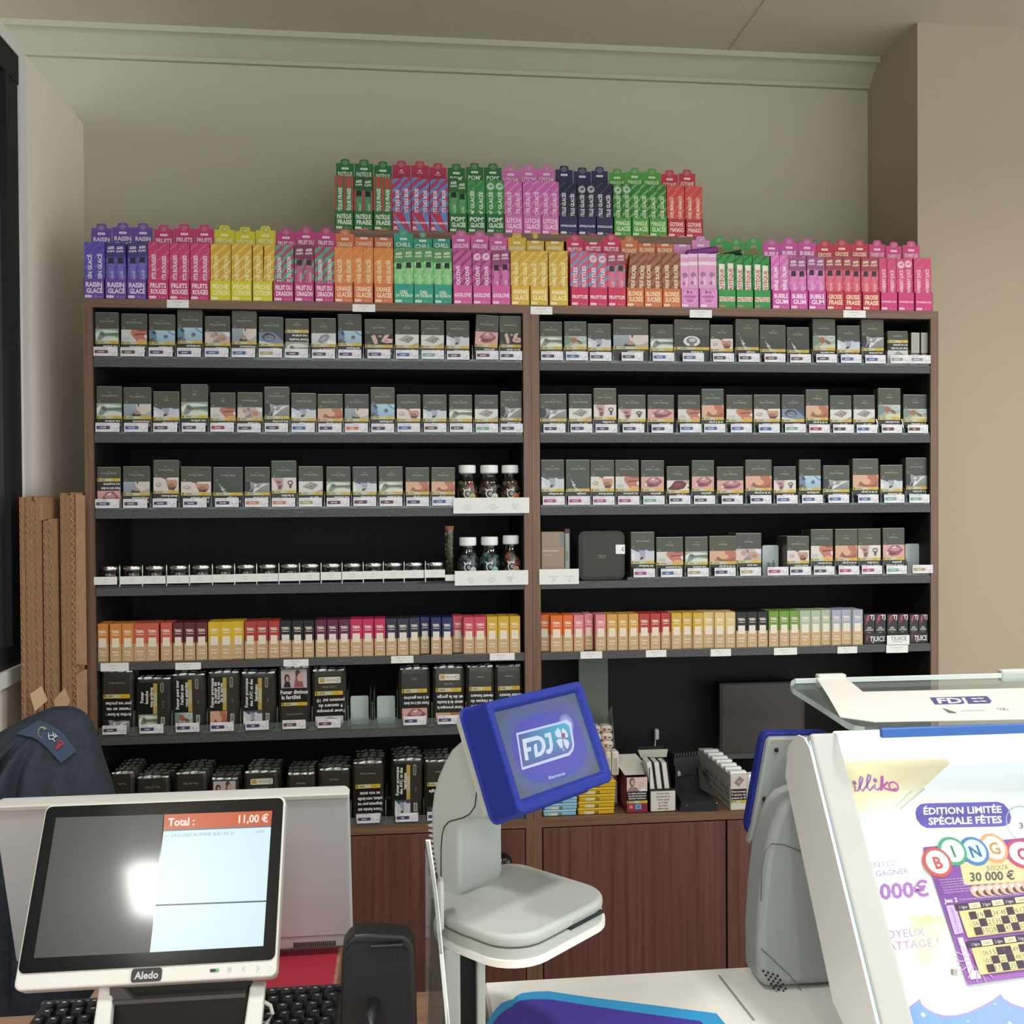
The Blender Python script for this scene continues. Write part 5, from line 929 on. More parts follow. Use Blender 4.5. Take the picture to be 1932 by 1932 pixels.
for k in range(3):
    b = O('slim_pack', memo('slim', lambda: MB().bbox(-.0055, .0055, 0, .04, 0, .086, .0008).me('slim_pack', [tint('slim_white', 'd9d8d2', .4)])), None, (o.location.x-w*.33+k*w*.29, Y+.004+k*.002, z+.025-.002*k), label='slim white-edged pack leaning in the black carton, %s from the maroon carton' % ORD[k], cat='pack', group='slim packs in the black carton'); b.rotation_euler = (0, math.radians(-7), 0)
    O('dark_side', memo('slimd', lambda: MB().box(.0056, .0092, -.0003, .04, 0, .086).me('dark_side', [tint('slim_black', '161616', .4)])), b)
# second black carton behind, turned, with a barcode
A = onY(1293, 1500, .11)
o = O('cardboard_sleeve', MB().bbox(-.034, .034, 0, .07, 0, .098, .001).me('cardboard_sleeve', [tint('sleeve_black', '191919', .45)]), None, (A[0], .095, z), label='black ridged sleeve of packs with a white barcode label, behind the black case', cat='sleeve'); o.rotation_euler = (0, 0, math.radians(12))
m = MB()
for k in range(9): m.bbox(-.032+k*.0072, -.0262+k*.0072, .0, .06, .098, .108, .0012)
O('pack_tops', m.me('pack_tops', [tint('pack_tops', '2a2a29', .35)]), o, kind='stuff')
cv = CV(); cv.rect(-.012, .02, .002, .05, 'd8d8d2')
for q in range(7): cv.rect(-.0105, .026+q*.003, -.0005, .0275+q*.003, '2a2a2a')
cv.text('B', -.02, .062, .011, 'b8b8b2'); O('barcode', cv.me('barcode'), o)
# black soft case lying in front
A, B = onY(1283, 1537, -.0), onY(1355, 1537, -.0); w = B[0]-A[0]
o = O('holster', MB().add([(-w/2, .005, 0), (w/2, 0, 0), (w/2, .08, 0), (-w/2+.004, .09, 0), (-w*.42, .006, .02), (w*.46, .002, .022), (w*.36, .07, .05), (w*.3, .078, .06), (-w*.5, .085, .046)], [(3, 2, 1, 0), (0, 1, 5, 4), (1, 2, 6, 5), (2, 3, 8, 7, 6), (3, 0, 4, 8), (4, 5, 6, 7, 8)]).me('holster', ['blackm'], 40), None, ((A[0]+B[0])/2, .004, z), label='black soft case lying in front of the white tobacco carton', cat='case')
O('snap', MB().ball((w*.47, .0, .017), .002, 8, 5).ball((-w*.3, .004, .013), .0012, 8, 5).me('snap', ['metal'], 60), o)
O('flap', MB().add([(w*.12, .02, .045), (w*.44, .004, .03), (w*.2, .06, .085), (w*.14, .064, .075)], [(0, 1, 2, 3)]).me('flap', ['blackm']), o)
# white carton with the long warning on its side
Y = .004; A, B = onY(1378.5, 1531, Y), onY(1409.5, 1531, Y); w = B[0]-A[0]; h = onY(1395, 1462, Y)[2]-z; D = .245
o = O('carton', MB().bbox(-w/2, w/2, 0, D, 0, h, .0006).me('carton', [tint('white_carton', 'c9c9be', .6)]), None, ((A[0]+B[0])/2, Y, z), label='white tobacco carton with its long warning side turned out, on the cabinet base', cat='carton')
cv = CV(); cv.rect(-w*.47, h*.6, w*.47, h-.001, 'cfc4bc'); cv.poly([(-w*.3, h*.78), (w*.05, h*.96), (w*.34, h*.86), (w*.0, h*.66)], '8a7d78'); cv.ell(w*.02, h*.8, w*.07, h*.04, 'c0a090'); cv.rect(-w*.47, h*.28, w*.47, h*.6, '151210')
for q, t in enumerate(['Fumer provoque', '9 cancers du', 'poumon sur 10']): cv.text(t, 0, h*(.53-.09*q), .0048, 'd8d2cc', w=w*.84)
warn_band(cv, -w*.47, h*.2, w*.47, h*.28); O('front_print', cv.me('front_print'), o)
cv = CV()
for q, t in enumerate(['La fumée du tabac', 'contient plus de 70', 'substances cancérigènes']): cv.text(t, .0, h*(.56-.19*q), .0125, '4c4e48', w=D*.9, bold=0, sq=1.7)
cv.rect(-D/2, h*.70, D/2, h*.707, '8a8a80'); sp = cv.me('side_print')
O('side_print', sp, o, mat=Matrix.Translation((-w/2, D/2, 0)) @ Matrix.Rotation(math.radians(-90), 4, 'Z'))
for k in range(7):
    st = O('white_stick', memo('wst', lambda: MB().bbox(-.018, .02, -.006, .008, 0, .006, .0012).me('white_stick', ['cap'])), None, (o.location.x-.002*k*0, Y+.012+k*.032, z+h+.0003+(k % 2)*.0004), label='small white pack end lying on the white carton, %s back from its front' % ORD[k], cat='pack', group='white pack ends on the white carton')
o, w, h = rbox('white_roll', 1411, 1428, 1462, 1520, .06, .03, M['cap'], 'short white roll standing beside the white carton, mostly hidden by the blue terminal screen', 'roll', .004, zb=z)
# little white plug hanging at the back of the recess
A = onY(1241, 1388, .26)
o = O('wall_socket_plug', MB().bbox(-.005, .005, -.006, .006, -.012, .014, .002).me('wall_socket_plug', ['cap']), None, (A[0], .272, A[2]), label='little white plug on the dark back panel of the recess', cat='plug')
O('cord', MB().tube([(-.003, 0, -.012), (-.004, 0, -.03), (-.003, -.004, -.06), (-.003, -.01, -(A[2]-z)+.002)], .0015, 6).me('cord', ['cap']), o)

# ---------------------------------------------------------------- flattened cardboard boxes beside the unit
CB = [(36, 42, 938, -.19), (47, 53, 936, -.178), (56.5, 62, 946, -.168), (63.5, 70, 937, -.155), (81, 87, 982, -.13), (91, 97, 979, -.118), (113, 119, 930, -.085), (122, 128, 934, -.07), (132, 141, 929, -.05)]
CDESC = ['against the window trim', 'second from the window', 'third from the window', 'with a creased top flap', 'short one in the middle', 'short one with a torn flap', 'tall one past the short pair', 'thin one in the tall trio', 'with a wide brown face, nearest the shelf unit']
CX = [(-.0611, .005), (-.055, .0046), (-.0500, .0026), (-.0470, .0045), (-.0395, .0053), (-.0337, .0056), (-.0221, .0040), (-.0178, .0034), (-.0140, .0085)]
for i, (a, b, t, Y) in enumerate(CB):
    A, B = onY(a, t, Y), onY(b, t, Y); A[0], w = CX[i]; hz = A[2]; dep = .30-Y if i > 3 else .22-Y; ye = min(.33, Y+dep)
    m = MB(); m.box(-w/2, -w/2+.0009, 0, ye-Y, .01, hz); m.box(w/2-.0009, w/2, 0, ye-Y, .01, hz); m.box(-w/2+.0009, w/2-.0009, .004, ye-Y, .01, hz-.0002, 0)
    o = O('cardboard_box', m.me('cardboard_box', ['board']), None, (A[0]+w/2, Y, 0), label='flattened brown cardboard box stood on end, %s' % CDESC[i], cat='cardboard', group='flattened cardboard boxes')
    f = MB(); n = int(hz/.0075); V = []; iw = w/2-.0008
    for k in range(n+1):
        zz = .01+(hz-.011)*k/n; x = iw*(1 if k % 2 else -1); V += [(x, .0002, zz-.0007), (x, .0002, zz+.0007), (x, .0045, zz-.0007), (x, .0045, zz+.0007)]
    F = []
    for k in range(n): q = 4*k; F += [(q, q+4, q+5, q+1), (q+1, q+5, q+7, q+3), (q+2, q+3, q+7, q+6), (q, q+2, q+6, q+4)]
    f.add(V, F); O('flute', f.me('flute', ['boarde']), o)
    
    if i == 3: O('flap', MB().box(w/2, w/2+.004, .02, .2, hz-.045, hz-.001).me('flap', ['board']), o)
    if i in (5, 1):
        O('flap', MB().add([(w/2, -.001, 1.165 if i == 5 else 1.19), (w/2+.014, -.016, 1.135 if i == 5 else 1.16), (w/2+.036, -.014, 1.165 if i == 5 else 1.18), (w/2+.022, -.002, 1.19 if i == 5 else 1.205)], [(0, 1, 2, 3)]).me('flap', ['boarde']), o)
    if i == 8:
        zc = onY(150, 1258, Y)[2]; O('face_panel', MB().add([(w/2, -.002, zc+.006), (.0185, .02, zc), (.0185, .02, hz-.006), (w/2+.002, .0, hz-.002)], [(0, 1, 2, 3)]).add([(w/2, -.002, .012), (.0185, .02, .012), (.0185, .02, zc-.008), (w/2, -.002, zc-.014)], [(0, 1, 2, 3)]).me('face_panel', ['board']), o)
# ---------------------------------------------------------------- jacket over the chair behind the counter
def bev(o, w, n=2, ang=40):
    m = o.modifiers.new('bevel', 'BEVEL'); m.width = w; m.segments = n; m.limit_method = 'ANGLE'; m.angle_limit = math.radians(ang); return o
YJ = -.36
JT = [(1334, 100, 124), (1338, 84, 142), (1345, 68, 155), (1356, 40, 166), (1370, 14, 173), (1388, -16, 179), (1410, -50, 185), (1440, -78, 193), (1480, -100, 207), (1530, -118, 219), (1600, -130, 226), (1700, -138, 232), (1800, -140, 236), (1900, -140, 236), (2010, -138, 232)]
NV = 128
V = []; ringd = []
for k, (py, a, b) in enumerate(JT):
    A, B = onY(a, py, YJ), onY(b, py, YJ); cx, hw, z = (A[0]+B[0])/2, (B[0]-A[0])/2, (A[2]+B[2])/2
    hd = min(.12, .25*hw+.012+.004*k)
    for i in range(NV):
        t = 2*math.pi*i/NV; ca, sa = math.cos(t), math.sin(t); e = .8
        x = cx+hw*math.copysign(abs(ca)**e, ca); y = YJ+hd*math.copysign(abs(sa)**e, sa)
        if sa < 0:
            u = (x-cx)/hw; dn = min(1, max(0, (1430-py)/-200.0))
            fold = .04*(1-2*abs(math.sin(11*u+3*z+.8*math.sin(9*z))))*math.exp(-((u+.2)/.34)**2)*min(1, max(0, (py-1385)/60))
            fold += .02*math.sin(26*u-14*z)*dn*.7+.006*math.sin(9*u+30*z)*dn
            y += fold*abs(sa)
        V.append((x, y, z))
K = len(JT); F = [(k*NV+i, k*NV+(i+1) % NV, (k+1)*NV+(i+1) % NV, (k+1)*NV+i) for k in range(K-1) for i in range(NV)]+[tuple(range(NV-1, -1, -1)), tuple((K-1)*NV+i for i in range(NV))]
m = MB(); m.add(V, F); jk = O('jacket', m.me('jacket', ['navy'], 180), None, label='dark navy sports jacket with an embroidered badge, hung over the chair behind the counter', cat='jacket')
sub = jk.modifiers.new('smooth', 'SUBSURF'); sub.levels = sub.render_levels = 1
jb = BVHTree.FromPolygons([Vector(q) for q in V], F)
def onjacket(px, py, off):
    d = Vector(ray(px, py)).normalized(); h = jb.ray_cast(Vector(CAM), d); p = h[0] if h[0] is not None else Vector(onY(px, py, YJ-.03)); return p-d*off
up_ = [(73, 1359), (93, 1367), (118, 1381), (144, 1417)]; lo_ = [(29.5, 1384), (67, 1393), (87, 1409), (115, 1440)]
def curve(c, t):
    t *= 3; i = min(2, int(t)); q = t-i; return (c[i][0]*(1-q)+c[i+1][0]*q, c[i][1]*(1-q)+c[i+1][1]*q)
V = []; n1, n2 = 14, 7
for i in range(n1):
    a, b = curve(up_, i/(n1-1)), curve(lo_, i/(n1-1))
    for j in range(n2): q = j/(n2-1); V.append(onjacket(a[0]*(1-q)+b[0]*q, a[1]*(1-q)+b[1]*q, .007))
m = MB().add(V, [(i*n2+j, i*n2+j+1, (i+1)*n2+j+1, (i+1)*n2+j) for i in range(n1-1) for j in range(n2-1)])
O('badge', m.me('badge', [mk('badge_cloth', '3a4a62', .9, bump=.2, bscale=500)], 180), jk, label='slate blue badge panel')
def stitch(name, lines, col, wd=1.6):
    m = MB()
    for L in lines:
        for (x0, y0), (x1, y1) in zip(L, L[1:]):
            l = math.hypot(x1-x0, y1-y0)+1e-6; nx, ny = -(y1-y0)/l*wd/2, (x1-x0)/l*wd/2
            m.add([onjacket(x0+nx, y0+ny, .0105), onjacket(x1+nx, y1+ny, .0105), onjacket(x1-nx, y1-ny, .0105), onjacket(x0-nx, y0-ny, .0105)], [(0, 1, 2, 3)])
    O(name, m.me(name, [tint('thread'+col, col, .7)]), jk, kind='stuff')
zz = lambda L: [(x/6.44, 1280+y/6.44) for x, y in L]
stitch('gold_stitching', [zz([(485+35*math.cos(a)*1.0+20, 660+60*math.sin(a)), (520+62*math.cos(a), 650+66*math.sin(a)*1.0)]) for a in [math.radians(q) for q in (100, 125, 150, 175, 200, 220, 240, 260, 280, 300, 318)]], 'b0a66a', 1.8)
stitch('white_stitching', [zz([(590, 660), (590, 700), (625, 690), (655, 700), (640, 655)]), zz([(590, 700), (600, 740), (640, 735), (670, 765)]), zz([(655, 700), (695, 705), (660, 670)]), zz([(640, 735), (665, 715), (680, 700)])], 'c9cdd4', 1.5)
stitch('red_stitching', [zz([(690, 770), (740, 760), (770, 790), (720, 830), (690, 860), (680, 830), (730, 790)]), zz([(700, 790), (755, 800), (700, 840)])], '9a2a3a', 3.0)

# ---------------------------------------------------------------- counter and clerk's desk
ZC = .95
ct = O('counter', MB().bbox(-.095, .735, -2.1, -.925, ZC-.04, ZC, .002).me('counter', ['counter']), None, label='pale brown wooden serving counter in front of the shelf unit', cat='counter')
O('front_panel', MB().box(-.09, 1.9, -1.0, -.98, 0, ZC-.052).me('front_panel', ['woodx']), ct)
dk = O('desk', MB().bbox(.22, .55, -.9, -.45, .85, .88, .002).me('desk', ['counter']), None, label="lower wooden clerk's desk behind the serving counter", cat='desk')
O('side_panel', MB().box(.52, .545, -.88, -.47, 0, .85).box(.23, .255, -.88, -.47, 0, .85).me('side_panel', ['wood']), dk)
rf = O('folder', MB().bbox(.40, .546, -.80, -.60, .8802, .8818, .0004).me('folder', ['red']), None, label='red folder lying on the desk behind the keyboard', cat='folder')
wt = O('counter_section', MB().bbox(.7405, 1.75, -1.75, -.927, ZC-.05, ZC+.008, .003).me('counter_section', ['white_top']), None, label='white counter top section under the blue film and the lottery case', cat='counter')
A, B, C_, D_ = onZ(915, 1877, ZC+.0085), onZ(1305, 1849, ZC+.0085), onZ(1365, 1925, ZC+.0085), onZ(1420, 1932, ZC+.0085)
O('inlay', MB().bbox(A[0]+.004, B[0], -1.6, A[1], ZC+.008, ZC+.0095, .0006).me('inlay', [tint('inlay_white', 'e0dfda', .3)]), wt)
s0, s1 = onZ(1354, 1840, ZC+.0083), onZ(1420, 1925, ZC+.0083)
m = MB().add([(s0[0], s0[1], ZC+.0084), (s0[0]+.003, s0[1], ZC+.0084), (s1[0]+.003, s1[1], ZC+.0084), (s1[0], s1[1], ZC+.0084)], [(0, 1, 2, 3)]); O('joint', m.me('joint', [tint('joint', '8d8d8a', .6)]), wt)
def sheet(name, pts, z, mat, lab, th=.0006):
    P = [onZ(x, y, z)[:2] for x, y in pts]; return O(name, MB().ext([tuple(q) for q in P], z-th, z, 'z').me(name, [mat]), None, label=lab, cat='film')
sheet('blue_film', [(900, 1975), (918, 1930), (927, 1915), (936, 1903), (946, 1893), (957, 1888), (968, 1885), (974, 1879), (984, 1874), (1005, 1871), (1035, 1870), (1062, 1874), (1110, 1881), (1230, 1896), (1352, 1912), (1375, 1940), (1400, 1990)], ZC+.0107, 'mat_c', 'bright cyan wavy-edged film on the white counter top')
sheet('violet_film', [(920, 1975), (931, 1930), (941, 1916), (953, 1906), (966, 1899), (972, 1892), (984, 1887), (1005, 1885), (1035, 1885), (1062, 1889), (1110, 1897), (1230, 1914), (1320, 1926), (1350, 1950), (1380, 1990)], ZC+.0115, 'mat_p', 'deep violet film lying over the cyan film on the counter')

# ---------------------------------------------------------------- operator's monitor, seen from behind
tB = math.radians(17); OB = onY(668, 1785, -.66); NB = np.array([0, -math.cos(tB), -math.sin(tB)]); VB = np.array([0, -math.sin(tB), math.cos(tB)])
TR, TL, BL = onP(655, 1497, OB, NB), onP(-14, 1533, OB, NB), onP(30, 1806, OB, NB)
x1, x0 = (OB[0]+TR[0])/2, (TL[0]+BL[0])/2; hB = (TR-OB)@VB
mB = Matrix(((1, 0, 0, 0), (0, -NB[1], VB[1], 0), (0, -NB[2], VB[2], 0), (0, 0, 0, 1)))
mo = O('operator_monitor', MB().ext(rrect(x0, x1, 0, hB-.0, .008, 4), 0, .022, 'y').me('operator_monitor', ['silver']), None, mat=Matrix.Translation((0, OB[1], OB[2])) @ mB, label="large silver-grey monitor seen from behind, facing the clerk's side", cat='monitor'); bev(mo, .003)
O('top_rim', MB().bbox(x0-.001, x1+.001, -.003, .012, hB-.007, hB+.002, .002).me('top_rim', ['white_pvc']), mo)
m = MB()
for k in range(22): m.box(x1-.085+k*.0028, x1-.0835+k*.0028, -.0012, .001, .004, .012)
O('vent', m.me('vent', ['blackm']), mo); O('bottom_strip', MB().box(x0+.01, x1-.004, -.0014, .0, .0, .0025).box(x0+.01, x1-.01, -.0008, 0, .022, .0225).me('bottom_strip', [tint('strip', '5a5455', .5)]), mo)
O('stand', MB().bbox(-.06, .06, .02, .06, -.006, .12, .004).me('stand', ['black']), mo, ((x0+x1)/2, 0, 0)); O('stand_foot', MB().bbox(-.055, .055, -.09, .09, 0, .008, .003).me('stand_foot', ['black']), mo, mat=(Matrix.Translation((0, OB[1], OB[2])) @ mB).inverted() @ Matrix.Translation(((x0+x1)/2, OB[1]+.05, .8803)))

# ---------------------------------------------------------------- customer display on two white legs
sA = .85; tA = math.radians(32.43)
CA = CAM+sA*(np.array([.3468, -.8927, 1.0881])-CAM); wA, hA = .29*sA, .1915*sA
NA = np.array([0, -math.cos(tA), math.sin(tA)]); VA = np.array([0, math.sin(tA), math.cos(tA)])
mA = Matrix(((1, 0, 0, CA[0]), (0, -NA[1], VA[1], CA[1]), (0, -NA[2], VA[2], CA[2]), (0, 0, 0, 1)))
def qa(px, py):
    d = onP(px, py, CA, NA)-CA; return (d[0], d@VA)
cd = O('customer_display', None, None, mat=mA, label='white-framed customer display with a total on screen, tilted back on two legs', cat='display')
bt = .0155*sA/.85
fr = O('frame', MB().ext(rrect(-wA/2-.0022, wA/2+.0022, -hA/2-bt, hA/2+.0022, .007, 5), .0008, .022, 'y').me('frame', ['white_pvc']), cd); bev(fr, .0022, 3)
O('glass', MB().ext(rrect(-wA/2, wA/2, -hA/2, hA/2, .006, 5), -.0007, .001, 'y').me('glass', ['screen']), cd)
cv = CV(y0=-.00078)
cv.poly([qa(106, 1543), qa(309, 1537), qa(283, 1797), qa(64, 1808)], '3c3d3c'); O('idle_screen', cv.me('idle_screen', mk('idle_lcd', '2e2f2e', .3, coat=.5)), cd)
cv = CV(y0=-.00085)
cv.poly([qa(309, 1567), qa(511.5, 1560), qa(497, 1785), qa(283, 1797)], 'd6eef4'); cv.poly([qa(310.5, 1537), qa(514, 1530), qa(511.5, 1558), qa(309, 1566)], 'c8582c')
cv.poly([qa(309, 1566), qa(511.5, 1558), qa(511.4, 1561), qa(308.8, 1569)], '5c7484'); cv.poly([qa(294, 1707), qa(503, 1699), qa(502.8, 1702), qa(293.7, 1710)], '454c50')
cv.textp('Total :', qa(317, 1559), qa(367, 1557), qa(318, 1544), 'f6e4da'); cv.textp('11,00 €', qa(450, 1553), qa(506, 1551), qa(451, 1538), 'f6e4da')
cv.textp('1x  GAULOISES BLONDES BLEU EN 20', qa(311, 1580), qa(442, 1575), qa(311.4, 1574), '8ba2aa', 0); cv.textp('11,00 €', qa(481, 1572), qa(499, 1571.2), qa(481.3, 1567), '8ba2aa', 0)
O('lit_screen', cv.me('lit_screen', 'glow_ink'), cd)
x, z_ = qa(275, 1853)[0], -hA/2-bt*.5
bd = O('nameplate', MB().ext(rrect(-.0145, .0145, -.0062, .0062, .0028, 4), -.0008, .0008, 'y').me('nameplate', ['black']), cd, (x, 0, z_+.0002))
cv = CV(y0=-.0009); cv.text('Aledo', 0, 0, .0068, 'b4b4b4', w=.024); O('nameplate_print', cv.me('nameplate_print'), bd)
cv = CV(y0=-.00005); zc = z_+.001
X = [qa(p, 1843)[0] for p in (404, 432, 459, 485, 510)]
cv.rect(X[0]-.0045, zc-.0014, X[0]+.001, zc+.0014, '2a2c2a'); cv.rect(X[0]+.001, zc-.0014, X[0]+.004, zc+.0014, '2fa860')
for k in (-1, 0, 1): cv.rect(X[1]-.002, zc+k*.0016-.0002, X[1]+.002, zc+k*.0016+.0002, '9a9a96')
for X_, s in ((X[2], 1), (X[3], -1)): cv.poly([(X_+s*.0015, zc+.0026), (X_-s*.0012, zc), (X_+s*.0015, zc-.0026), (X_+s*.0010, zc-.0026), (X_-s*.0018, zc), (X_+s*.001, zc+.0026)], '9a9a96')
cv.ring(X[4], zc, .0028, .0028, .0009, 'fbfbfb', 16, 110, 430); cv.rect(X[4]-.0004, zc, X[4]+.0004, zc+.003, 'fbfbfb'); O('button_print', cv.me('button_print'), cd)
iA = mA.inverted()
def worldpart(name, mb, mats, par, inv, smooth=None): return O(name, mb.me(name, mats, smooth), par, mat=inv)
yb = CA[1]-hA/2*math.sin(tA)
for a, b in ((186, 214), (471, 500)):
    P0, P1, P2, P3 = onY(a, 1862, yb+.004), onY(b, 1862, yb+.004), onY(b-9, 1960, yb-.02), onY(a-14, 1960, yb-.02)
    zb = ZC+.008; k = (P0[2]-zb)/max(1e-6, P0[2]-P3[2]); L = lambda p, q: p+(q-p)*k; Q2, Q3 = L(P1, P2), L(P0, P3)
    m = MB(); V = [P0, P1, Q2, Q3]; V = V+[v+np.array([0, .014, 0]) for v in V]; m.add(V, [(3, 2, 1, 0), (4, 5, 6, 7), (0, 1, 5, 4), (1, 2, 6, 5), (2, 3, 7, 6), (3, 0, 4, 7)])
    bev(worldpart('leg', m, ['white_pvc'], cd, iA), .002)
A, B = onY(205, 1900, yb+.01), onY(474, 1900, yb+.01)
worldpart('base', MB().bbox(A[0]-.01, B[0]+.015, yb-.07, yb+.03, ZC, ZC+.009, .003).bbox(A[0], B[0], yb+.006, yb+.03, ZC+.009, CA[2]-hA/2*math.cos(tA)-.02, .003), ['black'], cd, iA)
worldpart('bracket', MB().ext([(A[0]+.004, CA[2]-.075), (A[0]+.026, CA[2]-.1), (A[0]+.004, CA[2]-.1)], yb-.0, yb+.006, 'y').box(A[0]+.004, B[0]-.004, yb-.002, yb+.006, CA[2]-.104, CA[2]-.1), [tint('bracket', '4c4c4c', .4)], cd, iA)
worldpart('cable', MB().tube([onY(497, 1890, yb+.02), onY(510, 1897, yb+.02), onY(514, 1912, yb+.02), onY(506, 1928, yb+.02), onY(496, 1940, yb+.02)], .0022, 8), ['white_pvc'], cd, iA, 60)

# ---------------------------------------------------------------- keyboard
kx0, kx1 = onZ(68, 1905, ZC+.016)[0], onZ(652, 1872, ZC+.016)[0]
kb = O('keyboard', MB().bbox(kx0, kx1, -1.075, -.932, ZC+.0005, ZC+.014, .003).me('keyboard', ['black']), None, label='black keyboard at the far edge of the counter behind the customer display', cat='keyboard')
km = MB(); cx = .0075; km.add([(-cx, -cx, 0), (cx, -cx, 0), (cx, cx, 0), (-cx, cx, 0), (-cx*.72, -cx*.72, .008), (cx*.72, -cx*.72, .008), (cx*.72, cx*.78, .0088), (-cx*.72, cx*.78, .0088)], [(3, 2, 1, 0), (4, 5, 6, 7), (0, 1, 5, 4), (1, 2, 6, 5), (2, 3, 7, 6), (3, 0, 4, 7)])
km.add([(-.002, .001, .0086), (.002, .001, .0086), (.002, .003, .0088), (-.002, .003, .0088)], [(0, 1, 2, 3)], 1); keym = km.me('keycap', ['key', tint('legend', 'c8ccd0', .4)])
nc = int((kx1-kx0-.012)/.0168)
for r in range(6):
    for c in range(nc): O('keycap', keym, kb, (kx0+.014+c*.0168+(r % 2)*.004, -.948-r*.0185, ZC+.0138))
O('back_strip', MB().bbox(kx0+.002, kx1-.002, -.938, -.932, ZC+.012, ZC+.019, .001).me('back_strip', [tint('strip_grey', '3a3a3c', .5)]), kb)

# ---------------------------------------------------------------- card reader seen from behind
YR = -1.13
P = [onY(x, y, YR) for x, y in [(645, 1800), (647, 1788), (656, 1775), (668, 1764), (690, 1762), (740, 1764), (764, 1766), (776, 1774), (783, 1790), (786, 1860), (787, 1940), (787, 2000), (640, 2000), (643, 1900)]]
zmin = ZC+.001; P2 = [(p[0], max(p[2], zmin)) for p in P[:11]]+[(P[10][0], zmin), (P[13][0], zmin), (P[13][0], P[13][2])]
cr = O('card_reader', MB().ext(P2[:11]+P2[11:], YR, YR+.03, 'y').me('card_reader', ['black']), None, label='black card payment reader seen from behind, beside the customer display', cat='card reader'); bev(cr, .003, 3)
P = [onY(x, y, YR-.004) for x, y in [(651, 1800), (660, 1786), (676, 1781), (756, 1784), (770, 1796), (772, 1940), (650, 1940)]]
zl = max(P[5][2], zmin); O('back_cover', MB().ext([(p[0], max(p[2], zl)) for p in P], YR-.004, YR, 'y').me('back_cover', ['blackm']), cr)
A, B = onY(698, 1785, YR-.005), onY(762, 1788, YR-.005); O('ridge', MB().bbox(A[0], B[0], YR-.007, YR-.003, A[2]-.002, A[2]+.001, .001).me('ridge', ['black']), cr)
A = onY(702, 1905, YR-.02); O('cable', MB().tube([onY(706, 1893, YR-.004), onY(705, 1900, YR-.016), onY(700, 1918, YR-.03), onY(696, 1945, YR-.04), (onY(696, 1950, YR-.045)[0], YR-.05, ZC+.006)], .0062, 10).me('cable', ['black'], 60), cr)
O('screw', MB().ball((onY(660, 1800, YR)[0], YR-.004, onY(660, 1800, YR)[2]), .0018, 8, 5).ball((onY(753, 1803, YR)[0], YR-.004, onY(753, 1803, YR)[2]), .0018, 8, 5).me('screw', ['blackm'], 60), cr)

# ---------------------------------------------------------------- leaning clear sheet left of the ticket scanner
YS = -1.17
E0 = [onY(x, y, YS) for x, y in [(803, 1587), (815, 1660), (820, 1700), (829, 1800), (841, 1932)]]; E1 = [onY(x, y, YS) for x, y in [(812, 1586), (822, 1658), (827, 1700), (837, 1800), (849, 1932)]]
k = (E0[-1][2]-ZC-.001)/(E0[-2][2]-E0[-1][2]); E0.append(E0[-1]+(E0[-1]-E0[-2])*k); E1.append(E1[-1]+(E1[-1]-E1[-2])*k)
m = MB(); V = E0+E1+[v+np.array([0, .004, 0]) for v in E0+E1]; n = len(E0)
m.add(V, [(i, i+n, i+n+1, i+1) for i in range(n-1)]+[(2*n+i, 2*n+i+1, 3*n+i+1, 3*n+i) for i in range(n-1)]+[(i, i+1, 2*n+i+1, 2*n+i) for i in range(n-1)]+[(n+i, 3*n+i, 3*n+i+1, n+i+1) for i in range(n-1)]+[(0, 2*n, 3*n, n)])
cs = O('clear_sheet', m.me('clear_sheet', ['edge']), None, label='clear acrylic sheet with bright white edge standing beside the ticket scanner', cat='acrylic sheet')
BK = [onY(802.5, y, YS+.05) for y in (1590, 1700, 1932)]; zb = ZC+.001; bk = [np.array([BK[0][0], YS+.17, BK[0][2]]), np.array([BK[2][0], YS+.05, zb])]
bk[0][1] = YS+.02
m = MB(); V = [E0[0], E0[1], E0[2], E0[3], E0[4], E0[5], np.array([BK[2][0]+.0, YS+.05, zb]), np.array([BK[0][0], YS+.05, onY(802.5, 1600, YS+.05)[2]])]; V2 = [v+np.array([.003, 0, 0]) for v in V]; n = len(V)
m.add(V+V2, [tuple(range(n)), tuple(range(2*n-1, n-1, -1))]+[(i, i+n, (i+1) % n+n, (i+1) % n) for i in range(n)]); O('pane', m.me('pane', ['acryl']), cs)

# ---------------------------------------------------------------- ticket scanner with its tilted blue-framed screen
th = math.radians(42.5); OS = np.array([.7975, -1.1084, 0]); Us = np.array([math.cos(th), math.sin(th), 0]); Fs = np.array([-math.sin(th), math.cos(th), 0])
mS = Matrix.Translation(OS) @ Matrix.Rotation(th, 4, 'Z')
sc = O('ticket_scanner', None, None, mat=mS, label='grey lottery ticket scanner with blue-framed tilted screen standing on the counter', cat='ticket scanner')
def side(px, py, u0=-.042):
    X = onP(px, py, OS+Us*u0, Us)-OS; return (X@Fs, X[2])
tD = math.radians(22.93); mD = Matrix.Translation((0, 0, 1.2939)) @ Matrix.Rotation(-tD, 4, 'X')
wD, hD = .135, .0886
def qd(px, py):
    N = Fs*(-math.cos(tD))+np.array([0, 0, math.sin(tD)]); Vv = Fs*math.sin(tD)+np.array([0, 0, math.cos(tD)]); d = onP(px, py, OS+np.array([0, 0, 1.2939]), N)-OS-np.array([0, 0, 1.2939]); return (d@Us, d@Vv)
ox, oz = .0115, .0115
m = MB(); o_ = rrect(-wD/2-ox, wD/2+ox, -hD/2-oz-.002, hD/2+oz, .008, 5); i_ = rrect(-wD/2, wD/2, -hD/2, hD/2, .002, 5); n = len(o_)
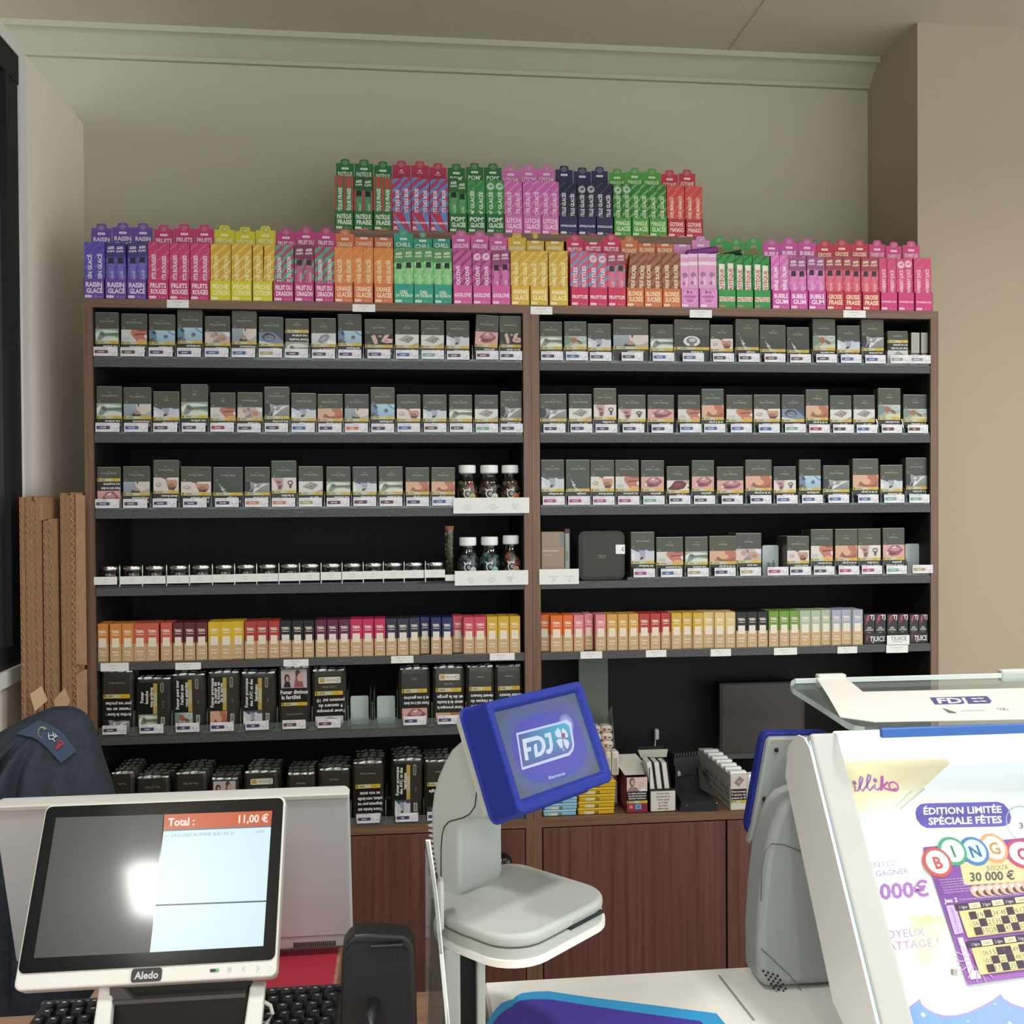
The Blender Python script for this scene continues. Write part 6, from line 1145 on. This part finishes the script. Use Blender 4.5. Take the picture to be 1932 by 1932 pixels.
V = [(x, -.004, z) for x, z in o_]+[(x, -.004, z) for x, z in rrect(-wD/2-.004, wD/2+.004, -hD/2-.004, hD/2+.004, .003, 5)]+[(x, .001, z) for x, z in i_]+[(x*1.02, .034, z*1.02) for x, z in o_]
m.add(V, [(i, (i+1) % n, n+(i+1) % n, n+i) for i in range(n)]+[(n+i, n+(i+1) % n, 2*n+(i+1) % n, 2*n+i) for i in range(n)]+[(i, 3*n+i, 3*n+(i+1) % n, (i+1) % n) for i in range(n)]+[tuple(3*n+i for i in range(n))])
bz = O('screen_frame', m.me('screen_frame', ['blue'], 35), sc, mat=mD, label='blue screen frame'); bev(bz, .0025, 3, 50)
O('back_shell', MB().ext(rrect(-wD/2-ox*.9, wD/2+ox*.9, -hD/2-oz*.9, hD/2+oz*.9, .008, 5), .034, .046, 'y').me('back_shell', ['grey'], 35), sc, mat=mD)
cv = CV(y0=.0009)
cv.rect(-wD/2, -hD/2, wD/2, hD/2, '47526a'); cv._put([(0, 0)]+[(a*wD*.49, b*hD*.49) for a, b in rrect(-1, 1, -1, 1, .5, 5)], [(0, 1+i, 1+(i+1) % 24) for i in range(24)], ['3c40b8']+['4a5684']*24)
cv._put([(0, -.01)]+[(a*wD*.42, b*hD*.40-.003) for a, b in rrect(-1, 1, -1, 1, .8, 5)], [(0, 1+i, 1+(i+1) % 24) for i in range(24)], ['4a44c0']+['3e42a8']*24)
cv.ell(*qd(1070, 1365), .012, .011, 'b8c4e0', 16, 0, '5d64b8')
z9 = lambda x, y: qd(960+x/13.8, 1340+y/13.8)
cv.poly([z9(205, 595), z9(1530, 245), z9(1640, 330), z9(1720, 900), z9(1690, 1040), z9(1600, 1170), z9(355, 1555)], 'c4ccf2')
cv._put([z9(255, 635), z9(1470, 320), z9(1590, 420), z9(1670, 880), z9(1640, 1000), z9(1560, 1100), z9(380, 1480)], [(0, 1, 2, 3, 4, 5, 6)], ['45549a', '2fb0cc', '3fb0c8', '5a70b0', '5660a8', '5660a8', '4c549c'])
lw = 'ccd6e8'
cv.poly([z9(360, 755), z9(760, 655), z9(880, 700), z9(950, 800), z9(975, 950), z9(940, 1080), z9(870, 1170), z9(700, 1230), z9(660, 930), z9(690, 870), z9(740, 860), z9(770, 1105), z9(850, 1050), z9(880, 930), z9(860, 830), z9(780, 765), z9(470, 845), z9(485, 975), z9(585, 945), z9(600, 1055), z9(500, 1085), z9(535, 1290), z9(440, 1305)], lw)
cv.poly([z9(935, 610), z9(1100, 565), z9(1165, 900), z9(1150, 1040), z9(1090, 1130), z9(1020, 1135), z9(980, 1100), z9(990, 1015), z9(1050, 1020), z9(1080, 960), z9(1045, 690), z9(960, 710)], lw)
for pts in ([(1215, 560), (1285, 450), (1360, 530), (1385, 700), (1290, 710), (1225, 650)], [(1385, 510), (1420, 460), (1490, 520), (1550, 620), (1550, 700), (1480, 710), (1400, 600)], [(1245, 800), (1310, 740), (1400, 740), (1420, 960), (1390, 1000), (1330, 950)], [(1425, 745), (1520, 760), (1590, 840), (1560, 980), (1520, 1005), (1450, 900)]): cv.poly([z9(*q) for q in pts], lw)
cv.poly([z9(1385, 600), z9(1470, 590), z9(1480, 710), z9(1400, 705)], 'b03c68'); cv.poly([z9(1425, 990), z9(1440, 985), z9(1450, 1055), z9(1420, 1060)], lw)
cv.textp('Bienvenue', z9(1055, 1800), z9(1480, 1670), z9(1035, 1710), 'aebfd8', 1)
O('screen', cv.me('screen', 'glow_ink'), sc, mat=mD)
prof = [side(880, 1388), side(850, 1415), side(836, 1440), side(825, 1465), side(816, 1498), side(812, 1530), side(812, 1575), side(815, 1608), side(820, 1640), side(830, 1700), (.1, 1.112), side(868, 1676), side(867, 1600), side(867, 1572), side(874, 1553), side(890, 1546), side(943, 1548), (.052, 1.25), (.07, 1.30), (.072, 1.315)]
arm = O('arm', MB().ext(prof, -.042, .028, 'x').me('arm', ['grey'], 50), sc); bev(arm, .005, 3, 50)
sm = [side(x, y, -.0425) for x, y in [(899, 1422), (903, 1463), (896, 1521), (886, 1536), (873, 1543), (847, 1550), (838, 1560), (834, 1575), (832, 1600), (832, 1677)]]
O('seam', MB().tube([(-.0424, a, b) for a, b in sm], .0006, 6).me('seam', ['blackm']), sc)
m = MB()
for k in range(10):
    a = side(812+k*.7, 1556+k*9.6); m.bbox(-.0445, -.030, a[0]-.004, a[0]+.0018, a[1]-.0016, a[1]+.0006, .0005)
O('vent_rib', m.me('vent_rib', ['grey']), sc, kind='stuff')
def rplate(x0, x1, y0, y1, r):
    out = []
    for cx, cz, a0, q in ((x1, y0, -90, r), (x1, y1, 0, r*.8), (x0, y1, 90, r*1.95), (x0, y0, 180, r*1.1)):
        sx, sz = (1 if cx == x0 else -1), (1 if cz == y0 else -1)
        for i in range(9): a = math.radians(a0+11.25*i); out.append((cx+sx*q+q*math.cos(a), cz+sz*q+q*math.sin(a)))
    return out
pl = O('plate', MB().ext(rplate(-.090, .078, -.030, .128, .040), 1.1075, 1.121, 'z').me('plate', ['grey'], 50), sc); bev(pl, .005, 4, 50)
O('lower_plate', MB().ext(rplate(-.0895, .0775, -.0295, .1275, .040), 1.0965, 1.1068, 'z').me('lower_plate', ['grey'], 50), sc)
O('rim', MB().ext(rplate(-.0925, .0805, -.0325, .1305, .042), 1.0895, 1.0965, 'z').me('rim', ['white_top'], 50), sc)
O('slot', MB().bbox(-.006, .052, -.0312, -.02, 1.106, 1.1095, .0008).me('slot', ['blackm']), sc); O('thumb_notch', MB().bbox(-.004, .05, -.0306, -.022, 1.1095, 1.117, .003).me('thumb_notch', [tint('notch', '8f948f', .5)]), sc)
iS = mS.inverted(); YPO = -1.128
A, B, C_, D_ = (onY(x, 1850, YPO)[0] for x in (838, 869, 900, 916))
def wp(name, mb, mats): return O(name, mb.me(name, mats), sc, mat=iS)
bev(wp('pole', MB().box(A, B, YPO, YPO+.05, ZC+.008 if A > .74 else ZC+.0005, 1.09), ['grey']), .003); wp('channel', MB().box(B, C_, YPO+.02, YPO+.05, ZC+.009, 1.09), ['blackm']); bev(wp('rail', MB().box(C_, D_, YPO, YPO+.05, ZC+.009, 1.09), ['grey']), .002)
wp('screw', MB().box((B+C_)/2-.002, (B+C_)/2+.002, YPO+.012, YPO+.02, 1.08, 1.09), ['cap'])
wp('bracket', MB().bbox(onY(826, 1700, YPO)[0], onY(838, 1700, YPO)[0], YPO+.002, YPO+.02, onY(830, 1762, YPO)[2], onY(830, 1665, YPO)[2], .003), ['white_pvc'])
# ---------------------------------------------------------------- lit display case with its festive poster
tC = math.radians(35); y0c = -1.243; zC = ZC+.0125
VC = np.array([0, math.sin(tC), math.cos(tC)]); NC = np.array([0, -math.cos(tC), math.sin(tC)]); OC = np.array([0, y0c, zC])
mC = Matrix(((1, 0, 0, 0), (0, math.cos(tC), math.sin(tC), y0c), (0, -math.sin(tC), math.cos(tC), zC), (0, 0, 0, 1)))
def qc(px, py, n=0.0):
    d = onP(px, py, OC+NC*n, NC)-OC; return np.array([d[0], d@VC])
case = O('display_case', None, None, mat=mC, label='white lit lottery display case with a festive bingo poster, on the white counter top', cat='display case')
xi = (qc(1633, 1580, .03)[0]+qc(1700, 1830, .03)[0])/2; xg = (qc(1577, 1580, .03)[0]+qc(1640, 1840, .03)[0])/2
sT = qc(1590, 1380, .0)[1]; XRR = 1.42
# lottery terminal behind the case
YT = -.995
P = [onY(x, y, YT+.045) for x, y in [(1484, 1481), (1462, 1490), (1446, 1508), (1432, 1545), (1420, 1590), (1412, 1660), (1407, 1740), (1408, 1815), (1416, 1850), (1440, 1885), (1470, 1913), (1500, 1940), (1640, 1940), (1660, 1800), (1650, 1620), (1600, 1500), (1540, 1482)]]
tm = O('lottery_terminal', MB().ext([(p[0], max(p[2], ZC+.0125)) for p in P], YT, YT+.055, 'y').me('lottery_terminal', ['grey_dark'], 50), None, label='rounded grey lottery terminal housing behind the lit display case', cat='terminal'); bev(tm, .012, 4, 30)
sl = [onY(x, y, YT-.0004) for x, y in [(1436, 1700), (1437, 1640), (1444, 1605), (1456, 1592), (1480, 1594), (1520, 1610), (1556, 1645)]]
O('seam', MB().tube(sl, .0006, 6).tube([onY(x, y, YT-.0004) for x, y in [(1436, 1790), (1490, 1840), (1520, 1880)]], .0006, 6).me('seam', [tint('seam_grey', '5e615f', .6)]), tm)
m = MB()
for r in range(6):
    for c in range(4):
        x, y = 1440+c*9+r*5, 1832+r*8+c*3
        if y < 1874: p = onY(x, y, YT-.0003); m.lathe([(0, 0), (.0016, 0)], 8, 0, 0); b = len(m.v)-16; m.v[b:] = [(p[0]+q[0], YT-.0006, p[2]+q[1]) for q in m.v[b:]]
O('speaker_hole', m.me('speaker_hole', ['blackm']), tm, kind='stuff')
YM = -.90
P = [onY(x, y, YM) for x, y in [(1446, 1382), (1440, 1388), (1436, 1402), (1409, 1558), (1412, 1572), (1421, 1580), (1560, 1600), (1560, 1380)]]
tmn = O('terminal_screen', MB().ext([(p[0], p[2]) for p in P], YM, YM+.018, 'y').me('terminal_screen', ['blue'], 50), None, label="blue-rimmed clerk's screen of the lottery terminal, seen from behind", cat='screen'); bev(tmn, .003, 3)
P = [onY(x, y, YM-.012) for x, y in [(1456, 1392), (1450, 1397), (1446, 1410), (1420, 1560), (1411, 1588), (1414, 1596), (1424, 1585), (1558, 1600), (1558, 1390)]]
bp = O('back_shell', MB().ext([(p[0], p[2]) for p in P], YM-.012, YM, 'y').me('back_shell', ['grey_dark'], 50), tmn); bev(bp, .004, 3)
O('screw_hole', MB().ball((*onY(1465, 1415, YM-.013)[:2], onY(1465, 1415, YM-.013)[2]), .003, 10, 6).ball((*onY(1442, 1507, YM-.013)[:2], onY(1442, 1507, YM-.013)[2]), .003, 10, 6).me('screw_hole', ['blackm'], 60), tmn)
O('arm', MB().bbox(*[onY(1530, 1500, YM)[0]-.02, onY(1530, 1500, YM)[0]+.02], YM-.034, YM-.012, ZC+.0088, onY(1500, 1500, YM)[2], .006).me('arm', ['grey_dark']), tmn)

# left bar, its pale cyan joint line and outer cheek
bar = O('side_bar', MB().box(xg, xi, -.030, .0, -.0, sT-.012).me('side_bar', [tint('bar_white', 'b4b4b0', .35)]), case); bev(bar, .004, 3)
O('joint_line', MB().box(xg-.0014, xg, -.027, .0, .0, sT-.02).me('joint_line', [tint('pale_cyan_line', 'a9d4dc', .2)]), case)
ck = O('cheek', MB().ext([(-.028, 0.001), (-.028, sT-.03), (-.02, sT-.014), (-.004, sT-.004), (.03, sT-.004), (.06, sT-.03), (.07, .106), (.03, .045)], xg-.004, xg-.0014, 'x').me('cheek', ['white_top']), case)
O('body', MB().ext([(.002, .0), (.002, sT-.005), (.05, sT-.005), (.05, .04)], xg-.0012, XRR, 'x').me('body', ['white_pvc']), case)
cv = CV(y0=.0019, step=2e-5)
xl, xr = xi, XRR; S = lambda *p: [tuple(qc(*q)) for q in p]
cv._put([(xl, 0), (xr, 0), (xr, sT-.004), (xl, sT-.004)], [(0, 1, 2, 3)], [L4('e4ecec')]*4 if False else ['e6eaec', 'e0e6ea', 'dde6ea', 'e8eeec'])
# gold price-tag shape with the brand word
cv._put(S((1590, 1435), (1786, 1430), (1793, 1440), (1700, 1525), (1690, 1528), (1684, 1521), (1676, 1528), (1664, 1522), (1650, 1530), (1590, 1530)), [tuple(range(10))], ['e8dfae', 'd0c0a0', 'cfbf9e', 'e2e4c6', 'e4e8cc', 'e6ead0', 'e8ead0', 'ebeccc', 'ecebc8', 'ece6b8'])
cv.poly(S((1720, 1490), (1722, 1493), (1692, 1522), (1690, 1519)), 'b9c4bc'); cv.poly(S((1745, 1485), (1747, 1488), (1700, 1527), (1698, 1524)), 'b5c0ba')
u5 = lambda x, y: tuple(qc(1560+x/5.19, 1400+y/5.19))
def stroke(pts, col, wd):
    P = [np.array(u5(*p)) for p in pts]; L = []; R = []
    for i, p in enumerate(P):
        d = P[min(i+1, len(P)-1)]-P[max(0, i-1)]; d /= np.linalg.norm(d)+1e-9; nn = np.array([-d[1], d[0]])*wd/2; L.append(p+nn); R.append(p-nn)
    n = len(P); cv._put(L+R, [(i, i+1, n+i+1, n+i) for i in range(n-1)], col)
pu, pp = 'a06cb0', 'b85ca8'
stroke([(270, 420), (285, 440), (280, 475), (310, 470), (345, 400), (358, 345), (340, 328), (325, 370), (330, 450), (355, 475), (390, 430), (430, 360), (432, 318), (412, 312), (400, 360), (402, 440), (425, 470), (455, 440), (478, 405), (478, 450), (500, 465), (530, 440)], pu, .0022)
stroke([(548, 325), (545, 400), (535, 470)], pp, .0036); stroke([(605, 385), (560, 425), (545, 430), (590, 455), (640, 465), (690, 450)], pp, .0024)
a = u5(660, 430); cv.ring(a[0], a[1], .0062, .0062, .002, pp, 16); a = u5(478, 370); cv.ell(*a, .0026, .0026, pu, 10); a = u5(275, 395); cv.ell(*a, .0026, .0026, pu, 10)
# pill with the edition wording
a, b = u5(873, 820), u5(1812, 600); cv.poly([u5(*p) for p in [(985, 838), (930, 810), (885, 750), (873, 690), (885, 640), (920, 605), (975, 595), (1680, 580), (1740, 600), (1790, 660), (1812, 730), (1800, 790), (1750, 818), (1700, 822)]], '5f58ac')
cv.textp('ÉDITION LIMITÉE', u5(955, 705), u5(1722, 686), u5(950, 637), 'eef2fa'); cv.textp('SPÉCIALE FÊTES', u5(1005, 805), u5(1726, 786), u5(998, 735), 'eef2fa')
a = u5(1955, 812); cv.ring(a[0], a[1], .0225, .0225, .0012, 'a9b4bc', 24); cv.textp('3', u5(1893, 842), u5(1932, 840), u5(1888, 785), '6c6c8c'); cv.textp('€', u5(1945, 838), u5(1985, 835), u5(1940, 785), '6c6c8c')
tx = 'b3a0c8'
cv.textp('TENTEZ', u5(370, 1235), u5(690, 1205), u5(362, 1180), 'a9b0cc', 0); cv.textp('DE GAGNER', u5(370, 1325), u5(806, 1282), u5(362, 1268), '9a98c0', 0); cv.textp("JUSQU'À", u5(500, 1390), u5(705, 1372), u5(494, 1355), 'c2c6d4', 0); cv.textp('30 000€', u5(250, 1560), u5(1010, 1500), u5(235, 1405), '9a6cb4', 1)
# gold heart shape and the wrapping wish
u6 = lambda x, y: tuple(qc(1640+x/6.616, 1660+y/6.616))
cv._put([u6(*p) for p in [(480, 470), (560, 430), (640, 470), (730, 430), (830, 470), (900, 440), (960, 480), (1050, 740), (800, 1020), (740, 1050), (690, 1030), (640, 1050), (600, 1020), (560, 1050), (540, 700)]], [tuple(range(15))], ['ece8c4', 'e6dcae', 'dfcf98', 'dcc890', 'dccc98', 'e0d6b0', 'e2dcc0', 'dfe2dc', 'dee0cc', 'e2dfb8', 'e4dcb0', 'e6dfb4', 'e8e4c4', 'eceade', 'ebe6c0'])
cv.textp('JOYEUX', u6(180, 735), u6(705, 690), u6(165, 630), 'b294c2', 0, .03); cv.textp('GRATTAGE !', u6(60, 890), u6(880, 820), u6(45, 790), 'b294c2', 0, .03)
cv.poly([u6(*p) for p in [(1018, 1105), (1110, 1115), (1112, 1192), (1022, 1180)]], 'a8a698'); cv.poly([u6(*p) for p in [(1030, 1110), (1052, 1112), (1056, 1184), (1034, 1182)]], '6c6c64')
# blue scalloped foot of the poster
B_ = [(440, 1640), (640, 1480), (660, 1540), (720, 1600), (830, 1660), (940, 1690), (1080, 1690), (1240, 1650), (1420, 1570), (1560, 1490), (1650, 1420), (1690, 1480), (1790, 1540), (1932, 1590), (2300, 1640), (2900, 1500), (2900, 3300), (440, 3300)]
def cl(p): q = qc(1640+p[0]/6.616, 1660+min(p[1], 1932*1.0+900)/6.616); return (max(xl, min(xr, q[0])), max(.0005, q[1]))
cv.poly([cl(p) for p in B_], '9a98d0'); cv._put([cl((p[0], p[1]+32)) for p in B_], [tuple(range(len(B_)))], ['7aa4dc']*8+['86a2dc']*(len(B_)-8))
for p, r in (((680, 1680), .0022), ((1580, 1545), .001), ((1765, 1790), .0018), ((1240, 1760), .001)): a = u6(*p); cv.ell(*a, r, r, 'eef4fa', 8)
O('poster', cv.me('poster'), case)
# sample bingo ticket
tk = CV(y0=-.0008, step=1.5e-5)
u35 = lambda x, y: tuple(qc(1380+x/3.5, 1580+y/3.5, .0025))
tkb = MB(); P = [u35(1270, 62), u35(1932+330, -30), u35(1932+640, 830), u35(1568, 970)]; P = [P[3], P[2], P[1], P[0]]; tkb.ext(P, -.0007, -.0002, 'y')
tkt = O('sample_ticket', tkb.me('sample_ticket', [tint('ticket_violet', '7a4a9c', .4)]), case, label='violet sample bingo ticket')
q6 = lambda x, y: tuple(qc(1640+x/6.616, 1660+y/6.616, .0025)); q5 = lambda x, y: tuple(qc(1560+x/5.19, 1400+y/5.19, .0025))
tk._put([q6(820, -10), q6(1932+500, -120), q6(1932+900, 1060), q6(1240, 1310)], [(0, 1, 2, 3)], ['6a3f8e', '7a4a9a', '9a64b0', '9460ac'])
gold, goldl, dkv = 'cdbf82', 'd8cf9e', '3c2f44'
tk.poly([q5(1310, 1190), q5(1340, 1172), q5(2100, 1120), q5(2140, 1350), q5(1380, 1398), q5(1350, 1385)], 'cfc394')
tk.textp("JUSQU'À", q5(1572, 1252), q5(1785, 1243), q5(1566, 1205), '6c684c', 0); tk.textp('30 000 €', q5(1412, 1360), q5(1848, 1340), q5(1402, 1272), '4c5250')
def tball(cx, cy, rx, ry, o, i, ch, c):
    a = np.array(q5(cx, cy)); r = abs(q5(cx+rx, cy)[0]-a[0]); s = abs(q5(cx, cy+ry)[1]-a[1])
    tk.ell(a[0], a[1], r, s, o, 28, 0); tk.ell(a[0]+.0006, a[1]+.0004, r*.78, s*.78, 'eef0ee', 24); tk.ell(a[0]+.0006, a[1]+.0004, r*.74, s*.74, i, 24); tk.ring(a[0]+.0006, a[1]+.0004, r*.68, s*.68, .0006, 'f4f4f4', 24)
    tk.text(ch, a[0]+.0008, a[1], s*.8, c, 1, w=r*.9, rot=5)
tball(1925, 1090, 170, 150, 'b04a6c', 'e6ccd4', 'O', 'a03858'); tball(1640, 1035, 135, 150, 'c89a6a', 'ead8c4', 'G', 'b08a5c'); tball(1450, 1065, 140, 145, '3f78b4', 'b8d8ea', 'N', '2f6098'); tball(1235, 1065, 140, 145, '3f9a70', 'd4e8de', 'I', '3a7a60'); tball(1085, 1175, 143, 150, 'b8504a', 'f0d4d4', 'B', 'b84848')
for k in range(6): tk.textp('Si vous découvrez dans une ligne', q6(880+k*14, 60-0+k*32-55), q6(1180+k*12+(60 if k > 3 else 0), 42+k*30-62), q6(875+k*14, 42+k*32-55), 'd9c8e4', 0)
tk.textp('Jeu 2', q6(945, 285), q6(1112, 268), q6(935, 232), 'efe6f4'); tk.textp('Si vous découvrez le symbole BINGO dans le jeu de VOS NUMEROS', q6(1135, 252), q6(1932, 178), q6(1130, 232), 'd9c8e4', 0)
for k in range(9): a = q6(1345+k*92, 140-k*9); tk.ell(a[0], a[1], .0068, .0062, 'c9aa98', 12); tk.ell(a[0]+.002, a[1]-.002, .0036, .0034, '5a4438', 8); tk.ell(a[0]-.001, a[1]+.002, .0025, .002, 'e8d8cc', 8)
tk.poly([q6(960, 320), q6(1080, 305), q6(1183, 660), q6(1070, 682)], 'b8a4d8'); tk.textp('NUL SI DÉCOUVERT', q6(1128, 640), q6(1042, 345), q6(1100, 645), '6a4c90', 0)
tk.poly([q6(1105, 722), q6(1172, 714), q6(1310, 1130), q6(1380, 1125), q6(1402, 1228), q6(1270, 1243)], 'dcd8ee'); tk.textp('121', q6(1385, 1195), q6(1368, 1140), q6(1345, 1200), '8a80a8', 0)
for k in range(12):
    an = math.radians(100+k*26); c0 = np.array(q6(1330, 1010)); d = np.array([math.cos(an), math.sin(an)]); n_ = np.array([-d[1], d[0]]); tk.poly([c0+d*.006+n_*.0004, c0+d*.021+n_*.0008, c0+d*.021-n_*.0008, c0+d*.006-n_*.0004], 'c08cc8')
def board(ox, oy, ux, uy, vx, vy, rows, ttl):
    B = lambda c, r: q6(ox+ux*c+vx*r, oy+uy*c+vy*r)
    tk.poly([B(-1.15, -.25), B(9.3, -.25), B(9.3, 3.15), B(-1.15, 3.15)], gold); tk.textp(ttl, B(-.45, 2.95), B(-.45, .2), B(-.95, 2.95), 'efe8c4', 0)
    tk.poly([B(-1.5, -1.15), B(9.3, -1.15), B(9.3, -.3), B(-1.5, -.3)], dkv)
    for k in range(3):
        tk.poly([B(.4+3.1*k, -1.05), B(1.9+3.1*k, -1.05), B(1.9+3.1*k, -.35), B(.4+3.1*k, -.35)], 'd6d0ac'); tk.textp('GAIN', B(.75+3.1*k, -.5), B(1.55+3.1*k, -.5), B(.75+3.1*k, -.9), '5c5640', 0); tk.textp('%d ligne' % (k+1), B(-.9+3.1*k, -.5), B(.1+3.1*k, -.5), B(-.9+3.1*k, -.9), 'd8d0e0', 0)
    for r, row in enumerate(rows):
        for c, t in enumerate(row):
            e = .05
            if t == '#': tk.poly([B(c+e*.4, r+e*.4), B(c+1-e*.4, r+e*.4), B(c+1-e*.4, r+1-e*.4), B(c+e*.4, r+1-e*.4)], dkv)
            else: tk.poly([B(c+e, r+e), B(c+1-e, r+e), B(c+1-e, r+1-e), B(c+e, r+1-e)], goldl); tk.textp(t, B(c+.14, r+.82), B(c+.86, r+.82), B(c+.14, r+.18), '5a5838', 0)
board(1235, 400, 93, -11.5, 33, 98, [['#', '19', '#', '34', '48', '#', '61', '79', '#'], ['06', '#', '21', '35', '#', '53', '#', '#', '82'], ['#', '10', '28', '#', '47', '#', '67', '#', '88']], 'CARTON 1')
board(1385, 865, 93, -11.5, 33, 98, [['06', '15', '#', '#', '49', '#', '63', '#', '84'], ['01', '#', '25', '#', '48', '57', '#', '76', '#'], ['#', '17', '#', '35', '#', '51', '#', '73', '89']], 'CARTON 2')
O('ticket_print', tk.me('ticket_print'), tkt)
O('cover_sheet', MB().box(xi, XRR, -.012, -.010, .002, sT-.03).me('cover_sheet', ['cover']), case)
# light tube under the top edge
O('light_tube', MB().box(xi+.004, XRR, -.012, -.004, sT-.010, sT-.004).me('light_tube', ['led']), case)
def case_light(name, x, s, n, sx, sy, pw, rx, ry=0):
    l = bpy.data.lights.new(name, 'AREA'); l.shape = 'RECTANGLE'; l.size = sx; l.size_y = sy; l.energy = pw; l.color = (.95, 1.0, 1.0); l.spread = math.radians(170); o = bpy.data.objects.new(name, l); COL.objects.link(o); o.parent = case; o.location = (x, -n, s); o.rotation_euler = (rx, ry, 0)
case_light('tube_light', (xi+XRR)/2, sT-.012, .008, XRR-xi-.01, .012, .075, math.radians(0))
# clear shelf on top of the case
ZP = 1.30
def pz(x, y, z=ZP): return tuple(onZ(x, y, z)[:2])
iC = mC.inverted()
def cp(name, mb, mats, smooth=None): return O(name, mb.me(name, mats, smooth), case, mat=iC)
out = [pz(1500, 1281), pz(1493, 1285), pz(1491, 1292), pz(1496, 1299), pz(1545, 1329), pz(1596, 1362), pz(1612, 1369), pz(1632, 1372), pz(1660, 1371), pz(2150, 1358), pz(2150, 1264)]
cp('clear_top', MB().ext(out[::-1], ZP-.007, ZP, 'z'), ['acryl2'])
V = [np.array([*q, ZP-.007]) for q in out[:8]]; m = MB()
for i in range(7): a, b = V[i], V[i+1]; m.add([a, b, b+np.array([0, 0, .0072]), a+np.array([0, 0, .0072])], [(0, 1, 2, 3)])
cp('polished_edge', m, ['edge']); a, b = pz(1500, 1281), pz(2150, 1264); cp('back_edge', MB().box(a[0], b[0], (a[1]+b[1])/2-.001, (a[1]+b[1])/2+.001, ZP-.006, ZP+.0005), ['edge'])
wpl = [pz(1541, 1279, ZP+.0012), pz(1594, 1277, ZP+.0012), pz(1628, 1305, ZP+.0012), pz(2150, 1293, ZP+.0012), pz(2150, 1352, ZP+.0012), pz(1650, 1361, ZP+.0012), pz(1585, 1352, ZP+.0012), pz(1563, 1314, ZP+.0012)]
cp('white_top', MB().ext(wpl[::-1], ZP+.0002, ZP+.0012, 'z'), ['white_top'])
a, b = pz(1541, 1279), pz(1595, 1278); cp('clip', MB().bbox(a[0], b[0], a[1]-.006, a[1]+.006, ZP-.012, ZP+.005, .0015), ['white_pvc'])
a, b = pz(1886, 1270), pz(1960, 1268); cp('clip', MB().bbox(a[0], b[0], a[1]-.006, a[1]+.006, ZP-.012, ZP+.005, .0015), ['white_pvc'])
a, b = pz(1657, 1370), pz(2150, 1358); ym = (a[1]+b[1])/2; cp('blue_strip', MB().bbox(a[0], b[0], ym-.003, ym+.003, ZP-.0115, ZP-.001, .001), [tint('strip_blue', '2a5ea8', .35)])
lg = CV(y0=0); inv = []
def T4(x, y): return pz(x, y, ZP+.0014)
lg.poly([T4(1754, 1316), T4(1862, 1313), T4(1871, 1322), T4(1868, 1327), T4(1764, 1329)], '4c4a86')
lg.textp('FDJ', T4(1771, 1327), T4(1826, 1326), T4(1766, 1317), 'dfe2ec')
for dx, dy in ((1838, 1318), (1850, 1317.6), (1842, 1323.6), (1855, 1323.2)): a = T4(dx, dy); lg.ell(a[0], a[1], .004, .0035, 'dfe2ec', 10)
lg.poly([T4(1778, 1336), T4(1790, 1345), T4(1794, 1345), T4(1806, 1346), T4(1800, 1343)], '6a6a74'); lg.textp('JOUER COMPORTE DES RISQUES', T4(1812, 1343), T4(1860, 1341.5), T4(1810, 1340), 'a8acb0', 0)
for rr in ((1778, 1336), (1868, 1334)): pass
a = T4(1892, 1338); lg.ring(a[0], a[1], .0055, .008, .001, '9a9ea4', 16); lg.textp('18', T4(1888, 1340.5), T4(1897, 1340.2), T4(1887, 1336), '8a8e94', 0)
me = bpy.data.meshes.new('logo_print'); me.from_pydata([(v[0], v[2], ZP+.0014-v[1]*2) for v in lg.v], [], lg.f); finish(me, ['ink'], None, lg.c); O('logo_print', me, case, mat=iC)
